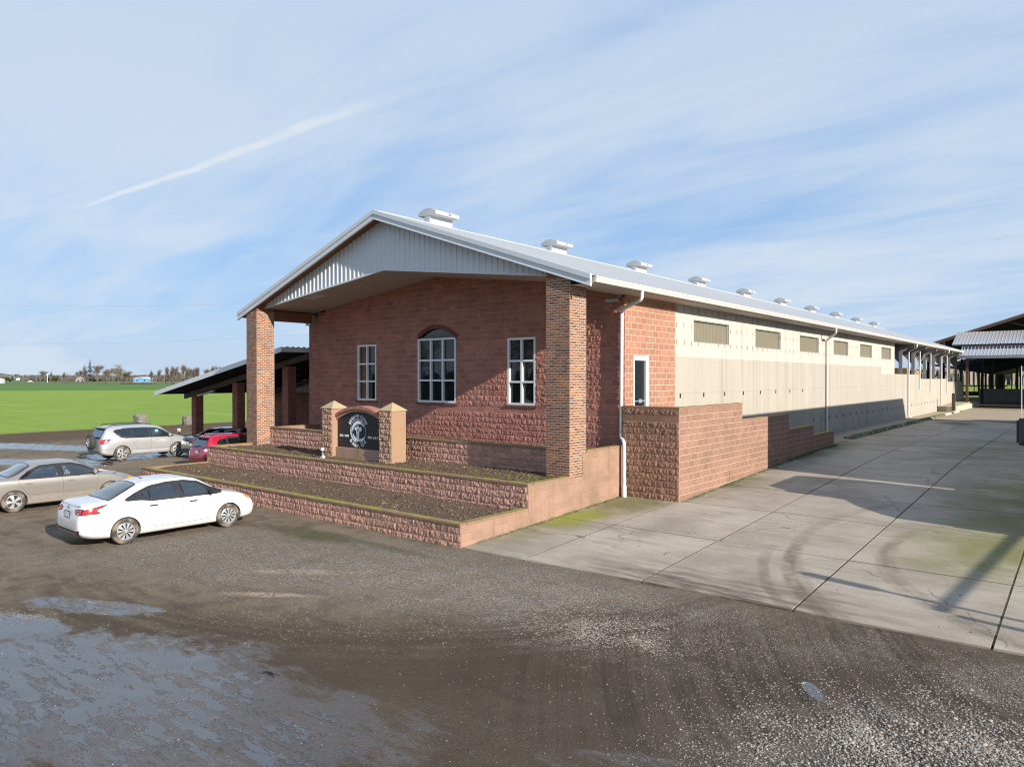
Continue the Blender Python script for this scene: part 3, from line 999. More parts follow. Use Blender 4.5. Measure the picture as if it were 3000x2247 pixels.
def face_out(o, n):
    """turn all faces of an open relief sheet to look along n"""
    bm = bmesh.new(); bm.from_mesh(o.data)
    n = Vector(n)
    fl = [f for f in bm.faces if f.normal.dot(n) < 0]
    if fl: bmesh.ops.reverse_faces(bm, faces=fl)
    bm.to_mesh(o.data); bm.free()
    return o


# ------------------------------------------------------------------ planting terraces in front of the dairy
X0 = -11.56           # plane of the dairy's right-hand side
XL = -28.45
XN = (1, 0, 0)
FN = (0, -1, 0)


def cap_run(mb, x0, x1, y0, y1, z0, z1):
    """a wall cap as short lengths with slightly uneven tops"""
    long_x = (x1 - x0) > (y1 - y0)
    a, b = (x0, x1) if long_x else (y0, y1)
    n = max(1, int((b - a) / 0.4))
    for i in range(n):
        p, q = a + (b - a) * i / n, a + (b - a) * (i + 1) / n
        d = rng.uniform(-.004, .004)
        if long_x: mb.box(p, q - .004, y0 + d, y1, z0, z1 + d, 0, rng.random())
        else: mb.box(x0, x1 + d, p, q - .004, z0, z1 + d, 0, rng.random())


def tier(label, yf, zb, zt, xl, xr, yr, seed, side_top=None, side_y=None, cap_right=True):
    t = thing('retaining_wall', label, 'retaining wall', ((xl + xr) / 2, yf, zb), 0, 'stepped planter walls before the dairy')
    off = Vector(t.location)
    body = zt - 0.06
    mb = MB()
    masonry(mb, (xl, yf, 0), (1, 0, 0), FN, xr - xl, courses(zb, body, 0.2, start=((body - zb) % 0.2) or None), split=lambda r, u, z: True, rough=0.027, seed=seed, res=0.045, hgt=0.004)
    o = face_out(mb.build('front_face', [m_tier, m_mortar_dk], t, recalc=False), FN); o.location = -off
    mb = MB()
    mb.box(xl, xr, yf + .006, yf + .19, zb, body - .001)
    mb.box(xl, xl + .19, yf + .19, yr, zb, body - .001)
    o = mb.build('core', m_tierside, t); o.location = -off
    mb = MB()
    cap_run(mb, xl - .012, xr + .006, yf - .035, yf + .20, body, zt)
    cap_run(mb, xl - .012, xl + .20, yf + .21, yr, body, zt)
    o = mb.build('cap', m_caps, t); o.location = -off
    return t


t1 = tier('lowest pink split-face planter wall next to the gravel and the white car', 12.23, -0.12, 0.55, XL, X0 - .006, 14.84, 3)
t2 = tier('middle pink split-face planter wall directly in front of the black dairy sign', 14.83, 0.42, 1.19, XL, X0 - .006, 17.4, 5)
t3 = tier('topmost planter wall running between the two tall brick pillars', 17.42, 1.02, 1.87, -27.88, -12.43, 19.8, 9)
# the smooth flank of the three tiers along the driveway
t4 = thing('flank_wall', 'smooth pinkish flank wall of the planters stepping up beside the concrete drive', 'retaining wall', (X0, 16, 0))
off = Vector(t4.location)
flank = [(12.23, 14.83, 0.55), (14.83, 17.42, 1.19), (17.42, 19.64, 1.87)]
mb = MB()
for k, (a, b, zt) in enumerate(flank):
    z0 = -0.12 if k == 0 else drive_z(a) - .08
    body = zt - .06
    masonry(mb, (X0, 0, 0), (0, 1, 0), XN, 30, courses(z0, body, 0.2, start=((body - z0) % 0.2) or None), urange=lambda p, q, a=a, b=b: (a, b), hgt=0.004, jt=0.006, seed=20 + k)
o = face_out(mb.build('flank_face', [m_tierside, m_mortar_dk], t4, recalc=False), XN); o.location = -off
mb = MB()
for k, (a, b, zt) in enumerate(flank):
    mb.box(X0 - .19, X0 - .005, a + .005, b, -0.12 if k == 0 else .2, zt - .062)
o = mb.build('core', m_tierside, t4); o.location = -off
mb = MB()
cap_run(mb, X0 - .19, X0 + .010, 12.44, 14.78, 0.49, 0.552)
cap_run(mb, X0 - .19, X0 + .010, 15.04, 16.76, 1.13, 1.192)
cap_run(mb, X0 - .19, X0 + .010, 17.63, 19.64, 1.81, 1.872)
o = mb.build('cap', m_caps, t4); o.location = -off


def soil_z(base, amp, sl=0.0):
    return lambda x, y: base + amp * noise.fractal(Vector((x * 0.9, y * 0.9, base * 5)), 1.0, 2.0, 6) + sl * (y - 17)


for nm, xs, ys, zf in (('planting_soil', lines((XL + .15, X0 - .15, .12)), lines((12.40, 14.84, .12)), soil_z(0.470, 0.05)),
                       ('planting_soil', lines((XL + .15, X0 - .15, .12)), lines((15.0, 17.45, .12)), soil_z(1.095, 0.055)),
                       ('planting_soil', lines((-27.75, X0 - .15, .15)), lines((17.55, 19.9, .15)), soil_z(1.66, 0.04))):
    s_ = sheet(nm, xs, ys, zf, m_soil)
    s_['kind'] = 'structure'


def scatter_stones(name, pts, sizes, m, flat=0.6, jig=0.35):
    """many small stones as one mesh of ground cover"""
    t = (1 + 5 ** .5) / 2
    ico = np.array([(-1, t, 0), (1, t, 0), (-1, -t, 0), (1, -t, 0), (0, -1, t), (0, 1, t), (0, -1, -t), (0, 1, -t), (t, 0, -1), (t, 0, 1), (-t, 0, -1), (-t, 0, 1)], float)
    ico /= np.linalg.norm(ico[0])
    fc = np.array([(0, 11, 5), (0, 5, 1), (0, 1, 7), (0, 7, 10), (0, 10, 11), (1, 5, 9), (5, 11, 4), (11, 10, 2), (10, 7, 6), (7, 1, 8), (3, 9, 4), (3, 4, 2), (3, 2, 6), (3, 6, 8), (3, 8, 9), (4, 9, 5), (2, 4, 11), (6, 2, 10), (8, 6, 7), (9, 8, 1)])
    n = len(pts)
    V = ico[None] * (1 + nrg.uniform(-jig, jig, (n, 12, 1)))
    V = V * np.stack([nrg.uniform(.7, 1.3, n), nrg.uniform(.7, 1.3, n), nrg.uniform(.7, 1.1, n) * flat], 1)[:, None]
    a = nrg.uniform(0, 6.28, n)
    ca, sa = np.cos(a)[:, None], np.sin(a)[:, None]
    V = np.stack([V[..., 0] * ca - V[..., 1] * sa, V[..., 0] * sa + V[..., 1] * ca, V[..., 2]], 2)
    V = V * np.asarray(sizes)[:, None, None] + np.asarray(pts)[:, None]
    F = fc[None] + (np.arange(n) * 12)[:, None, None]
    o = fast_mesh(name, V.reshape(-1, 3), F.reshape(-1, 3), m, smooth=False)
    at = o.data.attributes.new('rnd', 'FLOAT', 'FACE')
    at.data.foreach_set('value', np.repeat(nrg.rand(n), 20).astype(np.float32))
    o['kind'] = 'stuff'
    return o


def stone_fn(T):
    r = rnd(T)
    c = T.mix(r, (0.15, 0.13, 0.108), (0.40, 0.36, 0.31))
    c = T.mix(T.ramp(T.noise(pos(T), 50.0, 3.0), .4, .7, 0.0, .35), c, (0.09, 0.075, 0.06))
    return pbsdf(T, c, 0.9, 0, None, 0.2)
m_stone = mat('crushed_stone', stone_fn)


def chip_fn(T):
    return pbsdf(T, T.mix(rnd(T), (0.10, 0.07, 0.045), (0.50, 0.40, 0.28)), 0.9)
m_chip = mat('wood_and_stone_chips', chip_fn)


def in_ell(x, y, cx, cy, rx, ry, rot):
    c, s = math.cos(rot), math.sin(rot)
    dx, dy = x - cx, y - cy
    return math.exp(-(((dx * c + dy * s) / rx) ** 2 + ((-dx * s + dy * c) / ry) ** 2))


pts, sz = [], []
PATCH = [(-1.9, 8.6, 1.6, 0.75, 0.85, 1.0), (-0.4, 9.4, 1.2, 0.8, 0.6, .9), (-6.0, 9.6, 1.1, 0.55, 0.1, .8), (-7.5, 10.6, 3.5, 0.9, 0.2, .45), (-0.1, 11.4, 1.4, 0.7, .2, .6), (-3.0, 10.3, 2.5, 1.3, .8, .12),
         (-11.5, 9.4, 5.5, 1.5, .3, .18), (-9.5, 7.2, 3.0, 0.7, .5, .10), (-14.0, 4.2, .55, .22, .4, .4)]
while len(pts) < 42000:
    x = rng.uniform(-18, 3); y = rng.uniform(3, 13)
    if x > -11.7 and y > 12.1 + (x + 11.56) * .038: continue
    if -28.5 < x < -11.5 and y > 12.15: continue
    nz = 0.5 + 0.5 * noise.noise(Vector((x * 1.7, y * 1.7, 5)))
    d = 0.0025 + sum(w * in_ell(x, y, a, b, c_, e, f) for a, b, c_, e, f, w in PATCH) * (nz ** 1.6) * 1.5
    if rng.random() < d:
        nr_ = max(in_ell(x, y, -1.6, 8.8, 2.2, 1.4, .7), .6 * in_ell(x, y, -6.0, 9.6, 1.3, .8, .1))
        s_ = 0.006 + (.004 + 0.010 * nr_) * rng.random() ** 1.5 + (0.016 * rng.random() if rng.random() < .05 * nr_ else 0)
        pts.append((x, y, yard_z(x, y) + s_ * .25)); sz.append(s_)
scatter_stones('loose_gravel', pts, sz, m_stone)
pts, sz = [], []
for (x0, x1, y0, y1, zb) in ((XL + .3, X0 - .3, 12.5, 14.75, .470), (XL + .3, X0 - .3, 15.1, 17.3, 1.095), (-27.6, X0 - .3, 17.7, 19.7, 1.66)):
    for i in range(900):
        x, y = rng.uniform(x0, x1), rng.uniform(y0, y1)
        if noise.noise(Vector((x * .6, y * .6, zb))) < rng.uniform(-.5, .4): continue
        s_ = 0.008 + 0.024 * rng.random() ** 3
        pts.append((x, y, soil_z(zb, {.470: .05, 1.095: .055}.get(zb, .04))(x, y) + s_ * .3)); sz.append(s_)
for i in range(260):     # crumbs on the drive
    x, y = rng.uniform(-11.4, -1), rng.uniform(12.8, 24)
    s_ = 0.006 + 0.012 * rng.random() ** 2
    pts.append((x, y, drive_z(y) + s_ * .3)); sz.append(s_)
scatter_stones('soil_chips', pts, sz, m_chip, flat=.5)
pts, sz = [], []
for (x0, x1, y0, y1, zb, am) in ((XL + .3, X0 - .3, 12.45, 14.8, .470, .05), (XL + .3, X0 - .3, 15.05, 17.35, 1.095, .055), (-27.6, X0 - .3, 17.7, 19.7, 1.66, .04)):
    for i in range(2600):
        x, y = rng.uniform(x0, x1), rng.uniform(y0, y1)
        s_ = 0.012 + 0.045 * rng.random() ** 3
        pts.append((x, y, soil_z(zb, am)(x, y) + s_ * .1)); sz.append(s_)
scatter_stones('soil_clods', pts, sz, m_soil, flat=.7, jig=.45)
wv, wf_ = [], []
for i in range(50):
    x0, y0, zb, am = rng.choice(((XL, 12.5, .470, .05), (XL, 15.1, 1.095, .055)))
    x, y = rng.uniform(XL + .4, X0 - .4), y0 + rng.uniform(0, 2.2)
    z = soil_z(zb, am)(x, y)
    for k in range(rng.randint(3, 8)):
        a = rng.uniform(0, 6.28); l = rng.uniform(.02, .07)
        b = len(wv)
        ca, sa = math.cos(a), math.sin(a)
        wv += [(x, y, z), (x + ca * l * .6 - sa * l * .3, y + sa * l * .6 + ca * l * .3, z + l * .5), (x + ca * l * 1.1, y + sa * l * 1.1, z + l * .35), (x + ca * l * .6 + sa * l * .3, y + sa * l * .6 - ca * l * .3, z + l * .45)]
        wf_.append((b, b + 1, b + 2, b + 3))
wo = fast_mesh('soil_weeds', wv, wf_, plain('weed_leaf', (.10, .20, .03), .8, var=.3), smooth=False)
wo['kind'] = 'stuff'

# tufts of moss and grass along the foot of the walls
tv, tf = [], []
def tuft(x, y, z, h, n):
    for _ in range(n):
        a = rng.uniform(0, 6.28); l = h * rng.uniform(.5, 1.2)
        px_, py_ = x + rng.gauss(0, .03), y + rng.gauss(0, .03)
        dx_, dy_ = math.cos(a) * l * .5, math.sin(a) * l * .5
        w = .006
        b = len(tv)
        tv.extend([(px_ - w * math.sin(a), py_ + w * math.cos(a), z), (px_ + w * math.sin(a), py_ - w * math.cos(a), z), (px_ + dx_, py_ + dy_, z + l)])
        tf.append((b, b + 1, b + 2))
for i in range(420):
    t = rng.random()
    y = 12.6 + 7 * t ** .8
    tuft(X0 + rng.uniform(.02, .16), y, drive_z(y), .035, 3 if noise.noise(Vector((y * 2, 1, 1))) > -.1 else 1)
for i in range(700):
    y = rng.uniform(19.7, 36.2)
    tuft(-9.58 + abs(rng.gauss(.02, .09)), y, drive_z(y), .035 + .03 * (y > 28), 4)
for i in range(240):
    x = rng.uniform(XL, X0)
    if noise.noise(Vector((x * 1.2, 3, 1))) > .05: tuft(x, 12.15 - abs(rng.gauss(0, .06)), -.03, .04, 4)
for i in range(60):
    x = rng.uniform(-11.4, -4)
    tuft(x, 12.2 + (x + 11.56) * .038 - .02, -.03, .03, 3)
m_tuft = plain('wall_foot_moss', (0.075, 0.115, 0.022), 0.9, var=0.4, scale=5)
fo = fast_mesh('moss_tufts', tv, tf, m_tuft, smooth=False)
fo['kind'] = 'stuff'

# ------------------------------------------------------------------ stepped wall beside the drive
XS = -9.6
st = thing('stepped_wall', 'brown block wall stepping down beside the drive with mossy tops', 'wall', (XS, 19.65, 0.2))
off = Vector(st.location)
STEPS = [(19.65, 24.58, 3.12), (24.58, 29.53, 2.53), (29.53, 32.83, 1.91), (32.83, 36.03, 1.475)]
mb = MB()
masonry(mb, (-11.545, 19.65, 0), (1, 0, 0), FN, 1.945, courses(0.06, 3.06, 0.2), split=lambda r, u, z: not (2.66 < z < 2.86), rough=0.028, hgt=.004, seed=31, res=.045)
o = face_out(mb.build('front_face', [m_step, m_mortar_dk], st, recalc=False), FN); o.location = -off


def step_range(z0, z1):
    hi = 19.65
    for a, b, t in STEPS:
        if t - .05 >= z1 - .01: hi = b
    return 19.65, hi
mb = MB()
masonry(mb, (XS, 0, 0), (0, 1, 0), XN, 40, courses(0.06, 3.06, 0.2), urange=step_range, hgt=.004, jt=.011, seed=33)
o = face_out(mb.build('side_face', [m_step, m_mortar], st, recalc=False), XN); o.location = -off
mb = MB()
for a, b, t in STEPS:
    mb.box(XS - .19, XS - .003, a + .01, b, .1, t - .062)
mb.box(-11.54, XS - .2, 19.66, 19.85, .1, 3.058)
o = mb.build('core', m_step, st); o.location = -off
mb = MB()
cap_run(mb, -11.545, XS + .008, 19.635, 19.85, 3.06, 3.12)
for k, (a, b, t) in enumerate(STEPS):
    cap_run(mb, XS - .2, XS + .008, a + (.21 if k == 0 else -.0), b + .006, t - .062, t)
o = mb.build('cap', m_caps, st); o.location = -off
mb = MB()
mb.box(-11.54, XS - .2, 19.86, 24.4, .2, 2.50)
for i in range(8): mb.box(-11.54, XS - .2, 24.4 + i * .9, 24.4 + (i + 1) * .9, .2, 2.50 - .2 * (i + 1))
o = mb.build('walkway', m_conc_lo, st); o.location = -off

# ------------------------------------------------------------------ the dairy building
RX, RZ, EZ = -20.08, 10.0, 6.86
XE_R, XE_L = -10.86, -29.30
SL = (RZ - EZ) / (XE_R - RX)
YF, YB = 16.71, 96.0
dairy = thing('dairy_building', 'long dairy with red block front, pale concrete side and white metal roof', 'building', (-20, 19.83, 0))
doff = Vector(dairy.location)


def dpart(mb, name, m, parent=None, smooth=False, face=None, recalc=True):
    o = mb.build(name, m, parent or dairy, smooth, recalc=recalc if face is None else False)
    if face: face_out(o, face)
    if parent is None: o.location = -doff
    return o


def roofz(x): return RZ - abs(x - RX) * SL


YW = 19.83
WIN = {'left': (-24.93, -23.68, 3.03, 5.42), 'right': (-16.42, -15.15, 3.03, 5.43), 'mid': (-21.12, -19.0, 3.03, 5.56)}
ARC_C, ARC_R = (-20.06, 4.315), 1.635      # arch circle over the middle window
def arch_half(z):
    d = z - ARC_C[1]
    return math.sqrt(max(0, ARC_R ** 2 - d * d))
ops = [(a + 28.5, b + 28.5, c - .08, d) for (a, b, c, d) in WIN.values()]
for k in range(4):
    z = 5.56 + k * .10
    w = arch_half(min(z + .02, 5.95))
    ops.append((ARC_C[0] - w + 28.5 - .02, ARC_C[0] + w + 28.5 + .02, z, min(z + .10, 5.94)))
mb = MB()
def fr_range(z0, z1):
    w = min(8.47, (RZ - .35 - z1) / SL)
    return (-20.03 - w + 28.5, -20.03 + w + 28.5)
masonry(mb, (-28.5, YW, 0), (1, 0, 0), FN, 16.94, courses(1.52, 8.0, 0.203), split=lambda r, u, z: not (2.74 < z < 2.94), openings=ops, urange=fr_range, rough=.026, hgt=.005, seed=41, res=.055)
dpart(mb, 'front_wall', [m_front, m_mortar], face=FN)
mb = MB()
mb.box(-28.49, -11.58, YW + .22, YW + .3, 1.0, 6.9)
mb.box(-28.5, -28.3, YW + .01, 58, 1.0, 6.75)
mb.box(-28.49, X0 - .01, YW - .06, YW + .05, 1.0, 1.525)
dpart(mb, 'wall_core', m_dark if False else mat('wall_footing', lambda T: pbsdf(T, (0.33, 0.28, 0.25), 0.95)))
# red block return on the drive side
mb = MB()
masonry(mb, (X0, YW, 0), (0, 1, 0), XN, 23.34 - YW, courses(1.52, 6.95, 0.203), openings=[(20.35 - YW, 21.36 - YW, 2.4, 4.735)], hgt=.004, jt=.018, seed=43, rough=0)
dpart(mb, 'side_wall', [m_side, m_mortar], face=XN)
mb = MB()
mb.box(X0 - .3, X0 - .22, YW + .3, 23.34, 1.0, 6.95)
for a, b, c, d in ((20.35, 20.36, 2.5, 4.73), (21.35, 21.36, 2.5, 4.73)):
    mb.box(X0 - .22, X0 + .002, a, b, c, d)
dpart(mb, 'side_wall_core', m_side)

# front windows
for key, nx, nz in (('left', 2, 3), ('right', 2, 3), ('mid', 3, 3)):
    a, b, c, d = WIN[key]
    fw = .075
    mb = MB()
    y0, y1 = YW - .012, YW + .10
    mb.box(a, a + fw, y0, y1, c, d); mb.box(b - fw, b, y0, y1, c, d)
    mb.box(a + fw, b - fw, y0, y1, c, c + fw); mb.box(a + fw, b - fw, y0, y1, d - fw, d)
    xs_ = [a + fw + (b - a - 2 * fw) * i / nx for i in range(nx + 1)]
    zs_ = [c + fw + (d - c - 2 * fw) * i / nz for i in range(nz + 1)]
    for x in xs_[1:-1]: mb.box(x - .035, x + .035, y0 + .003, y1, c + fw, d - fw)
    for z in zs_[1:-1]:
        for i in range(nx):
            mb.box(xs_[i] + (.035 if i else 0), xs_[i + 1] - (.035 if i < nx - 1 else 0), y0 + .006, y1, z - .035, z + .035)
    wf_ = dpart(mb, 'window', m_frame)
    mb = MB()
    for i in range(nx):
        for j in range(nz):
            mb.box(xs_[i], xs_[i + 1] - .001, YW + .085, YW + .095, zs_[j], zs_[j + 1] - .001)
    g = dpart(mb, 'pane', m_pane, wf_)
    mb = MB()
    masonry(mb, (a - .1, YW - .045, 0), (1, 0, 0), FN, b - a + .2, [(c - .085, c - .005)], bond=.075, hgt=.004, seed=4, run=False)
    mb.box(a - .1, b + .1, YW - .04, YW + .1, c - .085, c - .004)
    dpart(mb, 'sill', [m_sill, m_mortar_dk], wf_)
# the arched light above the middle window
ang0 = math.asin((5.58 - ARC_C[1]) / ARC_R)
arc = [(ARC_C[0] + (ARC_R - .02) * math.cos(t), ARC_C[1] + (ARC_R - .02) * math.sin(t)) for t in np.linspace(ang0, math.pi - ang0, 25)]
mb = MB()
mb.prism(arc, 'y', YW + .085, YW + .10)
pane_a = dpart(mb, 'arched_window', m_pane)
mb = MB()
N_ = 26
for i in range(N_):     # soldier bricks round the arch
    t0, t1 = (math.pi - 2 * ang0) * i / N_ + ang0 - .045, (math.pi - 2 * ang0) * (i + .88) / N_ + ang0 - .045 + .0
    q = [(ARC_C[0] + r * math.cos(t), ARC_C[1] + r * math.sin(t)) for r, t in ((ARC_R - .02, t0), (ARC_R + .13, t0), (ARC_R + .13, t1), (ARC_R - .02, t1))]
    mb.prism(q, 'y', YW - .05, YW + .10, 0, rng.random())
dpart(mb, 'arch_surround', m_sill, pane_a)
# side door
mb = MB()
a, b, c, d = 20.36, 21.35, 2.5, 4.73
xo, xi = X0 + .012, X0 - .09
for (p, q, r_, s_) in ((a, a + .06, c, d), (b - .15, b, c, d), (a + .06, b - .15, d - .16, d)):
    mb.box(xi, xo, p, q, r_, s_)
dr = dpart(mb, 'door', m_frame)
mb = MB(); mb.box(xi + .02, xi + .03, a + .06, b - .15, c, d - .16)
dpart(mb, 'pane', m_pane, dr)
mb = MB()
mb.box(xi + .035, xi + .07, a + .07, b - .16, 3.22, 3.255); mb.box(xi + .07, xi + .10, a + .35, a + .55, 3.18, 3.30)
dpart(mb, 'push_bar', m_galv, dr)

# cast concrete flank
mb = MB()
segs = [(23.34, 55.05, 4.77), (55.05, 69.15, 4.285), (69.15, 84.35, 3.90), (84.35, 96.0, 3.59)]
for a, b, t in segs: mb.box(X0 - .3, X0, a, b, 0.2, t)
for k in range(8): mb.box(X0 - .02, X0 + .0025, 23.74 + k * 1.993 - .06, 23.74 + k * 1.993 + .06, 3.27, 3.43, 1)  # pockets are near-black plates, the shade of the holes as colour
for k in range(27): mb.box(X0 - .02, X0 + .0025, 39.58 + k * 1.46 - .07, 39.58 + k * 1.46 + .07, 1.68, 1.86, 1)
for y, w in ((41.0, .05), (47.6, .04), (49.1, .07), (50.9, .03), (55.2, .05), (53.0, .025)): mb.box(X0 - .01, X0 + .0022, y, y + w, .8, 1.66, 2)
dpart(mb, 'concrete_wall', [m_conc_lo, m_dark, m_wood])
LOUV = [(24.9 + k * 6.16 - (.02 * k), 28.15 + k * 6.06) for k in range(6)]
LOUV = [(24.90, 28.22), (31.16, 34.42), (37.28, 40.50), (43.36, 46.51), (49.35, 52.43), (55.25, 58.32)]
mb = MB()
X1 = X0 - .025
for a, b, c, d in [(23.34, 59.5, 6.165, 6.92), (23.34, 55.05, 4.77, 5.33), (55.05, 59.5, 4.285, 5.33)]:
    mb.box(X1 - .25, X1, a, b, c, d)
ys_ = [23.34] + [e for p in LOUV for e in p] + [59.5]
for i in range(0, len(ys_), 2): mb.box(X1 - .25, X1, ys_[i], ys_[i + 1], 5.33, 6.165)
dpart(mb, 'upper_wall', m_conc_up)
m_louv = plain('olive_ribbed_metal', (0.23, 0.205, 0.15), 0.6, 0.1, var=0.1, scale=2)
for a, b in LOUV:
    mb = MB()
    n = int((b - a) / .13)
    for k in range(n):
        y = a + (b - a) * k / n
        w = (b - a) / n
        mb.poly([(X1 - .13, y, 5.36), (X1 - .13, y + w * .55, 5.36), (X1 - .13, y + w * .55, 6.14), (X1 - .13, y, 6.14)], 0)
        mb.poly([(X1 - .13, y + w * .55, 5.36), (X1 - .10, y + w * .68, 5.36), (X1 - .10, y + w * .68, 6.14), (X1 - .13, y + w * .55, 6.14)], 0)
        mb.poly([(X1 - .10, y + w * .68, 5.36), (X1 - .10, y + w * .87, 5.36), (X1 - .10, y + w * .87, 6.14), (X1 - .10, y + w * .68, 6.14)], 0)
        mb.poly([(X1 - .10, y + w * .87, 5.36), (X1 - .13, y + w, 5.36), (X1 - .13, y + w, 6.14), (X1 - .10, y + w * .87, 6.14)], 0)
    lv = dpart(mb, 'louvre_panel', m_louv, recalc=False, face=XN)
    mb = MB()
    mb.box(X1 - .14, X1 - .03, a, b, 5.33, 5.36); mb.box(X1 - .14, X1 - .03, a, b, 6.14, 6.165)
    mb.box(X1 - .14, X1 - .06, b - .03, b, 5.36, 6.14); mb.box(X1 - .14, X1 - .06, a, a + .03, 5.36, 6.14)
    dpart(mb, 'panel_frame', m_steel, lv)

# open end: steel columns, haunches, braces, floor, back walls
mb = MB()
mb.prism([(-28.3, 3.4), (X0 - .3, 3.4), (X0 - .3, 6.9), (RX, 9.6), (-28.3, 6.9)], 'y', 59.4, 59.5)
mb.box(-28.3, X0 - .3, 59.5, 96, 3.2, 3.45)
mb.box(-28.4, -28.2, 59.5, 96, 3.2, 6.6)
dpart(mb, 'inner_wall', m_under)
COLY = [63.6, 68.7, 73.9, 78.6, 83.1, 88.0, 93.0]
for y in COLY:
    mb = MB()
    xb = -11.95
    zb = 3.4
    mb.box(xb - .12, xb + .12, y - .10, y - .085, zb, 6.7); mb.box(xb - .12, xb + .12, y + .085, y + .10, zb, 6.7); mb.box(xb - .01, xb + .01, y - .085, y + .085, zb, 6.7)
    mb.prism([(xb + .12, 6.05), (XE_R - .12, 6.42), (XE_R - .12, roofz(XE_R - .12) - .12), (xb + .12, roofz(xb) - .12)], 'y', y - .012, y + .012)
    mb.prism([(xb - .12, 5.2), (xb - 1.6, 6.9), (xb - 1.6, 7.2), (xb - .12, 6.9)], 'y', y - .05, y + .05)
    mb.box(XE_R - .14, XE_R - .12, y - .1, y + .1, 6.40, 6.72)
    dpart(mb, 'steel_column', m_steel)
mb = MB()
mb.bar((-11.9, 69.0, 4.4), (-11.9, 73.6, 6.1), .05, .05); mb.bar((-11.9, 69.0, 6.1), (-11.9, 73.6, 4.4), .05, .05)
dpart(mb, 'cross_brace', m_galv)
for k, y in enumerate((69.0, 74.2, 83.4)):
    mb = MB(); mb.tube([(X0 + .07, y, 6.25), (X0 + .07, y, 3.0 - .3 * k)], .05, 8)
    dpart(mb, 'drain_pipe', m_whitep, smooth=40)
mb = MB()
mb.box(-20, -15, 61, 62.2, 3.45, 4.5); mb.box(-16, -12.8, 74.5, 76.5, 3.45, 4.7); mb.box(-14.2, -13.2, 73.0, 73.8, 3.45, 4.9)
dpart(mb, 'stored_equipment', plain('stored_timber', (0.30, 0.19, 0.09), .8, var=.3))

# roof sheets with ribs, ridge to eave on both slopes
def slope(mb, xe, y0, y1, th=0.0, rib=0.305, rh=.028, mi=0):
    n = int((y1 - y0) / rib)
    prof = []
    for k in range(n):
        y = y0 + k * rib
        prof += [(y, 0), (y + rib * .80, 0), (y + rib * .86, rh), (y + rib * .94, rh)]
    prof.append((y0 + n * rib, 0)); 
    if y1 - prof[-1][0] > .01: prof.append((y1, 0))
    b = len(mb.v)
    for y, h in prof:
        mb.v.append((RX, y, RZ + h)); mb.v.append((xe, y, EZ + h))
    for k in range(len(prof) - 1):
        mb.face([b + 2 * k, b + 2 * k + 1, b + 2 * k + 3, b + 2 * k + 2], mi)
mb = MB()
slope(mb, XE_R, YF, YB); slope(mb, XE_L, YF, YB)
dpart(mb, 'roof', m_roof, face=(0, 0, 1))
mb = MB()
for xe in (XE_R, XE_L):
    mb.prism([(RX, RZ - .03), (xe, EZ - .03), (xe, EZ - .10), (RX, RZ - .10)], 'y', YF + .08, YB - .02)
dpart(mb, 'roof_deck', m_under)
mb = MB()
for sgn in (1, -1):
    mb.prism([(RX, RZ + .05), (RX + sgn * .28, RZ - .28 * SL + .05), (RX + sgn * .28, RZ - .28 * SL + .03), (RX, RZ + .03)], 'y', YF - .02, YB)
dpart(mb, 'ridge_cap', m_white)
# rake fascia: two boards, the upper one proud
mb = MB()
for xe in (XE_R + .03, XE_L - .03):
    ze = roofz(xe)
    mb.prism([(RX, RZ - .11), (xe, ze - .11), (xe, ze - .27), (RX, RZ - .27)], 'y', YF - .02, YF + .04)
    mb.prism([(RX, RZ + .04), (xe, ze + .04), (xe, ze - .11), (RX, RZ - .11)], 'y', YF - .05, YF + .05)
    mb.prism([(RX, RZ - .27), (xe, ze - .27), (xe, ze - .30), (RX, RZ - .30)], 'y', YF - .035, YF + .04)
dpart(mb, 'rake_fascia', m_white)
mb = MB()
for xe in (XE_R, XE_L):
    mb.prism([(RX, RZ - .12), (xe, EZ - .12), (xe, EZ - .20), (RX, RZ - .20)], 'y', YF + .045, 17.19)
dpart(mb, 'eave_boarding', m_timber)
# ribbed gable panel
PB = [(-27.89, 7.03), (-20.07, 7.94), (-12.44, 7.04)]
def pb(x): return np.interp(x, [p[0] for p in PB], [p[1] for p in PB])
mb = MB()
YG = 17.18
n = int((PB[2][0] - PB[0][0]) / .255)
prof = []
for k in range(n):
    x = PB[0][0] + k * .2553
    prof += [(x, 0), (x + .16, 0), (x + .18, .022), (x + .235, .022)]
prof.append((PB[2][0], 0))
xs_p = [(x, h) for x, h in prof if x <= PB[2][0]]
b = len(mb.v)
for x, h in xs_p:
    mb.v.append((x, YG - h, float(pb(x)))); mb.v.append((x, YG - h, roofz(x) - .11))
for k in range(len(xs_p) - 1): mb.face([b + 2 * k, b + 2 * k + 2, b + 2 * k + 3, b + 2 * k + 1])
dpart(mb, 'gable_panel', m_white, face=FN)
mb = MB()
for (xa, za), (xb, zb) in zip(PB[:-1], PB[1:]):
    mb.prism([(xa, za + .03), (xb, zb + .03), (xb, zb - .03), (xa, za - .03)], 'y', YG - .04, YG + .02)
dpart(mb, 'panel_trim', m_white)
mb = MB()
for (xa, za), (xb, zb) in (((-28.3, 6.95), PB[1]), (PB[1], (-11.75, 6.94))):
    mb.prism([(xa, za + .02), (xb, zb + .02), (xb, zb + .06), (xa, za + .06)], 'y', YG + .02, YW - .002)
so = dpart(mb, 'soffit', m_soffit)
mb = MB(); mb.bar((-25.5, 17.7, 7.30), (-24.6, 17.7, 7.404), .5, .03)
dpart(mb, 'recessed_lamp', m_white, so)
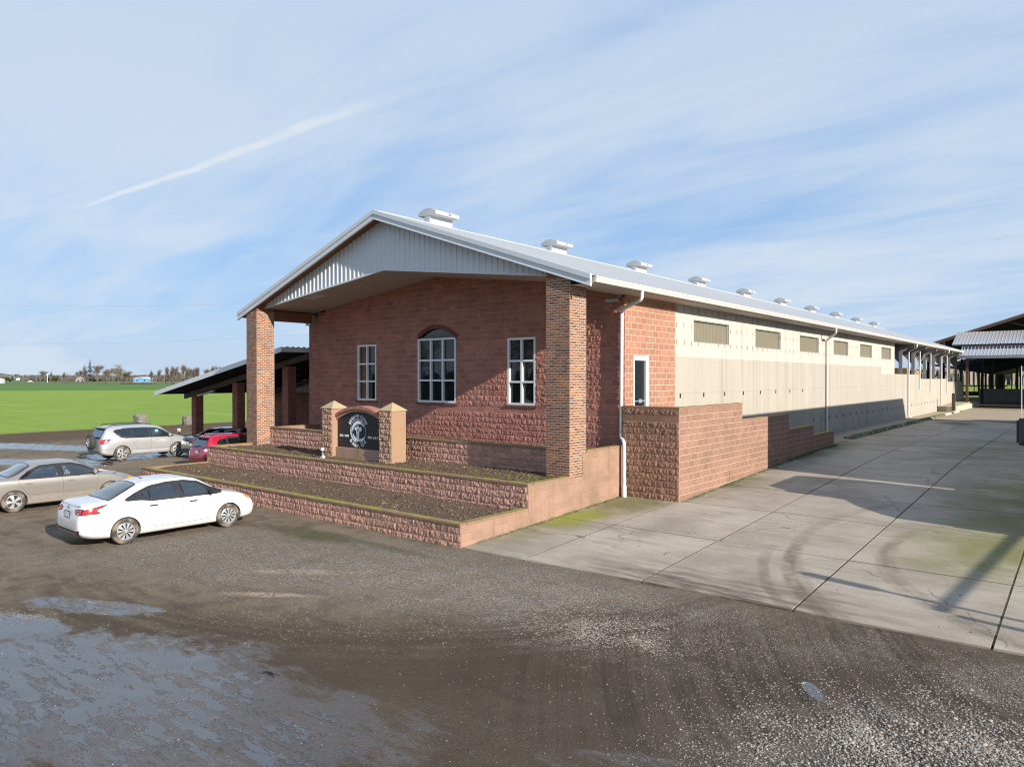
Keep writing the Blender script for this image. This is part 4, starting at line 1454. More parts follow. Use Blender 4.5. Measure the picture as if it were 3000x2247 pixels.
for xa, xb in ((-28.36, -28.02), (-12.1, -11.76)):
    mb = MB(); mb.box(xa, xb, 17.62, YW - .01, 6.52, 6.94)
    bmn = dpart(mb, 'timber_beam', m_timber)
    mb = MB(); mb.box(xa - .02, xb + .02, YW - .28, YW - .02, 6.42, 6.515); mb.box(xa - .015, xb + .015, YW - .16, YW - .02, 6.52, 6.9)
    dpart(mb, 'bracket', m_galv, bmn)

# brick pillars under the canopy corners
for xa, xb, sd in ((-28.72, -27.90, 51), (-12.42, -11.58, 52)):
    mb = MB()
    ya, yb = 16.77, 17.61
    rows = courses(1.02, 6.66, .0762)
    rw = (roofz(min(xa, xb) if xa < RX else max(xa, xb)) - .2)
    rows = courses(1.02, rw, .0762)
    masonry(mb, (xa, ya, 0), (1, 0, 0), FN, xb - xa, rows, bond=.212, hgt=.004, jt=.013, seed=sd)
    masonry(mb, (xb, ya, 0), (0, 1, 0), XN, yb - ya, rows, bond=.212, hgt=.004, jt=.013, seed=sd + 10, first=.106)
    masonry(mb, (xa, ya, 0), (0, 1, 0), (-1, 0, 0), yb - ya, rows, bond=.212, hgt=.004, jt=.013, seed=sd + 20)
    masonry(mb, (xa, yb, 0), (1, 0, 0), (0, 1, 0), xb - xa, rows, bond=.212, hgt=.004, jt=.013, seed=sd + 30)
    mb.prism([(xa, rw), (xb, rw), (xb, roofz(xb) - .12), (xa, roofz(xa) - .12)], 'y', ya + .001, yb - .001, 0, .1)
    dpart(mb, 'brick_pillar', [m_brick, m_bmortar], recalc=True)

# gutter and downspouts on the drive side
mb = MB()
gp = [(XE_R + .0, 6.80), (XE_R + .13, 6.84), (XE_R + .15, 6.81), (XE_R + .12, 6.74), (XE_R + .10, 6.68), (XE_R + .0, 6.66)]
mb.prism(gp, 'y', YF + .12, YB - .5)
dpart(mb, 'gutter', m_gut)
mb = MB(); mb.box(XE_R - .95, XE_R, YF + .1, YB - .5, 6.64, 6.655)
dpart(mb, 'eave_soffit', m_soffit)


def pipe(pts, r=.062):
    """round the bends"""
    P = [Vector(p) for p in pts]
    out = [P[0]]
    for a, b, c in zip(P[:-2], P[1:-1], P[2:]):
        d1, d2 = (a - b).normalized(), (c - b).normalized()
        k = min(.14, (a - b).length * .45, (c - b).length * .45)
        for t in (0, .33, .66, 1):
            p = (b + d1 * k).lerp(b, t).lerp(b.lerp(b + d2 * k, t), t)
            out.append(p)
    out.append(P[-1])
    mb = MB(); mb.tube(out, r, 10)
    return mb
mb = pipe([(XE_R + .05, 19.55, 6.67), (XE_R + .05, 19.55, 6.42), (-11.63, 19.735, 6.17), (-11.64, 19.72, 2.08), (-11.40, 19.50, 1.98), (-11.40, 19.50, .30)])
mb.tube([(-11.40, 19.50, .26), (-11.40, 19.50, .62)], .078, 10)
dpart(mb, 'downspout', m_whitep, smooth=50)
for y, yb_ in ((40.9, 41.7), (63.6, 64.2), (79.6, 80.0)):
    mb = pipe([(XE_R + .05, y, 6.67), (XE_R + .05, y, 6.40), (X0 + .08, yb_, 6.12), (X0 + .08, yb_, .92), (X0 + .25, yb_ + .1, .84)])
    dpart(mb, 'downspout', m_whitep, smooth=50)
# ridge ventilators
m_vent = plain('vent_grey_white', (0.47, 0.475, 0.48), 0.55, var=0.08)
vp = None
for k in range(10):
    y = 19.35 + 8.0 * k
    if vp is None:
        mb = MB()
        mb.box(-.15, .15, 0, 1.25, -.14, .36)
        vp = mb.build('ridge_vent', m_vent, dairy); vp.location = Vector((RX, y, RZ)) - doff
        mb = MB()
        top = [(-.48 + .96 * i / 10, .43 + .15 * math.sin(math.pi * i / 10)) for i in range(11)]
        mb.prism([(-.48, .31)] + top + [(.48, .31), (.16, .29), (-.16, .29)], 'y', -.012, 1.30)
        cpv = mb.build('vent_cap', m_vent, vp)
        mb = MB(); mb.box(.481, .487, .72, .80, .38, .42); mb.box(.481, .487, .66, .86, .350, .365)
        mb.build('vent_mark', m_black, vp)
    else:
        v2 = copy_tree(vp, dairy)
        v2.location = Vector((RX, y, RZ)) - doff


# ------------------------------------------------------------------ the monument sign
sg = thing('monument_sign', 'black arched dairy sign between two stone pillars with pyramid caps', 'sign', (-20.2, 16.2, 1.08))
goff = Vector(sg.location)


def gpart(mb, name, m, parent=None, smooth=False, face=None):
    o = mb.build(name, m, parent or sg, smooth, recalc=face is None)
    if face: face_out(o, face)
    if parent is None: o.location = -goff
    return o


YS = 15.96
for xa, xb, sd in ((-22.16, -21.53, 61), (-18.92, -18.28, 62)):
    mb = MB()
    masonry(mb, (xa, YS, 0), (1, 0, 0), FN, xb - xa, courses(0.9, 2.87, .203, start=.143), bond=.34, split=lambda r, u, z: True, rough=.038, hgt=.006, seed=sd, res=.045)
    face_pil = gpart(mb, 'pillar', [m_signblock, m_mortar_dk], face=FN)
    mb = MB()
    mb.box(xa + .004, xb, YS + .005, YS + .64, .9, 2.868)
    gpart(mb, 'pillar_side', m_tan, face_pil)
    mb = MB()
    e = .035
    b = len(mb.v)
    z0, z1 = 2.872, 3.16
    mb.v += [(xa - e, YS - e, z0), (xb + e, YS - e, z0), (xb + e, YS + .64 + e, z0), (xa - e, YS + .64 + e, z0),
             (xa - e, YS - e, z0 + .025), (xb + e, YS - e, z0 + .025), (xb + e, YS + .64 + e, z0 + .025), (xa - e, YS + .64 + e, z0 + .025), ((xa + xb) / 2, YS + .32, z1)]
    for q in ((3, 2, 1, 0), (0, 1, 5, 4), (1, 2, 6, 5), (2, 3, 7, 6), (3, 0, 4, 7), (4, 5, 8), (5, 6, 8), (6, 7, 8), (7, 4, 8)): mb.face([b + i for i in q])
    gpart(mb, 'pillar_cap', m_cap, face_pil)
# arch between the pillars: side heights 2.5, crown 2.80
xa, xb = -21.53, -18.92
xc, hw = (xa + xb) / 2, (xb - xa) / 2
zs, zc = 2.44, 2.79
Ra = (hw ** 2 + (zc - zs) ** 2) / (2 * (zc - zs))
zo = zc - Ra
am = math.asin(hw / Ra)
A = np.linspace(-am, am, 31)
in_arc = [(xc + Ra * math.sin(t), zo + Ra * math.cos(t)) for t in A]
mb = MB()
mb.prism([(xa, 1.48)] + in_arc + [(xb, 1.48)], 'y', YS + .235, YS + .26)
board = gpart(mb, 'sign_board', plain('sign_black', (0.013, 0.015, 0.020), 0.45, var=.1))
mb = MB()
mb.box(xa, xb, YS + .15, YS + .40, .9, 1.478)
gpart(mb, 'base_wall', m_signblock)
mb = MB()
r0, r1 = Ra + .005, Ra + .10
mb.prism([(xc + r0 * math.sin(t), zo + r0 * math.cos(t)) for t in A] + [(xc + r1 * math.sin(t), zo + r1 * math.cos(t)) for t in A[::-1]], 'y', YS + .17, YS + .50)
gpart(mb, 'arch', m_signblock)
mb = MB()
for i in range(30):
    t0, t1 = A[i], A[i] + (A[i + 1] - A[i]) * .93
    r2, r3 = r1 + .002, r1 + .105
    mb.prism([(xc + r * math.sin(t), zo + r * math.cos(t)) for r, t in ((r2, t0), (r3, t0), (r3, t1), (r2, t1))], 'y', YS + .11, YS + .56, 0, rng.random())
gpart(mb, 'arch_bricks', m_front)
mb = MB()
mb.prism([(xa, 1.48)] + in_arc + [(xb, 1.48)], 'y', YS + .262, YS + .40)
gpart(mb, 'sign_back', m_front)
# lettering and emblem in white on the board
m_letter = plain('sign_white', (0.78, 0.79, 0.80), 0.5, var=.02)
ZB = 2.10              # centre height of the emblem
XBc = -20.35


def letters(txt, size, place, extrude=.004, name='lettering', bold=.012, sx=1.0):
    """each glyph laid out singly; place(s) gives (x, z, angle)"""
    mb = MB()
    adv = 0.0
    gl = []
    for ch in txt:
        cu = bpy.data.curves.new('glyph', 'FONT')
        cu.body = ch; cu.size = size; cu.extrude = extrude; cu.offset = bold
        cu.resolution_u = 3
        ob = bpy.data.objects.new('glyph', cu)
        COL.objects.link(ob)
        dg = bpy.context.evaluated_depsgraph_get()
        me = bpy.data.meshes.new_from_object(ob.evaluated_get(dg))
        vs = [v.co.copy() for v in me.vertices]
        w = (max(v.x for v in vs) - min(v.x for v in vs)) if vs else size * .30
        mn = min((v.x for v in vs), default=0)
        gl.append((vs, [list(p.vertices) for p in me.polygons], w * sx, mn))
        bpy.data.objects.remove(ob); bpy.data.curves.remove(cu); bpy.data.meshes.remove(me)
    gap = size * .13
    tot = sum(g[2] for g in gl) + gap * (len(gl) - 1)
    s = -tot / 2
    for vs, fs, w, mn in gl:
        x, z, a = place(s + w / 2)
        b = len(mb.v)
        for v in vs:
            lx, lz = (v.x - mn) * sx - w / 2, v.y
            mb.v.append((x + lx * math.cos(a) - lz * math.sin(a), YS + .231 - v.z, z + lx * math.sin(a) + lz * math.cos(a)))
        for f in fs: mb.face([b + i for i in f])
        s += w + gap
    return gpart(mb, name, m_letter, board)


AXE = 1.0


def arc_text(txt, size, r, up):
    """letters round the oval emblem, above it or below it"""
    k = r + (.05 if up else .02)
    def place(s_):
        t = s_ / k
        if up: return XBc + AXE * r * math.sin(t), ZB + r * math.cos(t), -t
        return XBc + AXE * (r + .105) * math.sin(t), ZB - (r + .105) * math.cos(t), t
    letters(txt, size, place, bold=.004)


arc_text('BROWN COW', .155, .485, True)
arc_text('DAIRY, LLC', .150, .485, False)
letters('EST. 2021', .10, lambda s: (-21.14 + s, ZB - .23, 0), bold=.005)
letters('EPH. 2:8-9', .10, lambda s: (-19.52 + s, ZB - .23, 0), bold=.005)


def crescent(mb, cx, cz, ro, ri, dx_, dz_, a0, a1, k=28, ax=1.0):
    """ring segment tapering to its ends"""
    o_, i_ = [], []
    for j in range(k + 1):
        t = a0 + (a1 - a0) * j / k
        w = math.sin(math.pi * j / k) ** .7
        rin = ro - (ro - ri) * w
        o_.append((cx + ax * ro * math.cos(t), cz + ro * math.sin(t)))
        i_.append((cx + dx_ + ax * rin * math.cos(t), cz + dz_ + rin * math.sin(t)))
    for j in range(k):
        q = [o_[j], o_[j + 1], i_[j + 1], i_[j]]
        mb.poly([(x, YS + .2305, z) for x, z in q])


def disc(mb, cx, cz, rx, rz, y=.2295, k=24, mi=0):
    mb.poly([(cx + rx * math.cos(2 * math.pi * j / k), YS + y, cz + rz * math.sin(2 * math.pi * j / k)) for j in range(k)], mi)


mb = MB()
D = math.radians
crescent(mb, XBc, ZB, .435, .412, 0, 0, D(-25), D(190), ax=AXE)
crescent(mb, XBc, ZB, .435, .33, 0, 0, D(150), D(262), ax=AXE)
crescent(mb, XBc + .015, ZB - .005, .37, .255, .0, -.01, D(25), D(215), ax=AXE)       # white swirl over the head
crescent(mb, XBc + .015, ZB - .005, .37, .26, .0, .0, D(165), D(325), ax=AXE)
crescent(mb, XBc, ZB - .01, .435, .385, 0, 0, D(285), D(345), ax=AXE)
disc(mb, XBc - .005, ZB + .135, .072, .075)                  # poll
disc(mb, XBc - .125, ZB + .085, .062, .065); disc(mb, XBc + .14, ZB + .07, .070, .078)    # ears
mb.poly([(XBc + x, YS + .2298, ZB + z) for x, z in ((-.10, .11), (.11, .11), (.085, -.02), (.06, -.20), (-.06, -.20), (-.085, -.02))])
disc(mb, XBc, ZB - .215, .072, .062)                           # muzzle
mb.poly([(XBc + x, YS + .2283, ZB + z) for x, z in ((-.05, .055), (-.028, .065), (0, .052), (.028, .065), (.05, .055), (.016, -.005), (.012, -.14), (-.012, -.14), (-.016, -.005))], 1)
o = mb.build('cow_emblem', [m_letter, MATS['sign_black']], board, recalc=False); face_out(o, FN)
o.location = (0, 0, 0)
for ch in board.children: ch.location = (0, 0, 0)

# two small spot lamps at the foot of the sign
def spot(x, y, z, label):
    t = thing('spot_lamp', label, 'lamp', (x, y, z), 0, 'spot lamps below the sign')
    mb = MB(); mb.tube([(0, 0, -.05), (0, 0, .12)], .012, 8); mb.build('stem', m_galv, t)
    mb = MB(); mb.tube([(0, -.02, .13), (0, .03, .22)], [.055, .065], 12); mb.tube([(0, .03, .22), (0, .032, .223)], .066, 12)
    mb.build('lamp_head', m_whitep, t, smooth=40)
spot(-21.75, 15.68, 1.22, 'small white spot lamp standing up by the left sign pillar')
l2 = thing('spot_lamp', 'fallen white spot lamp on the soil edge below the sign', 'lamp', (-21.15, 15.22, 1.13), 0, 'spot lamps below the sign')
mb = MB(); mb.tube([(0, 0, 0.03), (.1, .02, .09)], [.055, .065], 12); mb.build('lamp_head', m_whitep, l2, smooth=40)
mb = MB(); mb.tube([(-.02, 0, .03), (-.25, .12, .05)], .012, 8); mb.build('stem', m_galv, l2)

# ------------------------------------------------------------------ carport left of the dairy
cp = thing('carport', 'open carport with sloping grey roof on red brick columns', 'carport', (-36, 20.4, 0))
coff = Vector(cp.location)
CX0, CX1, CZ0, CZ1, CY0, CY1 = -42.5, -29.45, 3.16, 5.42, 19.0, 26.15
def cz(x): return CZ0 + (x - CX0) * (CZ1 - CZ0) / (CX1 - CX0)
def cpart(mb, name, m, parent=None, recalc=True, face=None):
    o = mb.build(name, m, parent or cp, recalc=recalc and face is None)
    if face: face_out(o, face)
    if parent is None: o.location = -coff
    return o
mb = MB()
n = int((CY1 - CY0) / .3)
prof = []
for k in range(n + 1):
    y = CY0 + k * .3
    prof += [(y, 0), (y + .2, 0), (y + .23, .05), (y + .27, .05)]
b = len(mb.v)
for y, h in prof: mb.v += [(CX0, y, CZ0 + h), (CX1 + .1, y, cz(CX1 + .1) + h)]
for k in range(len(prof) - 1): mb.face([b + 2 * k, b + 2 * k + 1, b + 2 * k + 3, b + 2 * k + 2])
cpart(mb, 'roof', m_canopy, face=(0, 0, 1))
mb = MB()
mb.prism([(CX0, CZ0 + .04), (CX1, CZ1 + .04), (CX1, CZ1 - .20), (CX0, CZ0 - .20)], 'y', CY0 - .05, CY0 - .01)
mb.box(CX1, CX1 + .03, CY0 - .05, CY1, CZ1 - .20, CZ1 + .02)
cpart(mb, 'fascia', plain('carport_fascia', (0.72, 0.73, 0.75), .5, .1, var=.15))
mb = MB()
mb.prism([(CX0 + .02, CZ0 - .02), (CX1 - .01, CZ1 - .02), (CX1 - .01, CZ1 - .05), (CX0 + .02, CZ0 - .05)], 'y', CY0, CY1)
for k in range(11):
    x = CX0 + .5 + k * 1.24
    mb.box(x, x + .05, CY0, CY1 - .1, cz(x) - .20, cz(x) - .06)
cpart(mb, 'roof_frame', m_under)
for yb_ in (20.42, 25.5):
    mb = MB()
    mb.prism([(CX0 + .6, cz(CX0 + .6) - .22), (CX1, CZ1 - .22), (CX1, CZ1 - .50), (CX0 + .6, cz(CX0 + .6) - .50)], 'y', yb_, yb_ + .14)
    cpart(mb, 'beam', m_wood)
for i, (xa, yb_) in enumerate([(-40.75, 20.3), (-36.22, 20.3), (-31.45, 20.3)]):
    mb = MB()
    xb = xa + .5
    rows = courses(0.0, cz(xa) - .50, .0762)
    masonry(mb, (xa, yb_, 0), (1, 0, 0), FN, .5, rows, bond=.25, hgt=.004, jt=.012, seed=70 + i)
    masonry(mb, (xb, yb_, 0), (0, 1, 0), XN, .46, rows, bond=.25, hgt=.004, jt=.012, seed=80 + i, first=.12)
    mb.box(xa, xb - .004, yb_ + .006, yb_ + .46, 0, cz(xa) - .50)
    cpart(mb, 'brick_column', [m_brick_red, mortar_mat('column_mortar', (0.30, 0.19, 0.15))])
mb = MB()
masonry(mb, (CX0, 26.0, 0), (1, 0, 0), FN, 13.9, courses(0.0, 3.12, .203), hgt=.006, seed=90)
mb.box(CX0, -28.6, 26.01, 26.2, 0, 3.11)
cpart(mb, 'back_wall', [m_front, m_mortar])
mb = MB()
b = len(mb.v)
mb.prism([(CX0, 3.12), (-28.6, 3.12), (-28.6, 5.5), (CX1, 5.2), (CX0 + .1, 3.14)], 'y', 26.0, 26.1)
for k in range(46):
    x = CX0 + .3 + k * .3
    if x < -28.7: mb.box(x, x + .05, 25.97, 26.0, 3.125, min(cz(x) - .1, 5.2))
cpart(mb, 'back_panel', m_white)
mb = MB(); mb.bar((-39.9, 20.36, cz(-39.9) - .62), (-38.3, 20.36, cz(-38.3) - .62), .12, .08)
cpart(mb, 'tube_light', m_white)
gt = thing('gate_frame', 'teal metal gate standing inside the carport', 'gate', (-40.2, 24.6, 0))
m_teal = plain('teal_paint', (0.10, 0.26, 0.21), .5)
mb = MB()
for x in (-.6, .6): mb.box(x - .04, x + .04, -.04, .04, 0, 1.8)
mb.box(-.56, .56, -.03, .03, 1.72, 1.8); mb.box(-.56, .56, -.03, .03, .2, .28)
mb.build('frame', m_teal, gt)
mb = MB(); mb.box(-.56, .56, -.01, .01, .28, 1.72); mb.build('panel', plain('dark_teal_sheet', (0.02, 0.06, 0.045), .6), gt)


# ------------------------------------------------------------------ rocks and the post by the field edge
def rock(label, x, y, sx, sy, sz_, seed):
    bm = bmesh.new()
    bmesh.ops.create_icosphere(bm, subdivisions=4, radius=1)
    for v in bm.verts:
        c = v.co
        # squarish block, chipped
        m_ = max(abs(c.x), abs(c.y), abs(c.z))
        c2 = c.lerp(c / m_, .55)
        k = 1 + .22 * noise.fractal(c * 1.6 + Vector((seed, 0, 0)), 1, 2, 5)
        v.co = Vector((c2.x * sx * k, c2.y * sy * k, (c2.z * k + .8) * sz_ / 1.8))
    mb = MB(); mb.bm(bm)
    o = mb.build('boulder', mat('boulder_stone', lambda T: pbsdf(T, T.mix(T.noise(pos(T), 3.0, 8.0, .7), (0.07, 0.062, 0.055), (0.30, 0.275, 0.24)), .95, 0, bump(T, T.noise(pos(T), 9.0, 6.0, .7), .9, .05), .2)))
    o.location = (x, y, -.05)
    return tag(o, label, 'boulder', 'boulders at the field edge')
rock('low grey boulder with a peak behind the silver off-roader', -63.1, 27.0, .62, .5, .95, 3)
rock('square grey boulder left of the first carport column', -57.9, 28.6, .45, .42, .95, 8)
pb_ = thing('bollard', 'short tan bollard with white top behind the silver off-roader', 'bollard', (-49.6, 23.8, -.03))
mb = MB(); mb.lathe([(0.0, 0), (.12, 0), (.12, .40), (0.0, .401)], 14, 'z'); mb.build('post', plain('tan_post', (.42, .30, .15), .8, var=.2), pb_)
mb = MB(); mb.lathe([(0.0, .402), (.135, .402), (.135, .46), (.07, .49), (0, .50)], 14, 'z'); mb.build('post_cap', m_white, pb_)

# ------------------------------------------------------------------ mossy kerb blocks along the concrete flank
m_kerbm = mat('mossy_kerb', lambda T: pbsdf(T, T.mix(T.ramp(T.noise(pos(T), 1.6, 6.0, .65), .35, .55), (0.26, 0.23, 0.18), T.mix(T.noise(pos(T), 25.0, 4.0), (0.035, 0.055, 0.01), (0.10, 0.135, 0.025))), .95, 0, bump(T, T.noise(pos(T), 30.0, 4.0), .8, .03)))
m_kerbc = plain('bare_kerb', (0.40, 0.36, 0.29), .9, var=.2)
kl = ['first mossy kerb block just past the end of the stepped wall', 'second mossy kerb block counting from the stepped wall', 'third mossy kerb block counting from the stepped wall',
      'fourth mossy kerb block counting from the stepped wall', 'fifth mossy kerb block counting from the stepped wall', 'sixth mossy kerb block counting from the stepped wall',
      'pale kerb block with grass beside it before the raised walkway', 'bare pale kerb block at the corner of the raised walkway']
for i in range(8):
    y0 = 40.9 + i * 4.85
    L = 4.1 if i < 6 else 3.4
    mb = MB()
    mb.prism([(-.24, 0), (.26, 0), (.15, .17), (-.10, .17)], 'y', 0, L)
    k_ = mb.build('kerb_block', m_kerbm if i < 6 else m_kerbc)
    k_.location = (-9.93, y0, .79)
    tag(k_, kl[i], 'kerb', 'kerb blocks along the concrete wall')
mb = MB()
for i in range(9):
    y0 = 40.9 + i * 4.85 - .72
    mb.box(-10.22, -9.72, y0, y0 + .66, .79, .90)
dk_ = mb.build('kerb_moss', m_kerbm)
dk_['kind'] = 'stuff'
mb = MB()
for i in range(7):
    y0 = 40.9 + i * 4.85 - .62
    mb.poly([(-9.70, y0, .796), (-9.55, y0 + .05, .796), (-9.55, y0 + .5, .796), (-9.70, y0 + .55, .796)])
dc = MB()
dc.poly([(-7.7, 64.6, .812), (-4.32, 61.35, .812), (3.0, 56.5, .812), (9.0, 56.5, .812), (9, 66.2, .812), (-3.5, 65.2, .812)])
dco = dc.build('drain_channel', mat('drain_shade', lambda T: pbsdf(T, T.mix(T.noise(pos(T), 1.0, 4.0), (.03, .026, .018), (.055, .045, .03)), .6)))  # flat dark sheet; the shade in the trench is put into its colour
dco['kind'] = 'structure'
# raised walkway with a post by the far end
pw = thing('raised_walkway', 'raised concrete walkway at the far end of the pale wall', 'walkway', (-11, 78, .8))
po = Vector(pw.location)
mb = MB()
mb.prism([(78.3, .7), (96, .7), (96, 1.55), (88, 1.42), (79.6, 1.30), (78.3, 1.28)], 'x', X0 + .01, -10.25)
o = mb.build('platform', plain('walkway_concrete', (.36, .32, .22), .9, var=.2, scale=1.0), pw); o.location = -po
mb = MB()
mb.box(-10.245, -10.05, 78.3, 96, .7, 1.30)
o = mb.build('edge_beam', plain('walkway_edge', (.44, .40, .30), .9, var=.15), pw); o.location = -po
pp = thing('steel_post', 'short rusty brown post at the corner of the raised walkway', 'post', (-10.2, 78.05, .8))
mb = MB(); mb.rbox(-.13, .13, -.13, .13, 0, 1.75, .02); mb.build('shaft', m_rust, pp)
mb = MB(); mb.box(-.2, .2, -.2, .2, 0, .03); mb.build('base_plate', m_rust, pp)

# ------------------------------------------------------------------ cattle barn with lean-to canopy at the far right
bn = thing('cattle_barn', 'big open cattle barn with dark roof and rusty rafters behind the canopy', 'barn', (0, 97, .8))
boff = Vector(bn.location)
def bpart(mb, name, m, parent=None, recalc=True, face=None):
    o = mb.build(name, m, parent or bn, recalc=recalc and face is None)
    if face: face_out(o, face)
    if parent is None: o.location = -boff
    return o
BX, BZ, BS = 12.0, 17.1, .333
def bz(x): return BZ - abs(x - BX) * BS
BXL, BXR = -18.5, 42.5
mb = MB()
for xe in (BXL, BXR): mb.prism([(BX, BZ), (xe, bz(xe)), (xe, bz(xe) - .08), (BX, BZ - .08)], 'y', 96.0, 140.0)
bpart(mb, 'roof', m_roof)
mb = MB()
for xe in (BXL + .1, BXR - .1): mb.prism([(BX, BZ - .10), (xe, bz(xe) - .10), (xe, bz(xe) - .16), (BX, BZ - .16)], 'y', 96.2, 139.9)
bpart(mb, 'roof_deck', m_dark)
mb = MB()
for xe in (BXL, BXR): mb.prism([(BX, BZ - .09), (xe, bz(xe) - .09), (xe, bz(xe) - .42), (BX, BZ - .42)], 'y', 95.98, 96.10)
bpart(mb, 'rafter', m_rust)
for x in (-13.6, -5.2, 4, 10, 18, 26, 34):
    mb = MB(); mb.box(x - .12, x + .12, 96.15, 96.39, .8, bz(x) - .4)
    bpart(mb, 'post', m_rust)
    if x < 5:
        mb = MB(); mb.bar((x, 96.5, 8.4 if x < -12 else bz(x) - 1.9), (x + (2.2 if x < -12 else -2.2), 96.5, bz(x + (2.2 if x < -12 else -2.2)) - .4), .1, .1)
        bpart(mb, 'strut', m_rust)
# interior rows of posts, low wall and floor
for y in (108, 120, 132, 139):
    for x in np.arange(-17, 42, 6.0 if y < 130 else 4.0):
        mb = MB(); mb.box(x - .14, x + .14, y - .14, y + .14, .8, bz(x) - .3)
        bpart(mb, 'post', m_under)
mb = MB(); mb.box(-12, 1.0, 114, 114.3, .8, 2.55)
bpart(mb, 'low_wall', plain('barn_wall', (.20, .19, .18), .9, var=.3))
mb = MB(); mb.box(-18.5, 42, 96.5, 139, .785, .81)
bpart(mb, 'barn_floor', plain('barn_floor', (.10, .075, .05), .95, var=.4))
mb = MB()
for z in (1.5, 2.1, 2.7): mb.box(1.0, 40, 115, 115.06, z, z + .06)
bpart(mb, 'rail', m_galv)
# second barn behind: valley roof whose far eave shows against the trees
b2 = thing('freestall_barn', 'dark open barn seen through the cattle barn with a row of posts', 'barn', (-10, 150, .8))
b2o = Vector(b2.location)
mb = MB()
VX, VZ = -13.4, 4.65
def vz(x): return VZ + ((x - VX) * .29 if x > VX else (VX - x) * .17)
mb.prism([(VX, VZ), (VX + 36, vz(VX + 36)), (VX + 36, vz(VX + 36) + .3), (VX, VZ + .3)], 'y', 142, 176)
mb.prism([(VX, VZ), (-22.0, vz(-22.0)), (-22.0, vz(-22.0) + .3), (VX, VZ + .3)], 'y', 142, 176)
o = mb.build('roof', m_dark, b2); o.location = -b2o
mb = MB(); mb.prism([(-18.4, vz(-18.4) - .05), (VX, VZ - .05), (22, vz(22) - .05), (22, bz(22) - .3), (BX, BZ - .3), (-18.4, bz(-18.4) - .3)], 'y', 141.7, 141.95)  # near-black sheet added to keep the barn interior dark against the sky
o = mb.build('dark_infill', m_dark, b2); o.location = -b2o
for k, x in enumerate(np.arange(-21.5, 10, 1.05)):
    xx = x + .3 * math.sin(k * 7.3)
    mb = MB()
    w = .07 + .12 * (k % 3 == 0)
    mb.box(xx - w, xx + w, 174, 174.3, .3, vz(xx) + .1)
    o = mb.build('post', m_under, b2); o.location = -b2o
mb = MB(); mb.box(VX - .45, VX + .45, 160, 160.8, .3, VZ)
o = mb.build('valley_post', m_dark, b2); o.location = -b2o
mb = MB(); mb.box(-21.5, VX, 173.9, 174, 2.2, 2.4); mb.box(-21.5, 10, 173.9, 174, .3, 1.2)
o = mb.build('rail', m_dark, b2); o.location = -b2o

lc = thing('lean_to_canopy', 'grey ribbed metal canopy roof in front of the cattle barn', 'canopy', (0, 88, .8))
lo = Vector(lc.location)
def lpart(mb, name, m, face=None):
    o = mb.build(name, m, lc, recalc=face is None)
    if face: face_out(o, face)
    o.location = -lo
    return o
def ribs(mb, x0, x1, y0, z0, y1, z1, st=.32):
    n = int((x1 - x0) / st)
    prof = []
    for k in range(n):
        x = x0 + k * st
        prof += [(x, 0), (x + st * .72, 0), (x + st * .8, .028), (x + st * .92, .028)]
    b = len(mb.v)
    for x, h in prof: mb.v += [(x, y0, z0 + h), (x, y1, z1 + h)]
    for k in range(len(prof) - 1): mb.face([b + 2 * k, b + 2 * k + 1, b + 2 * k + 3, b + 2 * k + 2])
mb = MB(); ribs(mb, -11.1, 22, 88, 6.32, 91.6, 7.62)
lpart(mb, 'lower_sheet', m_canopy, face=(0, 0, 1))
mb = MB(); ribs(mb, -12.1, 22, 91.2, 7.62, 95.2, 9.18)
lpart(mb, 'upper_sheet', m_canopy, face=(0, 0, 1))
mb = MB()
mb.prism([(88, 6.25), (95.2, 9.1), (95.2, 9.0), (88, 6.15)], 'x', -11.0, 22)
mb.box(-12.1, 22, 91.15, 91.2, 7.42, 7.6)
lpart(mb, 'roof_frame', m_dark)
mb = MB(); mb.box(-11.2, 22, 87.88, 88.0, 6.02, 6.33)
lpart(mb, 'fascia', plain('canopy_fascia', (.24, .26, .29), .5, .3))
for x in (-10.35, 2.0, 8, 14):
    mb = MB(); mb.box(x - .12, x + .12, 88.3, 88.54, .8 if x > -9 else 1.35, 6.2)
    lpart(mb, 'post', m_rust)

# ------------------------------------------------------------------ right of the frame: what throws the shade on the drive
sh = thing('hay_shed', 'tall grey metal hay shed standing right of the drive', 'shed', (6, 40, .8))
so_ = Vector(sh.location)
def spart(mb, name, m):
    o = mb.build(name, m, sh); o.location = -so_
mb = MB()
mb.box(.5, .62, 25.4, 60.2, .6, 7.30); mb.box(13.4, 13.5, 25.4, 60.2, .6, 7.3); mb.box(.62, 13.4, 60.1, 60.2, .6, 7.3); mb.box(.62, 13.4, 25.4, 25.5, .6, 7.3)
mb.prism([(.5, 7.3), (13.5, 7.3), (7, 8.6)], 'y', 25.4, 25.5); mb.prism([(.5, 7.3), (13.5, 7.3), (7, 8.6)], 'y', 60.1, 60.2)
spart(mb, 'wall', m_canopy)
mb = MB()
mb.prism([(.3, 7.38), (7, 8.72), (7, 8.62), (.3, 7.28)], 'y', 25.15, 60.4); mb.prism([(13.7, 7.38), (7, 8.72), (7, 8.62), (13.7, 7.28)], 'y', 25.15, 60.4)
spart(mb, 'roof', m_roof)

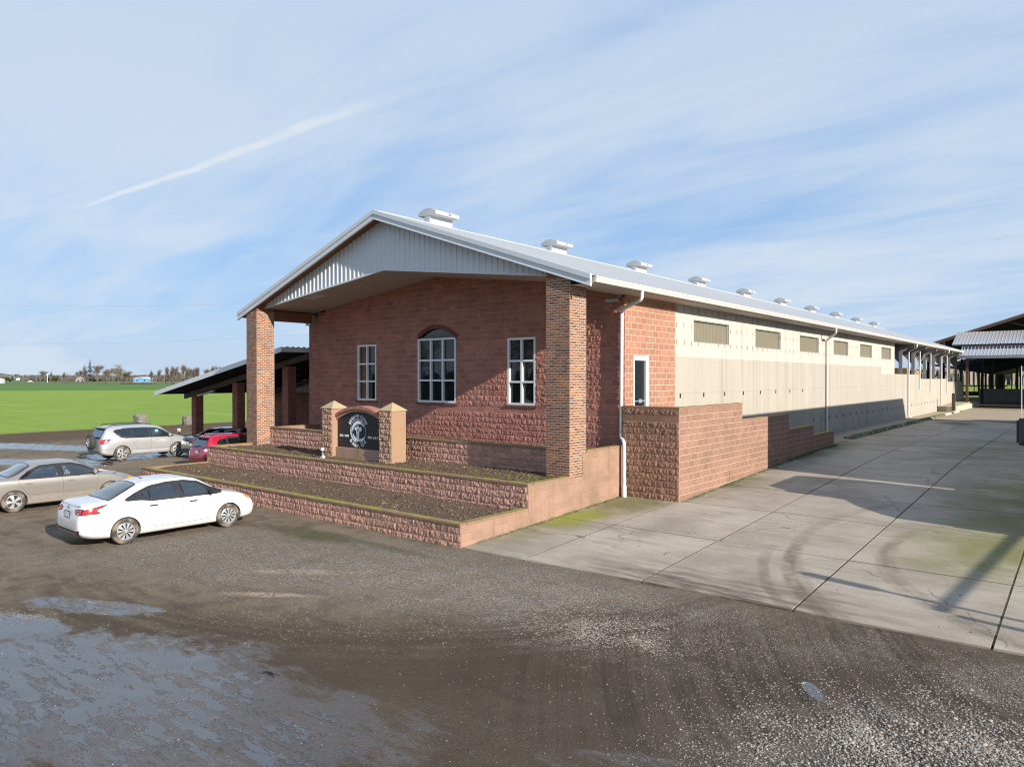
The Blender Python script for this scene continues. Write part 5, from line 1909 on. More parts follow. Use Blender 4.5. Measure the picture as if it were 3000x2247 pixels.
tk = thing('truck', 'dark truck parked beside the drive with only its mirror and aerial in view', 'truck', (.3, 22, .4))
to_ = Vector(tk.location)
m_tpaint = paint('truck_paint', (0.03, 0.06, 0.14), .25, 0.0, .8, .4)
def tpart(mb, name, m, parent=None, smooth=False):
    o = mb.build(name, m, parent or tk, smooth)
    if parent is None: o.location = -to_
    return o
prof = [(20.3, 1.0), (20.28, 1.62), (20.5, 1.80), (21.1, 2.16), (21.75, 2.40), (22.1, 3.35), (22.35, 3.55), (24.8, 3.58), (24.95, 3.4), (24.95, 1.0)]
mb = MB(); mb.prism(prof, 'x', -.92, 1.5)
tpart(mb, 'cab', m_tpaint)
mb = MB(); mb.prism([(22.35, 2.5), (22.6, 3.2), (24.2, 3.2), (24.2, 2.45)], 'x', -.93, -.921)
tpart(mb, 'side_window', m_glass_dk)
mb = MB(); mb.box(-.7, 1.3, 20.6, 25.2, .85, 1.05); mb.box(-.8, 1.4, 20.2, 20.32, .75, 1.1)
tpart(mb, 'chassis', m_black)
mb = MB(); mb.box(-.9, 1.45, 25.0, 26.6, 1.0, 1.55)  # unseen deck added so its shadow closes the lit gap behind the cab
tpart(mb, 'shade_deck', m_steel)
for y in (21.2, 24.3):
    for x in (-.9, 1.2):
        mb = MB(); mb.lathe([(.0, 0), (.28, 0), (.30, .03), (.46, .0), (.52, .05), (.52, .25), (.46, .30), (0, .30)], 24, 'x', (x, y, .35 + .52))
        tpart(mb, 'wheel', m_rubber, smooth=35)
# mirror on two arms
mb = MB(); mb.rbox(-1.505, -1.20, 21.90, 22.14, 2.31, 2.98, .05)
mir = tpart(mb, 'mirror', m_black, smooth=40)
mb = MB(); mb.tube([(-.92, 22.2, 3.10), (-1.30, 22.03, 3.08), (-1.36, 22.02, 2.95)], .022, 8); mb.tube([(-.92, 22.2, 2.20), (-1.30, 22.03, 2.2), (-1.36, 22.02, 2.33)], .022, 8)
tpart(mb, 'mirror_arm', m_black, mir, smooth=40)
mb = MB(); mb.tube([(-1.405, 22.02, 2.96), (-1.415, 22.05, 4.30)], [.014, .011], 6)
tpart(mb, 'aerial', m_galv, mir, smooth=40)

gn = thing('shadow_frame', 'unseen pipe on two posts, made up to cast narrow shadows on the drive', 'gantry', (6, 13, 0))  # unseen frame, its shape made up to throw the narrow shadows
go_ = Vector(gn.location)
def gnp(mb, name, m):
    o = mb.build(name, m, gn, smooth=40); o.location = -go_
mb = MB(); mb.tube([(6, 12.5, 3.42), (6, 19.3, 3.42)], .06, 12); gnp(mb, 'pipe', m_galv)
for y in (12.47, 19.1):
    if y > 15: continue
    mb = MB(); mb.tube([(6, y, 0), (6, y, 3.3)], .07, 10); gnp(mb, 'post', m_galv)
mb = MB(); mb.tube([(6.0, 19.0, .2), (6.0, 19.0, 3.3)], .05, 10); gnp(mb, 'post', m_galv)
lp = thing('lamp_post', 'post with a long narrow head standing right of the drive', 'post', (6, 12.92, 0))
mb = MB(); mb.tube([(0, 0, 0), (0, 0, 3.9)], .055, 10); mb.build('shaft', m_galv, lp)
mb = MB(); mb.rbox(-.12, .12, -.12, .12, 3.9, 4.5, .04); mb.build('head', m_galv, lp)


# ------------------------------------------------------------------ cars
def mono(xs, ys):
    """monotone cubic through points -> function on arrays"""
    xs, ys = np.asarray(xs, float), np.asarray(ys, float)
    h = np.diff(xs); d = np.diff(ys) / h
    m = np.zeros(len(xs))
    m[1:-1] = np.where(d[:-1] * d[1:] > 0, 2 * d[:-1] * d[1:] / (d[:-1] + d[1:] + 1e-12), 0)
    m[0], m[-1] = d[0], d[-1]

    def f(x):
        x = np.clip(x, xs[0], xs[-1])
        i = np.clip(np.searchsorted(xs, x) - 1, 0, len(h) - 1)
        t = (x - xs[i]) / h[i]
        return ((1 + 2 * t) * (1 - t) ** 2) * ys[i] + t * (1 - t) ** 2 * h[i] * m[i] + t * t * (3 - 2 * t) * ys[i + 1] + t * t * (t - 1) * h[i] * m[i + 1]
    return f


def catmull(P, n):
    """P (k, 2) -> n points per span, centripetal-ish"""
    P = np.asarray(P, float)
    out = []
    for i in range(len(P) - 1):
        p0 = P[i - 1] if i else 2 * P[0] - P[1]
        p1, p2 = P[i], P[i + 1]
        p3 = P[i + 2] if i + 2 < len(P) else 2 * P[-1] - P[-2]
        for t in np.arange(n) / n:
            a, b, c, d = p1, (p2 - p0) * .5 * .8, None, (p3 - p1) * .5 * .8
            out.append((2 * t ** 3 - 3 * t ** 2 + 1) * p1 + (t ** 3 - 2 * t ** 2 + t) * b + (-2 * t ** 3 + 3 * t ** 2) * p2 + (t ** 3 - t ** 2) * d)
    out.append(P[-1])
    return np.array(out)


def pip(x, y, poly):
    c = False
    n = len(poly)
    for i in range(n):
        x1, y1 = poly[i]; x2, y2 = poly[(i + 1) % n]
        if (y1 > y) != (y2 > y) and x < (x2 - x1) * (y - y1) / (y2 - y1) + x1: c = not c
    return c


def clip_cell(poly, x0, x1, y0, y1):
    def cut(P, ax, v, keep_ge):
        out = []
        for i in range(len(P)):
            a, b = P[i], P[(i + 1) % len(P)]
            ia = (a[ax] >= v) if keep_ge else (a[ax] <= v)
            ib = (b[ax] >= v) if keep_ge else (b[ax] <= v)
            if ia: out.append(a)
            if ia != ib:
                t = (v - a[ax]) / (b[ax] - a[ax])
                out.append((a[0] + (b[0] - a[0]) * t, a[1] + (b[1] - a[1]) * t))
        return out
    for ax, v, k in ((0, x0, True), (0, x1, False), (1, y0, True), (1, y1, False)):
        poly = cut(poly, ax, v, k)
        if len(poly) < 3: return []
    return poly


class Car:
    """A body lofted through sections. Local frame: y from the tail (0) to the nose (L), x to the right, z up."""
    def __init__(s, L, stations, rear=None, front=None, axles=(1, 3.6), wr=.32, hw=.87):
        s.L, s.ax, s.wr, s.hw = L, axles, wr, hw
        A = np.array(stations, float)
        s.cols = [mono(A[:, 0], A[:, i]) for i in range(1, A.shape[1])]
        s.rear = mono(*zip(*rear)) if rear else (lambda z: 0 * z)
        s.front = mono(*zip(*front)) if front else (lambda z: 0 * z)

    def ring(s, y, n=5):
        zt, we, ze, wb, zb, wm, zm, wl, zl, ws, zs = [float(c(np.array([y]))[0]) for c in s.cols]
        P = [(0, zt), (we * .55, zt - (zt - ze) * .22), (we, ze), (wb, zb), (wm, zm), (wl, zl), (ws, zs), (ws * .5, zs), (0, zs)]
        return catmull(P, n)

    def shear(s, y, z):
        fr = max(0.0, 1 - y / .75)
        ff = max(0.0, 1 - (s.L - y) / .75)
        return y + float(s.rear(np.array([z]))[0]) * fr ** 1.3 - float(s.front(np.array([z]))[0]) * ff ** 1.3

    def prep(s):
        s.Y = np.concatenate([np.linspace(0, .3, 10)[:-1], np.linspace(.3, s.L - .3, 74)[:-1], np.linspace(s.L - .3, s.L, 10)])
        s.R = [s.ring(y, 6) for y in s.Y]
        s.G = np.array([[(p[0], s.shear(y, p[1]), p[1]) for p in r] for y, r in zip(s.Y, s.R)])   # (ny, nv, 3)
        # side lookups use ring spans 2..6, top lookups 0..2
        s.k_side, s.k_top = 12, 14

    def _uv(s, y, z=None, x=None):
        """surface point by (y, z) on the side or by (x, y) on the top; y after shear"""
        def col(i):
            g = s.G[i]
            if z is not None:
                q = g[s.k_side:37]
                o = np.argsort(q[:, 2])
                return np.interp(z, q[o, 2], q[o, 0]), np.interp(z, q[o, 2], q[o, 1])
            q = g[:s.k_top + 6]
            o = np.argsort(q[:, 0])
            return np.interp(abs(x), q[o, 0], q[o, 2]), np.interp(abs(x), q[o, 0], q[o, 1])
        lo, hi = 0, len(s.Y) - 1
        a_lo, y_lo = col(lo); a_hi, y_hi = col(hi)
        if y <= y_lo: return a_lo
        if y >= y_hi: return a_hi
        while hi - lo > 1:
            m = (lo + hi) // 2
            v, ym = col(m)
            if ym <= y: lo, a_lo, y_lo = m, v, ym
            else: hi, a_hi, y_hi = m, v, ym
        t = (y - y_lo) / max(1e-6, y_hi - y_lo)
        return a_lo + (a_hi - a_lo) * t

    def side(s, y, z, off=0.0):
        return (s._uv(y, z=z) + off, y, z)

    def top(s, x, y, off=0.0):
        return (x, y, s._uv(y, x=x) + off)

    def rearp(s, x, z, off=0.0, front=False):
        """point on the tail (or nose) at x, z"""
        rng_ = range(len(s.Y)) if not front else range(len(s.Y) - 1, -1, -1)
        prev = None
        for i in rng_:
            g = s.G[i][s.k_side - 4:40]
            o = np.argsort(g[:, 2])
            w = np.interp(z, g[o, 2], g[o, 0]); yy = np.interp(z, g[o, 2], g[o, 1])
            if w >= abs(x):
                if prev is None: return (x, yy + (off if front else -off), z)
                t = (abs(x) - prev[0]) / max(1e-6, w - prev[0])
                return (x, prev[1] + (yy - prev[1]) * t + (off if front else -off), z)
            prev = (w, yy)
        return (x, prev[1], z)

    def patch(s, mb, poly, how, off, cell=.05, mi=0, mirror=False):
        xs_ = [p[0] for p in poly]; ys_ = [p[1] for p in poly]
        nx = max(1, int(math.ceil((max(xs_) - min(xs_)) / cell))); ny = max(1, int(math.ceil((max(ys_) - min(ys_)) / cell)))
        cx_, cy_ = (max(xs_) - min(xs_)) / nx, (max(ys_) - min(ys_)) / ny
        fn = {'side': lambda a, b: s.side(a, b, off), 'top': lambda a, b: s.top(a, b, off), 'rear': lambda a, b: s.rearp(a, b, off), 'front': lambda a, b: s.rearp(a, b, off, True)}[how]
        cache = {}
        def idx(p):
            k = (round(p[0], 4), round(p[1], 4))
            if k not in cache:
                q = fn(*p)
                if mirror: q = (-q[0], q[1], q[2])
                cache[k] = len(mb.v); mb.v.append(q)
            return cache[k]
        for i in range(nx):
            for j in range(ny):
                c = clip_cell(list(poly), min(xs_) + i * cx_, min(xs_) + (i + 1) * cx_, min(ys_) + j * cy_, min(ys_) + (j + 1) * cy_)
                ids = []
                for p in c:
                    k = idx(p)
                    if not ids or ids[-1] != k: ids.append(k)
                if len(ids) > 1 and ids[0] == ids[-1]: ids.pop()
                if len(set(ids)) == len(ids) and len(ids) >= 3: mb.face(ids, mi)

    def strip(s, mb, line, w, off=.003, mirror=False, how='side', step=.05, mi=0):
        """a thin line on the surface"""
        P = []
        for a, b in zip(line[:-1], line[1:]):
            n = max(1, int(math.hypot(b[0] - a[0], b[1] - a[1]) / step))
            P += [(a[0] + (b[0] - a[0]) * i / n, a[1] + (b[1] - a[1]) * i / n) for i in range(n)]
        P.append(line[-1])
        fn = {'side': lambda a, b: s.side(a, b, off), 'top': lambda a, b: s.top(a, b, off), 'rear': lambda a, b: s.rearp(a, b, off), 'front': lambda a, b: s.rearp(a, b, off, True)}[how]
        b0 = len(mb.v)
        for i, p in enumerate(P):
            q, r = P[max(0, i - 1)], P[min(len(P) - 1, i + 1)]
            dx_, dy_ = r[0] - q[0], r[1] - q[1]
            l = math.hypot(dx_, dy_) or 1
            nx, ny = -dy_ / l * w / 2, dx_ / l * w / 2
            for sg in (1, -1):
                v = fn(p[0] + nx * sg, p[1] + ny * sg)
                if mirror: v = (-v[0], v[1], v[2])
                mb.v.append(v)
        for i in range(len(P) - 1): mb.face([b0 + 2 * i, b0 + 2 * i + 1, b0 + 2 * i + 3, b0 + 2 * i + 2], mi)

    # ------- the body with arches cut out and the glazed openings removed
    def body(s, parent, mpaint, holes_side, holes_top, arch_r, well=.42):
        G = s.G
        ny, nv = G.shape[:2]
        V, F = [], []
        full = []
        for i in range(ny):
            row = [tuple(p) for p in G[i]] + [(-p[0], p[1], p[2]) for p in G[i][-2:0:-1]]
            full.append(row)
        m = len(full[0])
        for row in full: V += row
        for i in range(ny - 1):
            for k in range(m):
                F.append((i * m + k, i * m + (k + 1) % m, (i + 1) * m + (k + 1) % m, (i + 1) * m + k))
        # rounded end caps
        for i in (0, ny - 1):
            ring = [i * m + k for k in range(m)]
            c = np.mean([V[q] for q in ring], axis=0)
            last = ring
            for sc, dd in ((.8, .003), (.45, .005)):
                nr = []
                for q in ring:
                    p = np.array(V[q]); p2 = c + (p - c) * sc
                    zsh = s.shear(s.Y[i], p2[2])
                    V.append((p2[0], zsh + (-dd if i == 0 else dd), p2[2])); nr.append(len(V) - 1)
                for k in range(m): F.append((last[k], last[(k + 1) % m], nr[(k + 1) % m], nr[k]))
                last = nr
            V.append((c[0], s.shear(s.Y[i], c[2]) + (-.006 if i == 0 else .006), c[2]))
            for k in range(m): F.append((last[k], last[(k + 1) % m], len(V) - 1))
        me = bpy.data.meshes.new('body')
        me.from_pydata(V, [], F)
        bm = bmesh.new(); bm.from_mesh(me)
        bmesh.ops.recalc_face_normals(bm, faces=bm.faces)
        bm.to_mesh(me); bm.free()
        ob = bpy.data.objects.new('body', me)
        COL.objects.link(ob)
        cut = MB()
        for ya in s.ax:
            for sg in (1, -1):
                a, b = sg * (s.hw - well), sg * 1.4
                cut.lathe([(0.0, a), (arch_r, a), (arch_r, b), (0.0, b)], 40, 'x', (0, ya, s.wr))
        co = cut.build('cutter', m_dark)
        bmc = bmesh.new(); bmc.from_mesh(co.data)
        bmesh.ops.remove_doubles(bmc, verts=bmc.verts, dist=1e-5)
        bmesh.ops.recalc_face_normals(bmc, faces=bmc.faces)
        bmc.to_mesh(co.data); bmc.free()
        md = ob.modifiers.new('arch', 'BOOLEAN')
        md.object = co; md.operation = 'DIFFERENCE'; md.solver = 'EXACT'
        dg = bpy.context.evaluated_depsgraph_get()
        me2 = bpy.data.meshes.new_from_object(ob.evaluated_get(dg))
        bpy.data.objects.remove(ob); bpy.data.objects.remove(co)
        me2.name = 'body'
        bm = bmesh.new(); bm.from_mesh(me2)
        kill = []
        for f in bm.faces:
            c = f.calc_center_median()
            n = f.normal
            f.material_index = 0
            if any(math.hypot(c.y - a, c.z - s.wr) < arch_r * .998 for a in s.ax) and abs(c.x) > s.hw - well - .02 and c.z < s.wr + arch_r:
                f.material_index = 1
            elif c.z < .24 and n.z < -.7: f.material_index = 1
            elif any(pip(c.y, c.z, h) for h in holes_side) and abs(c.x) > s.hw * .5 and abs(n.x) > .25: kill.append(f)
            elif any(pip(c.x, c.y, h) for h in holes_top) and n.z > .1: kill.append(f)
        bmesh.ops.delete(bm, geom=kill, context='FACES')
        for f in bm.faces: f.smooth = True
        bm.to_mesh(me2); bm.free()
        me2.materials.clear()
        me2.materials.append(mpaint); me2.materials.append(m_black)
        me2.set_sharp_from_angle(angle=math.radians(38))
        o = bpy.data.objects.new('body', me2)
        link(o, parent)
        # lining inside the cabin
        mb = MB()
        for i in range(ny - 1):
            for k in range(nv - 1):
                q = [G[i][k], G[i + 1][k], G[i + 1][k + 1], G[i][k + 1]]
                c = np.mean(q, axis=0)
                if c[2] < .5 or c[1] < .5 or c[1] > s.L - .9: continue
                if any(pip(c[1], c[2], h) for h in holes_side) and c[0] > s.hw * .45 or any(pip(c[0], c[1], h) for h in holes_top): continue
                for sg in (1, -1): mb.poly([(sg * p[0] * .965, p[1], p[2] - .022) for p in q])
        lining = mb.build('cabin_lining', s.m_int, parent, recalc=False)
        return o


def make_wheel(parent, style, r, w, x, y, sgn, dirt=True):
    t = MB()
    rim_r = r * .655
    prof = [(rim_r, .0), (rim_r + .012, -.012), (r - .035, -.012), (r - .008, .008), (r, .035), (r, w - .035), (r - .008, w - .008), (r - .035, w + .012), (rim_r, w)]
    t.lathe([(p, sgn * -a) for p, a in prof], 36, 'x')
    h = MB()
    h.lathe([(0.0, sgn * -.06), (rim_r * .95, sgn * -.06), (rim_r, sgn * -.01), (rim_r, sgn * -w)], 32, 'x')
    hub = h.build('wheel', m_dark if False else m_black, parent, smooth=40)
    hub.location = (x, y, r)
    hub.rotation_euler = (rng.uniform(0, 6), 0, 0)
    ty_ = t.build('tyre', m_tyre, hub, smooth=40)
    k = MB()
    k.lathe([(rim_r * .93, sgn * -.03), (rim_r * 1.0, sgn * .008), (rim_r * .96, sgn * .012), (rim_r * .90, sgn * .0), (rim_r * .88, sgn * -.03)], 36, 'x')
    k.lathe([(0.0, sgn * .012), (rim_r * .2, sgn * .010), (rim_r * .24, sgn * -.015)], 20, 'x')
    nsp, hwid = style
    for i in range(nsp):
        a = 2 * math.pi * i / nsp
        for q in ((-hwid, 1), (hwid, -1)) if nsp <= 6 and hwid > .1 else ((0, 1),):
            if len(style) == 2 and nsp > 6:
                a0, a1, b0, b1 = a - hwid * .5, a + hwid * .5, a - hwid * .75, a + hwid * .75
            else:
                a0, a1, b0, b1 = a - .13, a + .13, a - hwid, a + hwid
            pts_ = []
            for rr, aa in ((rim_r * .18, a0 if nsp > 6 else a - .5), (rim_r * .18, a1 if nsp > 6 else a + .5), (rim_r * .93, b1), (rim_r * .93, b0)):
                pts_.append((rr * math.cos(aa), rr * math.sin(aa), rr))
            top_ = [(sgn * (.008 - .012 * (p[2] / rim_r - .2)), p[0], p[1]) for p in pts_]
            bot_ = [(sgn * -.03, p[0], p[1]) for p in pts_]
            b = len(k.v)
            k.v += top_ + bot_
            for f in ((0, 1, 2, 3), (7, 6, 5, 4), (0, 4, 5, 1), (1, 5, 6, 2), (2, 6, 7, 3), (3, 7, 4, 0)): k.face([b + z for z in f])
            break
    k.build('rim', m_rim, hub, smooth=35)
    return hub


m_rim = plain('alloy_rim', (0.56, 0.57, 0.58), .32, .65, var=.08)
m_tyre = mat('dusty_tyre', lambda T: pbsdf(T, T.mix(T.ramp(T.noise(obj_co(T), 5.0, 5.0), .35, .65), (0.045, 0.040, 0.036), (0.20, 0.165, 0.125)), .92))
m_redl = plain('red_lamp', (0.55, 0.012, 0.014), .12, var=.1, coat=.8)
m_amber = plain('amber_lamp', (0.85, 0.24, 0.02), .15, var=.05, coat=.6)
m_clear = plain('clear_lamp', (0.62, 0.64, 0.66), .12, .2, var=.1, coat=.8)
m_plate = plain('plate_white', (0.62, 0.64, 0.66), .5, var=.05)
m_trim = plain('black_trim', (0.022, 0.022, 0.024), .35, var=.1, coat=.4)
m_seat_dk = plain('dark_seat', (0.05, 0.055, 0.065), .8)
m_seat_lt = plain('beige_seat', (0.42, 0.36, 0.28), .8)


def build_car(name, label, loc, rz, spec):
    """all of one car from its spec"""
    t = thing(name, label, 'car', loc, rz, 'parked cars')
    inner = bpy.data.objects
    c = Car(spec['L'], spec['st'], spec.get('rear'), spec.get('front'), spec['ax'], spec['wr'], spec['hw'])
    c.m_int = spec.get('int', m_black)
    c.prep()
    mp = spec['paint']
    dlo, glz, rg, ws = spec['dlo'], spec['glass'], spec['rearglass'], spec['windshield']
    holes_top = [ws] + ([rg] if spec.get('rg_how', 'top') == 'top' else [])
    body = c.body(t, mp, [dlo], holes_top, spec['arch'])
    gm = spec.get('gm', m_glass_car)
    # black frames between the panes: the light opening minus the panes, as strips along pane edges
    for mir in (False, True):
        for gi, g in enumerate(glz):
            mb = MB(); c.patch(mb, g, 'side', .004, mirror=mir)
            mb.build('side_window', gm if gi not in spec.get('dark_panes', ()) else m_glass_dk, t, smooth=True)
        mb = MB()
        for g in glz: c.strip(mb, list(g) + [g[0], g[1]], .045, .006, mir)
        c.strip(mb, list(dlo) + [dlo[0], dlo[1]], spec.get('frame_w', .05), .007, mir)
        for q in spec.get('black', ()): c.patch(mb, q, 'side', .008, mirror=mir)
        mb.build('window_frame', spec.get('m_frame', m_trim), t, smooth=40)
    how = spec.get('rg_how', 'top')
    mb = MB(); c.patch(mb, rg, how, .006)
    mb.build('rear_window', spec.get('rgm', gm), t, smooth=True)
    mb = MB(); c.strip(mb, list(rg) + [rg[0], rg[1]], .04, .009, how=how); mb.build('rear_window_seal', m_trim, t, smooth=40)
    mb = MB(); c.patch(mb, ws, 'top', .006); mb.build('windshield', gm, t, smooth=True)
    mb = MB(); c.strip(mb, list(ws) + [ws[0], ws[1]], .035, .009, how='top'); mb.build('windshield_seal', m_trim, t, smooth=40)
    # door cuts
    mb = MB()
    for ln in spec['lines']:
        for mir in (False, True): c.strip(mb, ln, .009, .0025, mir)
    for ln in spec.get('rear_lines', ()): c.strip(mb, ln, .010, .003, how='rear')
    for ln in spec.get('top_lines', ()): c.strip(mb, ln, .009, .003, how='top')
    mb.build('panel_gaps', m_gap, t)
    for y, z in spec['handles']:
        for mir in (1, -1):
            mb = MB()
            x = c.side(y, z)[0]
            mb.rbox(x - .01, x + .028, y - .10, y + .10, z - .016, z + .016, .010)
            if mir < 0: mb.v = [(-a, b, d) for a, b, d in mb.v]
            mb.build('door_handle', spec.get('m_handle', m_trim), t, smooth=40)
    for mir in (1, -1):
        y, z = spec['mirror']
        x = c.side(y, z)[0]
        mb = MB()
        mb.rbox(x + .05, x + .22, y - .05, y + .055, z - .02, z + .12, .03)
        mb.rbox(x - .03, x + .08, y - .02, y + .04, z - .02, z + .03, .01)
        if mir < 0: mb.v = [(-a, b, d) for a, b, d in mb.v]
        mo = mb.build('mirror', spec.get('m_mirror', m_trim), t, smooth=40)
    # lights
    for nm, how, poly, m, off in spec['lights']:
        for mir in (False, True):
            mb = MB()
            P = poly
            if how in ('rear', 'front') and mir: P = [(-a, b) for a, b in poly]
            c.patch(mb, P, how, off, .03, mirror=mir and how == 'side')
            mb.build(nm, m, t, smooth=True)
    for nm, how, poly, m, off in spec.get('patches', ()):
        mb = MB(); c.patch(mb, poly, how, off, .04); mb.build(nm, m, t, smooth=40)
    # plate
    if spec.get('plate'):
        px_, pz_ = spec['plate']
        y = c.rearp(0, pz_)[1]
        mb = MB(); mb.box(px_ - .165, px_ + .165, y - .028, y - .012, pz_ - .085, pz_ + .085); pf = mb.build('plate_frame', m_trim, t)
        mb = MB(); mb.box(px_ - .145, px_ + .145, y - .031, y - .028, pz_ - .066, pz_ + .068); mb.build('license_plate', m_plate, pf)
    # wheels
    wx = spec['hw'] - .015
    for y in spec['ax']:
        for sg in (1, -1): make_wheel(t, spec['rim'], spec['wr'], spec.get('ww', .2), sg * wx, y, sg)
    # seats and floor
    m_s = spec.get('seat', m_seat_dk)
    fy = spec['seat_y']
    mb = MB(); mb.box(-spec['hw'] + .12, spec['hw'] - .12, fy[1] - .75, fy[0] + 1.0, .30, .36)
    mb.box(-spec['hw'] + .1, spec['hw'] - .1, fy[0] + .75, fy[0] + 1.25, .55, .90)
    mb.build('cabin_floor', m_black, t)
    for x in (-.37, .37):
        mb = MB()
        y = fy[0]
        mb.rbox(x - .25, x + .25, y - .05, y + .45, .42, .58, .05)
        mb.rbox(x - .24, x + .24, y - .22, y - .02, .55, 1.12, .06)
        mb.rbox(x - .12, x + .12, y - .24, y - .10, 1.13, 1.33 if spec['H'] < 1.5 else 1.38, .05)
        mb.build('seat', m_s, t, smooth=40)
    mb = MB()
    y = fy[1]
    mb.rbox(-.62, .62, y - .05, y + .45, .42, .58, .05); mb.rbox(-.62, .62, y - .2, y - .02, .55, 1.02, .05)
    for x in (-.38, .38): mb.rbox(x - .12, x + .12, y - .2, y - .08, 1.03, 1.17, .04)
    mb.build('rear_bench', m_s, t, smooth=40)
    mb = MB()
    mb.lathe([(.165, -.015), (.185, 0), (.165, .015)], 20, 'y', (-.37, fy[0] + .62, .95))
    mb.build('steering_wheel', m_black, t, smooth=True)
    return t, c


m_gap = plain('panel_gap', (0.10, 0.10, 0.10), .8)

# sections: y | ztop | edge w,z | belt w,z | mid w,z | low w,z | sill w,z
W_ST = [
    (0.00, 0.93, .54, .925, .68, .87, .725, .62, .70, .38, .55, .30),
    (0.06, 1.045, .60, 1.035, .76, .95, .80, .62, .77, .36, .62, .27),
    (0.25, 1.065, .63, 1.055, .815, .965, .85, .62, .82, .31, .68, .22),
    (0.62, 1.085, .64, 1.06, .845, .97, .868, .62, .845, .28, .72, .19),
    (1.02, 1.27, .585, 1.215, .850, .98, .870, .62, .848, .26, .74, .18),
    (1.40, 1.405, .565, 1.355, .850, .975, .870, .62, .848, .25, .74, .18),
    (1.90, 1.455, .575, 1.405, .850, .965, .870, .61, .848, .25, .74, .18),
    (2.40, 1.455, .580, 1.405, .850, .96, .870, .61, .848, .25, .74, .18),
    (2.85, 1.395, .585, 1.345, .850, .955, .870, .61, .848, .25, .74, .18),
    (3.15, 1.245, .615, 1.195, .850, .95, .870, .61, .848, .25, .74, .18),
    (3.48, 1.04, .69, 1.005, .845, .94, .870, .61, .848, .25, .74, .18),
    (3.80, .965, .68, .935, .835, .88, .868, .60, .845, .26, .72, .19),
    (4.15, .875, .61, .85, .79, .80, .845, .56, .82, .26, .68, .20),
    (4.38, .765, .50, .75, .67, .715, .755, .50, .74, .27, .60, .21),
    (4.495, .63, .38, .62, .50, .605, .58, .46, .57, .30, .45, .24)]
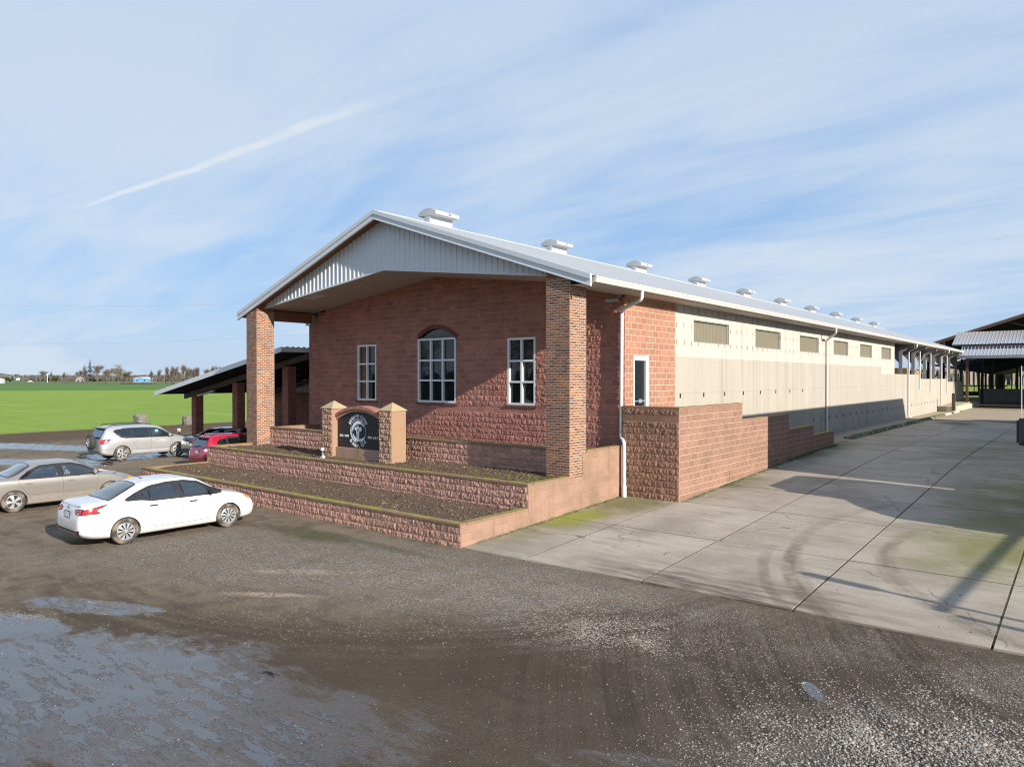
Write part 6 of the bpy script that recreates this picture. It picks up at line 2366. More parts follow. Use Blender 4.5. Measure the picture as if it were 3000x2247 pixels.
versa = dict(L=4.495, H=1.455, hw=.87, wr=.318, arch=.352, ax=(1.005, 3.625), st=W_ST,
             rear=[(.2, .10), (.45, .0), (.62, .0), (.85, .05), (1.05, .09), (1.4, .1)], front=[(.2, .10), (.35, .02), (.5, .0), (.8, .08)],
             paint=paint('white_paint', (0.64, 0.645, 0.65), .3, 0, .6, .45),
             dlo=[(1.02, 1.055), (1.30, 1.19), (1.62, 1.305), (2.05, 1.36), (2.50, 1.362), (2.86, 1.295), (3.18, 1.12), (3.50, .995), (3.30, .975), (2.35, .985), (1.62, 1.00), (1.38, 1.045)],
             glass=[[(1.40, 1.075), (1.46, 1.215), (1.56, 1.265), (1.56, 1.015)], [(1.59, 1.015), (1.59, 1.278), (1.85, 1.328), (2.18, 1.345), (2.30, 1.002), (1.75, 1.003)],
                    [(2.44, 1.002), (2.36, 1.345), (2.52, 1.347), (2.82, 1.285), (3.02, 1.175), (3.08, .993)], [(3.11, .993), (3.07, 1.145), (3.30, 1.022), (3.27, .993)]],
             black=[[(1.02, 1.055), (1.30, 1.19), (1.46, 1.25), (1.40, 1.06), (1.36, 1.045)], [(2.31, 1.0), (2.19, 1.35), (2.35, 1.35), (2.43, 1.0)], [(3.29, .99), (3.31, 1.03), (3.50, .995), (3.32, .978)]],
             rearglass=[(-.64, .70), (-.52, 1.34), (-.30, 1.38), (.30, 1.38), (.52, 1.34), (.64, .70), (.35, .665), (-.35, .665)],
             windshield=[(-.66, 3.40), (-.54, 2.86), (-.25, 2.80), (.25, 2.80), (.54, 2.86), (.66, 3.40), (.35, 3.47), (-.35, 3.47)],
             lines=[[(1.40, 1.04), (1.34, .92), (1.42, .70), (1.62, .40), (1.72, .33), (2.40, .33)], [(2.37, .99), (2.40, .70), (2.38, .33), (3.14, .33), (3.26, .45), (3.28, .75), (3.22, .97)], [(.42, .60), (.30, .40)]],
             rear_lines=[[(-.50, .90), (-.42, .60), (.42, .60), (.50, .90)], [(-.58, 1.0), (.58, 1.0)]],
             top_lines=[[(-.62, 3.50), (-.60, 4.0), (-.50, 4.30)], [(.62, 3.50), (.60, 4.0), (.50, 4.30)]],
             handles=[(1.66, .865), (2.66, .845)], mirror=(3.10, 1.0), m_mirror=m_trim,
             lights=[('tail_light_lens', 'side', [(.05, .90), (.12, .92), (.45, .985), (.56, 1.0), (.40, .935), (.33, .905), (.40, .845), (.20, .84), (.08, .83)], m_redl, .010),
                     ('tail_light_lens', 'rear', [(.42, .90), (.56, .925), (.73, .93), (.73, .84), (.60, .825), (.50, .83)], m_redl, .012),
                     ('tail_light_frame', 'side', [(.03, .915), (.12, .94), (.45, 1.0), (.64, 1.018), (.43, .935), (.37, .905), (.45, .825), (.20, .82), (.05, .81)], m_trim, .006),
                     ('tail_light_frame', 'rear', [(.38, .915), (.56, .945), (.76, .95), (.76, .82), (.60, .805), (.46, .82)], m_trim, .008),
                     ('reverse_light', 'rear', [(.56, .85), (.68, .85), (.68, .825), (.60, .825)], m_clear, .016),
                     ('headlight', 'side', [(3.96, .80), (4.10, .835), (4.36, .73), (4.33, .68), (4.12, .73)], m_clear, .010),
                     ('turn_signal', 'side', [(4.06, .815), (4.16, .815), (4.31, .73), (4.22, .715)], m_amber, .014),
                     ('reflector', 'rear', [(.50, .40), (.66, .42), (.67, .375), (.51, .36)], m_redl, .016)],
             patches=[('rear_valance', 'rear', [(-.76, .47), (-.55, .43), (.55, .43), (.76, .47), (.70, .30), (-.70, .30)], m_trim, .010),
                      ('rear_skirt', 'rear', [(-.52, .395), (.52, .395), (.64, .305), (.58, .30), (.46, .36), (-.46, .36), (-.58, .30), (-.64, .305)], plain('silver_trim', (.5, .5, .51), .35, .5), .022),
                      ('front_grille', 'front', [(-.40, .62), (.40, .62), (.28, .40), (-.28, .40)], m_trim, .012)],
             plate=(.0, .78), rim=(10, .26), seat_y=(2.55, 1.45), int=m_black)
# three small fins below the rear skirt and a badge and aerial are added after
v_t, v_c = build_car('white_sedan', 'white sedan with black window trim parked nose to the lowest planter wall', (-19.02, 6.42, -.032), math.radians(-1.0), versa)
mb = MB()
for x in (-.30, -.10, .10, .30):
    y = v_c.rearp(x, .34)[1]
    mb.prism([(y - .03, .365), (y + .10, .365), (y + .04, .30)], 'x', x - .02, x + .02)
mb.build('diffuser_fins', MATS['silver_trim'], v_t)
yb_ = v_c.rearp(0, .955)[1]
mb = MB(); mb.lathe([(.050, yb_ - .014), (.058, yb_ - .022), (.050, yb_ - .026), (.043, yb_ - .018)], 20, 'y', (0, 0, .955)); mb.box(-.075, .075, yb_ - .028, yb_ - .012, .945, .965)
mb.build('badge', m_galv, v_t)
mb = MB(); z_ = v_c.top(.0, 1.72)[2]; mb.tube([(0, 1.72, z_ - .01), (0, 1.66, z_ + .03), (0, 1.42, z_ + .17)], [.022, .008, .004], 6); mb.build('roof_aerial', m_trim, v_t, smooth=40)

C_ST = [
    (0.00, .80, .60, .795, .72, .74, .77, .56, .75, .36, .6, .28),
    (0.07, .985, .64, .975, .79, .91, .83, .58, .80, .34, .66, .24),
    (0.35, 1.03, .66, 1.02, .84, .94, .875, .60, .85, .30, .7, .20),
    (0.95, 1.055, .66, 1.035, .86, .955, .888, .60, .865, .27, .74, .18),
    (1.25, 1.17, .60, 1.12, .862, .955, .89, .60, .868, .26, .76, .18),
    (1.65, 1.365, .565, 1.31, .862, .95, .89, .60, .868, .25, .76, .18),
    (2.05, 1.415, .57, 1.36, .862, .945, .89, .60, .868, .25, .76, .18),
    (2.60, 1.415, .575, 1.36, .862, .94, .89, .60, .868, .25, .76, .18),
    (3.00, 1.36, .58, 1.305, .862, .935, .89, .60, .868, .25, .76, .18),
    (3.35, 1.17, .625, 1.115, .86, .925, .89, .60, .868, .25, .76, .18),
    (3.68, .975, .70, .945, .855, .905, .888, .60, .865, .25, .74, .19),
    (4.10, .90, .68, .875, .84, .83, .88, .58, .85, .26, .7, .2),
    (4.50, .80, .62, .785, .78, .74, .83, .52, .80, .27, .66, .21),
    (4.70, .69, .52, .68, .66, .655, .73, .48, .71, .28, .58, .22),
    (4.785, .58, .44, .575, .56, .56, .62, .45, .6, .3, .48, .25)]
camry = dict(L=4.785, H=1.415, hw=.89, wr=.318, arch=.35, ax=(1.14, 3.81), st=C_ST,
             rear=[(.2, .08), (.45, .0), (.62, .0), (1.0, .08)], front=[(.2, .08), (.4, .0), (.55, .0), (.8, .1)],
             paint=paint('taupe_paint', (0.34, 0.315, 0.28), .3, .55, .7, .5),
             dlo=[(1.28, .985), (1.60, 1.20), (1.86, 1.315), (2.30, 1.335), (2.72, 1.33), (3.02, 1.25), (3.52, .985), (3.40, .965), (2.30, .965)],
             glass=[[(1.40, .985), (1.66, 1.19), (1.88, 1.295), (2.28, 1.315), (2.36, .985)], [(2.47, .985), (2.41, 1.315), (2.70, 1.312), (3.00, 1.23), (3.40, 1.01), (3.38, .985)]],
             black=[[(2.37, .98), (2.29, 1.325), (2.40, 1.325), (2.46, .98)]],
             rearglass=[(-.70, 1.03), (-.54, 1.60), (-.28, 1.64), (.28, 1.64), (.54, 1.60), (.70, 1.03), (.35, .985), (-.35, .985)],
             windshield=[(-.70, 3.60), (-.54, 3.02), (-.25, 2.97), (.25, 2.97), (.54, 3.02), (.70, 3.60), (.35, 3.68), (-.35, 3.68)],
             lines=[[(1.30, .98), (1.26, .85), (1.40, .66), (1.56, .42), (1.60, .32), (2.42, .32)], [(2.42, .97), (2.45, .70), (2.43, .32), (3.36, .32), (3.40, .60), (3.46, .94)]],
             rear_lines=[[(-.6, .62), (.6, .62)], [(-.62, .96), (.62, .96)]],
             handles=[(1.52, .835), (2.66, .82)], mirror=(3.32, .985), m_mirror=paint('taupe_mirror', (0.34, 0.315, 0.28), .3, .4, .6, 0), m_handle=MATS['taupe_paint'],
             lights=[('tail_light', 'side', [(.05, .90), (.30, .92), (.30, .74), (.05, .72)], m_redl, .008), ('tail_light', 'rear', [(.40, .90), (.78, .90), (.78, .74), (.40, .74)], m_redl, .01),
                     ('headlight', 'side', [(4.40, .74), (4.62, .69), (4.62, .60), (4.42, .63)], m_clear, .008), ('turn_signal', 'side', [(4.34, .755), (4.50, .735), (4.50, .655), (4.36, .67)], m_amber, .012)],
             patches=[('side_moulding', 'side', [(1.58, .545), (3.40, .535), (3.40, .485), (1.58, .495)], MATS['taupe_paint'], .016)],
             plate=(0, .78), rim=(5, .30), seat_y=(2.75, 1.65), seat=m_seat_lt, m_frame=m_trim, frame_w=.035)
build_car('taupe_sedan', 'taupe sedan with beige seats parked left of the white car', (-25.93, 5.93, -.032), math.radians(-2.0), camry)

R_ST = [
    (0.00, 1.60, .48, 1.57, .68, 1.08, .76, .72, .74, .45, .6, .36),
    (0.08, 1.645, .56, 1.60, .77, 1.10, .85, .72, .82, .42, .66, .33),
    (0.35, 1.665, .59, 1.61, .84, 1.10, .895, .72, .87, .38, .72, .28),
    (1.00, 1.685, .60, 1.63, .865, 1.09, .907, .72, .885, .34, .76, .26),
    (1.80, 1.685, .605, 1.63, .87, 1.075, .907, .72, .885, .34, .76, .26),
    (2.40, 1.665, .605, 1.61, .87, 1.065, .907, .72, .885, .34, .76, .26),
    (2.85, 1.585, .61, 1.53, .87, 1.055, .907, .72, .885, .34, .76, .26),
    (3.20, 1.37, .66, 1.31, .868, 1.045, .907, .72, .885, .34, .76, .26),
    (3.50, 1.15, .74, 1.11, .86, 1.03, .905, .72, .882, .34, .74, .27),
    (3.90, 1.075, .73, 1.04, .845, .97, .90, .70, .875, .35, .72, .28),
    (4.20, .99, .68, .96, .80, .89, .86, .66, .84, .36, .68, .29),
    (4.38, .87, .58, .85, .70, .80, .77, .60, .75, .36, .6, .3),
    (4.45, .74, .5, .73, .60, .70, .66, .55, .64, .38, .5, .32)]
rav = dict(L=4.45, H=1.685, hw=.907, wr=.36, arch=.405, ax=(.95, 3.61), st=R_ST, ww=.22,
           rear=[(.3, .10), (.5, .0), (.72, .0), (1.08, .06), (1.35, .18), (1.6, .32)], front=[(.2, .1), (.5, .0), (.6, .0), (.95, .12)],
           paint=paint('silver_paint', (0.56, 0.56, 0.57), .3, .6, .7, .35),
           dlo=[(.62, 1.435), (.75, 1.50), (1.30, 1.555), (2.0, 1.555), (2.55, 1.52), (2.86, 1.42), (3.42, 1.075), (3.2, 1.07), (1.9, 1.10), (1.12, 1.12), (.92, 1.16)],
           glass=[[(.72, 1.43), (.80, 1.485), (1.30, 1.535), (1.42, 1.535), (1.44, 1.13), (1.12, 1.145), (.96, 1.185)], [(1.52, 1.13), (1.52, 1.535), (2.02, 1.535), (2.18, 1.53), (2.26, 1.115)], [(2.36, 1.112), (2.30, 1.525), (2.54, 1.50), (2.84, 1.40), (3.20, 1.17), (3.26, 1.095)]],
           dark_panes=(0, 1), black=[[(2.27, 1.11), (2.19, 1.535), (2.29, 1.535), (2.35, 1.11)], [(1.44, 1.12), (1.43, 1.54), (1.51, 1.54), (1.51, 1.12)]],
           rg_how='rear', rearglass=[(-.64, 1.12), (-.56, 1.52), (.56, 1.52), (.64, 1.12)], rgm=m_glass_dk,
           windshield=[(-.72, 3.44), (-.56, 2.86), (-.25, 2.80), (.25, 2.80), (.56, 2.86), (.72, 3.44), (.35, 3.5), (-.35, 3.5)],
           lines=[[(1.46, 1.12), (1.44, .92), (1.56, .72), (1.62, .50), (2.32, .48)], [(2.30, 1.10), (2.33, .80), (2.30, .48), (3.18, .48), (3.26, .70), (3.34, 1.06)], [(.62, .62), (.12, .56)]],
           rear_lines=[[(-.66, 1.08), (-.62, .62), (.62, .62), (.66, 1.08)]],
           handles=[(1.62, .96), (2.58, .94)], mirror=(3.18, 1.10), m_mirror=paint('silver_mirror', (0.56, 0.56, 0.57), .3, .5, .6, 0), m_handle=MATS['silver_paint'],
           lights=[('tail_light', 'side', [(.10, 1.07), (.34, 1.10), (.50, 1.085), (.36, .98), (.22, .84), (.08, .82)], m_redl, .008), ('tail_light', 'rear', [(.66, 1.06), (.84, 1.07), (.84, .84), (.72, .84)], m_redl, .01),
                   ('headlight', 'side', [(4.02, .94), (4.18, .94), (4.34, .80), (4.30, .74), (4.10, .80)], m_clear, .008), ('turn_signal', 'side', [(4.16, .915), (4.27, .88), (4.30, .82), (4.20, .83)], m_amber, .012),
                   ('reflector', 'rear', [(.56, .53), (.74, .53), (.74, .49), (.56, .49)], m_redl, .012)],
           patches=[('side_sill', 'side', [(1.40, .47), (3.15, .47), (3.15, .40), (1.40, .40)], plain('grey_sill', (.38, .38, .37), .5), .012), ('rear_bumper', 'rear', [(-.82, .56), (.82, .56), (.78, .38), (-.78, .38)], plain('grey_bumper', (.20, .20, .20), .55), .02)],
           plate=None, rim=(6, .26), seat_y=(2.45, 1.55), frame_w=.045)
r_t, r_c = build_car('silver_off_roader', 'silver off-roader with roof rails and a spare wheel on its tail', (-37.31, 13.78, -.02), math.radians(-1), rav)
ys_ = r_c.rearp(0, .95)[1] - .045
sp = make_wheel(r_t, (5, .30), .345, .2, 0, 0, 1)
sp.name = 'spare_wheel'
for ch_ in sp.children:
    if ch_.name.startswith('tyre'):
        ch_.data.materials.clear(); ch_.data.materials.append(m_rubber)
sp.rotation_euler = (0, 0, math.radians(-90))
sp.location = (-.06, ys_ - .20, .93)
for sx in (-.56, .56):
    mb = MB()
    pts_ = [(sx, .45, 1.655), (sx, .62, 1.735), (sx, 1.6, 1.765), (sx, 2.3, 1.735), (sx, 2.45, 1.665)]
    mb.tube(pts_, [.012, .024, .024, .024, .012], 8); mb.build('roof_rail', m_trim, r_t, smooth=40)
mb = MB(); c_ = r_c; mb.lathe([(0.0, 0), (.085, 0)], 18, 'x', (c_.side(2.62, 1.36)[0] + .012, 2.62, 1.36)); mb.build('window_sticker', plain('aqua_sticker', (.18, .55, .55), .5), r_t)
mb = MB()
y_ = r_c.rearp(0, 1.57)[1]
mb.rbox(-.60, .60, y_ - .14, y_ + .15, 1.575, 1.61, .012); mb.build('roof_spoiler', m_trim, r_t, smooth=40)

F_ST = [
    (0.00, 1.40, .46, 1.37, .62, .98, .70, .66, .68, .40, .55, .31),
    (0.08, 1.47, .53, 1.43, .72, 1.0, .79, .66, .76, .36, .62, .27),
    (0.40, 1.51, .55, 1.46, .79, 1.0, .84, .66, .82, .30, .68, .21),
    (1.00, 1.535, .56, 1.485, .815, .985, .85, .65, .83, .26, .72, .18),
    (1.70, 1.53, .565, 1.48, .82, .97, .85, .65, .83, .25, .72, .18),
    (2.30, 1.48, .57, 1.43, .82, .96, .85, .65, .83, .25, .72, .18),
    (2.75, 1.31, .60, 1.26, .82, .95, .85, .65, .83, .25, .72, .18),
    (3.20, 1.05, .68, 1.01, .815, .94, .85, .65, .83, .25, .72, .19),
    (3.60, .93, .64, .90, .79, .85, .83, .6, .8, .26, .68, .2),
    (3.95, .76, .5, .74, .66, .70, .72, .5, .7, .28, .58, .22),
    (4.06, .6, .4, .59, .52, .57, .58, .45, .56, .3, .45, .25)]
fit = dict(L=4.06, H=1.535, hw=.85, wr=.30, arch=.335, ax=(.78, 3.28), st=F_ST,
           rear=[(.25, .08), (.5, .0), (.7, .02), (1.0, .10), (1.25, .22), (1.45, .34)], front=[(.2, .1), (.45, .0), (.8, .1)],
           paint=paint('crimson_paint', (0.40, 0.012, 0.045), .25, .15, .8, .2),
           dlo=[(.55, 1.16), (.75, 1.34), (1.2, 1.40), (1.9, 1.40), (2.3, 1.36), (2.95, 1.03), (3.1, .97), (1.6, .985), (.8, 1.01)],
           glass=[[(.66, 1.17), (.80, 1.325), (1.0, 1.365), (1.02, 1.02), (.82, 1.03)], [(1.08, 1.02), (1.08, 1.375), (1.62, 1.38), (1.68, 1.0)], [(1.78, 1.0), (1.74, 1.38), (2.0, 1.375), (2.3, 1.335), (2.88, 1.03), (2.85, .99)]],
           dark_panes=(0, 1, 2), black=[[(1.69, 1.0), (1.63, 1.39), (1.73, 1.39), (1.77, 1.0)], [(1.02, 1.02), (1.0, 1.37), (1.07, 1.38), (1.07, 1.02)]],
           rg_how='rear', rearglass=[(-.60, 1.0), (-.50, 1.36), (.50, 1.36), (.60, 1.0)], rgm=m_glass_car,
           windshield=[(-.66, 3.12), (-.54, 2.36), (.54, 2.36), (.66, 3.12)],
           lines=[[(1.04, 1.0), (1.0, .8), (1.2, .45), (1.7, .33)], [(1.72, .98), (1.75, .7), (1.72, .33), (2.7, .33), (2.85, .95)]],
           rear_lines=[[(-.60, .99), (-.56, .56), (.56, .56), (.60, .99)]],
           handles=[(1.14, .90), (1.95, .88)], mirror=(2.80, 1.0), m_mirror=MATS['crimson_paint'], m_handle=MATS['crimson_paint'],
           lights=[('tail_light', 'rear', [(.56, .84), (.78, .86), (.78, .70), (.58, .70)], m_redl, .012), ('reverse_light', 'rear', [(.56, .95), (.74, .97), (.77, .865), (.56, .85)], m_clear, .012),
                   ('headlight', 'side', [(3.45, .84), (3.75, .74), (3.75, .64), (3.5, .7)], m_clear, .008), ('bumper_lamp', 'rear', [(.60, .52), (.76, .54), (.76, .42), (.62, .42)], m_redl, .012)],
           plate=(0, .80), rim=(7, .2), seat_y=(1.95, 1.1), frame_w=.04)
f_t, f_c = build_car('red_hatchback', 'crimson hatchback half hidden behind the left end of the planter', (-30.30, 15.3, -.03), math.radians(-1), fit)
mb = MB(); y_ = f_c.rearp(0, 1.41)[1]; mb.rbox(-.5, .5, y_ - .16, y_ + .10, 1.405, 1.44, .012); mb.build('roof_spoiler', m_trim, f_t, smooth=40)
mb = MB(); a_, b_ = f_c.rearp(-.30, 1.02, .03), f_c.rearp(.18, 1.10, .03); mb.tube([a_, b_], .012, 6); mb.build('rear_wiper', m_trim, f_t)

black = dict(versa)
black.update(paint=paint('black_paint', (0.012, 0.012, 0.015), .14, 0, 1.0, .15), gm=m_glass_dk, dark_panes=(0, 1, 2, 3), patches=versa['patches'][:1])
build_car('black_sedan', 'black sedan under the carport between the red and silver cars', (-34.75, 17.1, 0.0), math.radians(-2), black)


# ------------------------------------------------------------------ far trees, farms, cables, hills
def ground_at(px_, py_):
    """where a point of the photo's horizon country stands on the flat fields"""
    f, cx, cy = 2085.0, 1500.0, 1123.5
    F = Vector((-math.sin(YAW) * math.cos(PITCH), math.cos(YAW) * math.cos(PITCH), -math.sin(PITCH)))
    R = Vector((math.cos(YAW), math.sin(YAW), 0))
    d = F + R * (px_ - cx) / f - R.cross(F) * (py_ - cy) / f
    k = 4.08 / -d.z
    return d.x * k, d.y * k, k            # x, y, depth


m_bark = plain('bare_bark', (0.125, 0.105, 0.090), .95, var=.3)
m_bark_l = plain('pale_bark', (0.26, 0.235, 0.205), .95, var=.2)


def twig_mat(name, a, b):
    return mat(name, lambda T: pbsdf(T, T.mix(rnd(T), a, b), .95, 0, None, .1))
m_tw_grey = twig_mat('grey_twigs', (0.105, 0.090, 0.080), (0.225, 0.20, 0.180))
m_tw_tan = twig_mat('tan_twigs', (0.140, 0.112, 0.074), (0.26, 0.222, 0.152))
m_tw_brown = twig_mat('brown_twigs', (0.095, 0.075, 0.058), (0.19, 0.155, 0.122))
m_needle = twig_mat('dark_needles', (0.018, 0.030, 0.018), (0.055, 0.082, 0.048))
m_leafd = twig_mat('evergreen_leaves', (0.022, 0.035, 0.016), (0.085, 0.105, 0.045))


def bare_tree(label, x, y, h, w, twig, seed, bark=m_bark, droop=0.0, stems=1, slim=1.0, twigs=520):
    R_ = random.Random(seed)
    t = thing('bare_tree', label, 'tree', (x, y, -.09), 0, 'bare winter trees across the fields')
    tr, cr = MB(), MB()
    tips = []

    def grow(p, d, l, r, lev):
        q = p + d * l
        tr.tube([p, (p + q) / 2 + Vector((R_.uniform(-1, 1), R_.uniform(-1, 1), 0)) * l * .05, q], [r, r * .8, r * .6], 4 if lev else 6, cap=False)
        if lev >= 4:
            tips.append((p, q)); return
        if lev >= 1: tips.append((p, q))
        for k in range((4, 3, 3, 2)[lev]):
            a = R_.uniform(0, 6.28)
            sp = R_.uniform(.35, .85) * (1.1 if lev else .8)
            nd = (d + Vector((math.cos(a), math.sin(a), 0)) * sp * (w / h) * 1.7 + Vector((0, 0, .22 - droop * .5 * lev))).normalized()
            grow(p + d * l * (R_.uniform(.6, 1.0) if lev else R_.uniform(.2, 1.0)), nd, l * R_.uniform(.55, .8), r * .55, lev + 1)
    for s in range(stems):
        a = R_.uniform(0, 6.28)
        lean = Vector((math.cos(a), math.sin(a), 0)) * (.18 if stems > 1 else .05)
        grow(Vector((R_.uniform(-.5, .5) * (stems - 1), R_.uniform(-.5, .5) * (stems - 1), 0)), (Vector((0, 0, 1)) + lean).normalized(), h * .24, h * .015 * slim, 0)
    zmax = max(q.z for p, q in tips)
    k = h / zmax * .93
    tr.v = [(a * k, b * k, c * k) for a, b, c in tr.v]
    px_ = max(max(abs(q.x), abs(q.y)) for p, q in tips) * k
    kk = min(1.6, (w / 2) / max(px_, .1))
    tr.v = [(a * kk, b * kk, c) for a, b, c in tr.v]
    for i in range(twigs):
        p, q = R_.choice(tips)
        u = R_.uniform(.1, 1.15)
        c = (p.lerp(q, u)) * k
        c = Vector((c.x * kk + R_.gauss(0, w * .07), c.y * kk + R_.gauss(0, w * .07), c.z + R_.gauss(0, h * .035)))
        d = Vector((R_.gauss(0, 1), R_.gauss(0, 1), R_.gauss(.5 - 2.2 * droop, .7))).normalized()
        l = h * R_.uniform(.05, .11)
        s_ = d.cross(Vector((R_.gauss(0, 1), R_.gauss(0, 1), R_.gauss(0, 1)))).normalized() * h * .0055
        cr.poly([c - s_, c + s_, c + d * l], 0, R_.random())
    tr.build('trunk', bark, t)
    cr.build('crown', twig, t, recalc=False)
    return t


def conifer(label, x, y, h, w, seed):
    R_ = random.Random(seed)
    t = thing('conifer', label, 'tree', (x, y, -.09), 0, 'conifers across the fields')
    mb = MB(); mb.tube([(0, 0, 0), (0, 0, h * .95)], [h * .018, h * .003], 6); mb.build('trunk', m_bark, t)
    mb = MB()
    for i in range(int(420)):
        u = R_.random() ** .8
        z = h * (.10 + .9 * u)
        rr = (w / 2) * (1 - u) ** .85 * R_.uniform(.35, 1.1) * (1 + .25 * math.sin(z * 2.1 + seed))
        a = R_.uniform(0, 6.28)
        c = Vector((math.cos(a) * rr * .4, math.sin(a) * rr * .4, z))
        e = Vector((math.cos(a) * rr, math.sin(a) * rr, z - rr * R_.uniform(.1, .4)))
        sd = Vector((-math.sin(a), math.cos(a), 0)) * max(.12, rr * .28)
        mb.poly([c, e - sd, e + Vector((0, 0, -.15)), e + sd], 0, R_.random())
    mb.poly([(-.12, 0, h * .9), (.12, 0, h * .9), (0, 0, h)], 0, .3)
    mb.build('crown', m_needle, t, recalc=False)
    return t


def bush(label, x, y, h, w, m, seed, name='evergreen_shrub', cat='shrub', n=520):
    R_ = random.Random(seed)
    t = thing(name, label, cat, (x, y, -.09), 0)
    mb = MB(); mb.tube([(0, 0, 0), (0, 0, h * .5)], [h * .04, h * .02], 5); mb.build('trunk', m_bark, t)
    mb = MB()
    lobes = [(R_.uniform(-.32, .32) * w, R_.uniform(-.32, .32) * w, h * R_.uniform(.3, .68), R_.uniform(.22, .34)) for _ in range(7)]
    for i in range(n):
        lx, ly, lz, lr = R_.choice(lobes)
        d = Vector((R_.gauss(0, 1), R_.gauss(0, 1), R_.gauss(0, 1))).normalized()
        c = Vector((lx, ly, lz)) + Vector((d.x * lr * w * .75, d.y * lr * w * .75, d.z * lr * h)) * R_.uniform(.55, 1.05)
        if c.z < 0: continue
        a = d.orthogonal().normalized() * max(w, h) * .045
        b = d.cross(a)
        mb.poly([c - a, c + b, c + a, c - b], 0, R_.random())
    mb.build('crown', m, t, recalc=False)
    return t


# px of the trunk foot, base line, top, crown width (all read off the photograph's skyline)
BT = [
    (50, 1113.5, 1094, 17, m_tw_grey, 'small grey bare tree above the white house at far left', 0, 1), (129, 1114, 1083, 29, m_tw_grey, 'big round grey bare tree left of the dark conifer', 0, 1),
    (187, 1120, 1089, 15, m_tw_brown, 'brownish bare tree right of the dark evergreen pair', 0, 1), (231, 1119, 1084, 24, m_tw_brown, 'bushy brown bare tree by the tan farmhouse', 0, 1),
    (249, 1121, 1065, 16, m_tw_grey, 'tall thin grey bare tree just left of the tall spruce', 0, 2), (285, 1121, 1069, 30, m_tw_grey, 'wide grey bare tree just right of the tall spruce', 0, 1),
    (320, 1126, 1076, 42, m_tw_tan, 'wide straw-coloured willow, first right of the spruce', .6, 1), (346, 1125.5, 1064, 30, m_tw_tan, 'taller straw-coloured willow, second right of the spruce', .5, 1),
    (368, 1124, 1083, 34, m_tw_brown, 'brown bare tree close left of the blue shed', .2, 2), (443, 1125, 1083, 13, m_tw_grey, 'slim grey poplar right of the blue shed', 0, 1), (449, 1125, 1101, 22, m_tw_tan, 'low straw-coloured bare tree at the foot of the slim poplar', .4, 2),
    (468, 1125, 1080, 13, m_tw_grey, 'grey bare tree, first of the row left of the carport roof', 0, 1), (475, 1125.5, 1095, 18, m_tw_tan, 'low tan bare tree in the row left of the carport roof', .3, 2),
    (485, 1125, 1073, 18, m_tw_grey, 'pale leaning bare tree in the row left of the carport', 0, 1), (493, 1126, 1092, 16, m_tw_brown, 'low brown bare tree in the row left of the carport roof', 0, 2),
    (505, 1125.5, 1069, 16, m_tw_brown, 'tall brown bare tree beginning the dense clump', 0, 2), (517, 1125, 1071, 17, m_tw_brown, 'forked brown bare tree second in the dense clump', 0, 2), (524, 1126, 1082, 17, m_tw_tan, 'shorter tan bare tree inside the dense clump', .2, 2),
    (538, 1125, 1066, 17, m_tw_tan, 'tallest tan bare tree inside the dense clump', 0, 1), (548, 1126, 1074, 15, m_tw_brown, 'narrow brown bare tree after the tallest in the clump', 0, 2), (558, 1125.5, 1073, 19, m_tw_grey, 'grey spreading bare tree above the carport roof slope', 0, 2),
    (568, 1126, 1077, 15, m_tw_brown, 'small brown bare tree above the carport roof slope', 0, 1), (582, 1125, 1072, 25, m_tw_brown, 'round brown bare tree near the end of the clump', 0, 2), (606, 1126, 1079, 25, m_tw_brown, 'low round reddish bare tree ending the clump', 0, 2),
    (627, 1120, 1070, 20, m_tw_grey, 'faint grey bare tree peeping over the carport roof', 0, 1), (640, 1120, 1070, 18, m_tw_grey, 'faint grey bare tree last along the carport roof', 0, 1)]
for i, (px_, yb_, yt_, w_, tw, lab, dr_, ns) in enumerate(BT):
    x, y, dep = ground_at(px_, yb_)
    k = dep / 2085.0
    bare_tree(lab, x, y, (yb_ - yt_) * k, w_ * k, tw, 100 + i, droop=dr_, stems=ns, twigs=2200 if w_ > 20 else 1400)
for i, (px_, yb_, yt_, w_, lab) in enumerate([(264, 1121, 1051, 25, 'tallest dark spruce standing over the bare trees'), (150, 1115, 1086, 14, 'dark pointed conifer right of the round grey tree'), (72, 1113, 1097, 7, 'tiny conifer near the white house at far left'),
                                              (197, 1113, 1092, 8, 'small conifer behind the brownish bare tree'), (36, 1113, 1100, 9, 'tiny blunt conifer above the evergreen bush at far left'), (366, 1119, 1081, 9, 'thin conifer tip behind the brown tree by the blue shed'),
                                              (205, 1112, 1094, 6, 'smallest conifer tip right of the small conifer')]):
    x, y, dep = ground_at(px_, yb_)
    k = dep / 2085.0
    conifer(lab, x, y, (yb_ - yt_) * k, w_ * k, 300 + i)
for i, (px_, yb_, yt_, w_, lab) in enumerate([(20, 1122, 1103, 29, 'round dark evergreen bush at the far left edge'), (160, 1121, 1099, 15, 'dark evergreen shrub under the pointed conifer'), (168, 1121, 1098, 9, 'narrow dark evergreen beside the shrub under the conifer'),
                                              (100, 1113, 1102, 13, 'dark shrub by the reddish shed at far left'), (204, 1114, 1102, 13, 'dark rounded shrub beside the tan farmhouse'), (278, 1120.5, 1109, 12, 'low dark shrub at the foot of the wide grey tree')]):
    x, y, dep = ground_at(px_, yb_)
    k = dep / 2085.0
    bush(lab, x, y, (yb_ - yt_) * k, w_ * k, m_leafd, 400 + i)
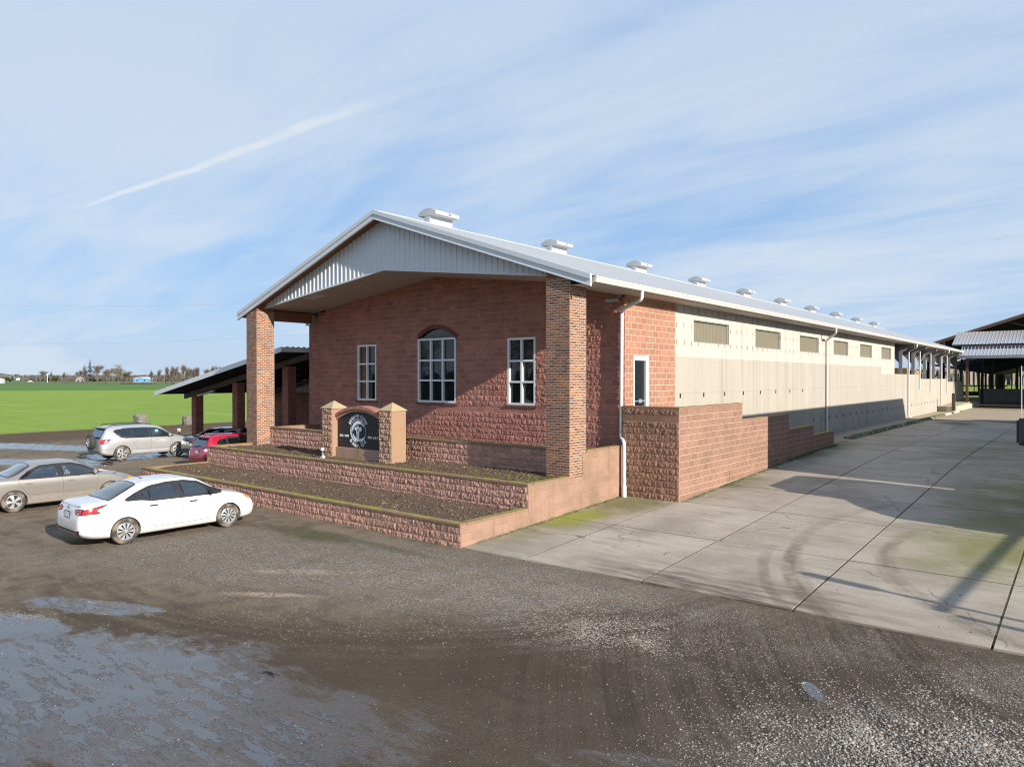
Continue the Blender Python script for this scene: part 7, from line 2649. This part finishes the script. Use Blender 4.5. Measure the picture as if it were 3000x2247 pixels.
# brushy hedges
def hedge(label, p0, p1, yb_, hpx, m, seed, n=900):
    R_ = random.Random(seed)
    x0, y0, d0 = ground_at(p0, yb_); x1, y1, d1 = ground_at(p1, yb_)
    k = d0 / 2085.0
    mb = MB()
    for i in range(n):
        u = R_.random()
        h = hpx * k * R_.uniform(.3, 1.1) * (.7 + .4 * math.sin(u * 31 + seed) * math.sin(u * 13))
        b = Vector((x0 + (x1 - x0) * u + R_.gauss(0, 1.0), y0 + (y1 - y0) * u + R_.gauss(0, 1.0), -.1))
        d = Vector((R_.gauss(0, .5), R_.gauss(0, .5), 1)).normalized()
        s_ = d.cross(Vector((R_.gauss(0, 1), R_.gauss(0, 1), .1))).normalized() * .12
        mb.poly([b - s_, b + s_, b + d * h + s_ * .3, b + d * h - s_ * .3], 0, R_.random())
    o = mb.build('hedge', m, recalc=False)
    return tag(o, label, 'hedge')
hedge('brown brushy hedge in front of the blue shed', 359, 445, 1126, 7.5, twig_mat('reddish_brush', (0.085, 0.055, 0.045), (0.165, 0.11, 0.085)), 5, 1500)
hedge('thin brown brush under the bare tree clump', 446, 625, 1126, 5.5, m_tw_brown, 6, 1100)
hedge('dark brush under the spruce and grey trees', 150, 300, 1121.5, 5.0, m_tw_brown, 7, 1100)


def farmhouse(name, label, px0, px1, yb_, ye_, ya_, wallc, roofc, cat='house', deep=1.0, rz=None, ridge_along=True):
    """gabled building whose wide side faces the camera"""
    x0, y0, dep = ground_at(px0, yb_); x1, y1, _ = ground_at(px1, yb_)
    k = dep / 2085.0
    L = math.hypot(x1 - x0, y1 - y0)
    H, A = (yb_ - ye_) * k, (yb_ - ya_) * k
    D = L * deep
    t = thing(name, label, cat, (x0, y0, -.09), math.atan2(y1 - y0, x1 - x0))
    wallc = tuple(v * .72 for v in wallc)
    mw = plain('wall_' + name + label[:12], wallc, .8, var=.06, scale=.4); mr = plain('roof_' + name + label[:12], roofc, .6, var=.1, scale=.4)
    mb = MB()
    if ridge_along:
        mb.box(0, L, 0, D, 0, H); mb.prism([(0, H), (D, H), (D / 2, A)], 'x', 0, L)
        mb.build('wall', mw, t)
        mb = MB()
        for q in (((-.3, H - .1), (D / 2, A), (D / 2, A + .25), (-.3, H + .15)), ((D + .3, H - .1), (D / 2, A), (D / 2, A + .25), (D + .3, H + .15))):
            mb.prism(list(q), 'x', -.3, L + .3)
        mb.build('roof', mr, t)
    else:
        mb.box(0, L, 0, D, 0, H); mb.prism([(0, H), (L, H), (L / 2, A)], 'y', 0, D)
        mb.build('wall', mw, t)
        mb = MB()
        for q in (((-.3, H - .1), (L / 2, A), (L / 2, A + .3), (-.3, H + .2)), ((L + .3, H - .1), (L / 2, A), (L / 2, A + .3), (L + .3, H + .2))):
            mb.prism(list(q), 'y', -.4, D + .4)
        mb.build('roof', mr, t)
    mb = MB()
    n = max(1, int(L / 6))
    for i in range(n): mb.box(L * (i + .5) / n - .5, L * (i + .5) / n + .5, -.04, .02, H * .35, H * .75)
    mb.build('window', m_pane, t)
    return t
farmhouse('metal_shed', 'light blue metal shed with white roof beyond the brown hedge', 391, 434, 1121, 1109.5, 1105.6, (0.20, 0.42, 0.66), (0.72, 0.75, 0.78), 'shed', 1.0, ridge_along=False)
x, y, dep = ground_at(371, 1121)
farmhouse('farm_barn', 'red roofed barn showing above the blue shed', 381, 418, 1116, 1104.5, 1100.5, (0.42, 0.17, 0.14), (0.22, 0.06, 0.045), 'barn', .5)
farmhouse('farmhouse', 'white house with pale green roof at far left', 47, 64, 1114.2, 1111.3, 1107.8, (0.8, 0.8, 0.78), (0.42, 0.50, 0.46), deep=.5)
farmhouse('farmhouse', 'small white outbuilding right of the white house', 65, 70, 1114, 1112.2, 1111, (0.75, 0.75, 0.72), (0.6, 0.6, 0.6), deep=.6)
farmhouse('metal_shed', 'white and dull red open shed behind the white pickup', 80, 95, 1114, 1111, 1108.3, (0.30, 0.16, 0.15), (0.58, 0.58, 0.58), 'shed', .5)
farmhouse('farmhouse', 'low white bungalow left of the pink bungalow', 104, 115, 1114.5, 1112.3, 1110, (0.75, 0.74, 0.72), (0.5, 0.5, 0.52), deep=.4)
farmhouse('farmhouse', 'low pink bungalow behind the round grey tree', 117, 128, 1115, 1112.4, 1109.6, (0.62, 0.42, 0.36), (0.45, 0.36, 0.34), deep=.4)
farmhouse('farmhouse', 'long low white building between the lamp pole and the evergreens', 134, 154, 1115, 1112.5, 1109.2, (0.82, 0.82, 0.80), (0.62, 0.62, 0.63), deep=.3)
farmhouse('farmhouse', 'white bungalow right of the evergreen pair', 169, 179, 1115, 1112.6, 1110.5, (0.78, 0.78, 0.76), (0.55, 0.55, 0.55), deep=.4)
farmhouse('farmhouse', 'white gabled house behind the brownish bare tree', 187, 197, 1115.5, 1110.5, 1103.5, (0.72, 0.71, 0.68), (0.38, 0.36, 0.34), deep=.8, ridge_along=False)
farmhouse('farmhouse', 'white walled house left of the tan farmhouse', 209, 219, 1115.5, 1111, 1107.5, (0.78, 0.76, 0.72), (0.5, 0.42, 0.38), deep=.6)
farmhouse('farmhouse', 'tan farmhouse with steep gable among the bare trees', 221, 240, 1120.5, 1113, 1105.2, (0.50, 0.44, 0.37), (0.34, 0.30, 0.27), deep=.7, ridge_along=False)
farmhouse('metal_shed', 'pale grey shed cut by the left edge of the picture', -14, 4, 1123.5, 1113.5, 1110, (0.62, 0.66, 0.70), (0.66, 0.68, 0.70), 'shed', .8)
x, y, dep = ground_at(88, 1120.5)
pk = thing('pickup_truck', 'white pickup standing alone on the far grass', 'pickup', (x, y, -.09), math.radians(38))
k = dep / 2085 * 16 / 5.4
mb = MB(); mb.prism([(0, .55 * k), (0, 1.1 * k), (1.9 * k, 1.1 * k), (2.1 * k, 1.75 * k), (3.4 * k, 1.75 * k), (3.9 * k, 1.2 * k), (5.3 * k, 1.1 * k), (5.4 * k, .55 * k)], 'y', 0, 1.8 * k)
mb.v = [(a - 2.7 * k, b - .9 * k, c) for a, b, c in mb.v]
mb.build('body', m_white, pk)
for wx in (-1.8, 1.6):
    mb = MB(); mb.lathe([(0, -.95 * k), (.4 * k, -.95 * k), (.4 * k, .95 * k), (0, .95 * k)], 14, 'y', (wx * k, 0, .4 * k)); mb.build('wheel', m_rubber, pk)
x, y, dep = ground_at(139, 1121)
yl = thing('yard_light', 'white yard light pole in front of the far houses', 'lamp', (x, y, -.09))
h = 23 * dep / 2085
mb = MB(); mb.tube([(0, 0, 0), (0, 0, h)], .22, 8); mb.build('pole', m_white, yl)
mb = MB(); mb.rbox(-.9, .5, -.5, .5, h - .2, h + .9, .1); mb.build('lamp_head', m_white, yl)

# wooded ridge along the horizon and the brown wood seen through the barn
def belt(name, m, p0, p1, dist, hpx0, hpx1, n, wpx, seed):
    """a far wood that reads as one mass"""
    R_ = random.Random(seed)
    mb = MB()
    f = 2085.0
    for i in range(n):
        px_ = p0 + (p1 - p0) * R_.random()
        dd = dist * R_.uniform(.96, 1.06)
        dx_ = (px_ - 1500) / f
        X = (-math.sin(YAW) + math.cos(YAW) * dx_) * dd; Y = (math.cos(YAW) + math.sin(YAW) * dx_) * dd
        k = dd / f
        H = (hpx0 + (hpx1 - hpx0) * (.5 + .5 * noise.noise(Vector((px_ * .03, seed, 0)))) + R_.uniform(-.5, 1.0)) * k + 4.0
        wv = wpx * k * R_.uniform(.5, 1.2)
        zc = H * R_.uniform(.35, .95) if R_.random() < .6 else H * R_.uniform(.75, 1)
        a = Vector((math.cos(YAW), math.sin(YAW), 0)) * wv * .5
        c = Vector((X, Y, zc))
        top_ = Vector((R_.gauss(0, wv * .2), R_.gauss(0, wv), wv * .6))
        mb.poly([c - a, c - Vector((0, 0, zc)) - a * .8, c - Vector((0, 0, zc)) + a * .8, c + a, c + top_], 0, R_.random())
    o = mb.build(name, m, recalc=False)
    o['kind'] = 'stuff'
    return o
belt('distant_woods', twig_mat('far_wood', (0.10, 0.098, 0.100), (0.175, 0.165, 0.160)), -40, 760, 1500, 1.5, 6.0, 2600, 9, 3)
belt('distant_woods', twig_mat('brown_wood', (0.16, 0.135, 0.115), (0.34, 0.29, 0.245)), 2600, 3400, 420, 19, 30, 2400, 9, 8)
belt('distant_woods', m_tw_brown, 700, 1450, 900, 4, 12, 900, 10, 12)
belt('distant_woods', twig_mat('grey_brown_wood', (0.075, 0.068, 0.064), (0.145, 0.128, 0.115)), 60, 700, 900, 1.0, 7.5, 2600, 4, 21)
# hill at far left
hv = []
xs_ = lines((-160, 900, 12))
def hill_z(px_): return 5.5 + 3.2 * noise.noise(Vector((px_ * .01, 4, 0))) + 13.5 * math.exp(-((px_ + 30) / 62.0) ** 2)
HD = 3000.0
V, Fc = [], []
for i, px_ in enumerate(xs_):
    dx_ = (px_ - 1500) / 2085.0
    for q, (dd, hh) in enumerate(((HD, 0), (HD * 1.04, .6), (HD * 1.10, 1.0), (HD * 1.25, 0))):
        V.append(((-math.sin(YAW) + math.cos(YAW) * dx_) * dd, (math.cos(YAW) + math.sin(YAW) * dx_) * dd, hill_z(px_) * hh * HD / 2085.0 - .5 + (4 if hh else 0)))
for i in range(len(xs_) - 1):
    for q in range(3): Fc.append((i * 4 + q, (i + 1) * 4 + q, (i + 1) * 4 + q + 1, i * 4 + q + 1))
m_hill = mat('wooded_hill', lambda T: pbsdf(T, T.mix(T.ramp(T.noise(T.mapping(pos(T), scale=(.02, .02, .05)), 1.0, 6.0, .7), .3, .7), (0.115, 0.108, 0.108), (0.19, 0.178, 0.170)), .95, 0, None, .1))
hl = fast_mesh('hills', V, Fc, m_hill)
hl['kind'] = 'structure'

# overhead cables crossing behind the dairy
def cable(label, p, q, sag):
    P, Q = Vector(p), Vector(q)
    mb = MB()
    pts_ = []
    for i in range(41):
        t = i / 40
        v = P.lerp(Q, t); v.z -= sag * 4 * t * (1 - t)
        pts_.append(v)
    mb.tube(pts_, .008, 5)
    o = mb.build('power_cable', m_steel, smooth=40)
    return tag(o, label, 'cable', 'power cables over the field')
def at_depth(px_, py_, dep):
    f, cx, cy = 2085.0, 1500.0, 1123.5
    F = Vector((-math.sin(YAW) * math.cos(PITCH), math.cos(YAW) * math.cos(PITCH), -math.sin(PITCH)))
    R = Vector((math.cos(YAW), math.sin(YAW), 0))
    return Vector((0, 0, 4)) + (F + R * (px_ - cx) / f - R.cross(F) * (py_ - cy) / f) * dep
cable('upper thin power cable crossing the sky left of the dairy', at_depth(-160, 890, 62), at_depth(960, 880, 58), .33)
cable('lower thin power cable crossing the sky left of the dairy', at_depth(-160, 1008, 62), at_depth(1000, 974, 58), .33)

# trees behind the viewpoint, met only as reflections in the panes
for i, (x, y, h) in enumerate(((-52, -34, 15), (-40, -46, 12), (-63, -40, 13), (-24, -60, 14), (-75, -30, 11))):
    bare_tree(('tall bare roadside tree behind the viewpoint, %s' % ('nearest the yard', 'second along the road', 'third along the road', 'by the bend of the road', 'last along the road')[i]), x, y, h, h * .8, m_tw_grey, 500 + i, twigs=900)

# a hedge added behind the viewpoint to darken the reflection in the panes
R_h = random.Random(77)
mb = MB()
for i in range(1600):
    b = Vector((R_h.uniform(-110, 25), -52 + R_h.gauss(0, 1.2), -.1))
    d = Vector((R_h.gauss(0, .3), R_h.gauss(0, .3), 1)).normalized()
    s_ = Vector((1, R_h.gauss(0, .4), 0)).normalized() * .45
    h_ = R_h.uniform(2.5, 6.0)
    mb.poly([b - s_, b + s_, b + d * h_ + s_ * .5, b + d * h_ - s_ * .5], 0, R_h.random())
tag(mb.build('hedge', m_leafd, recalc=False), 'tall dark hedge added unseen behind the viewpoint to darken the pane reflections', 'hedge')
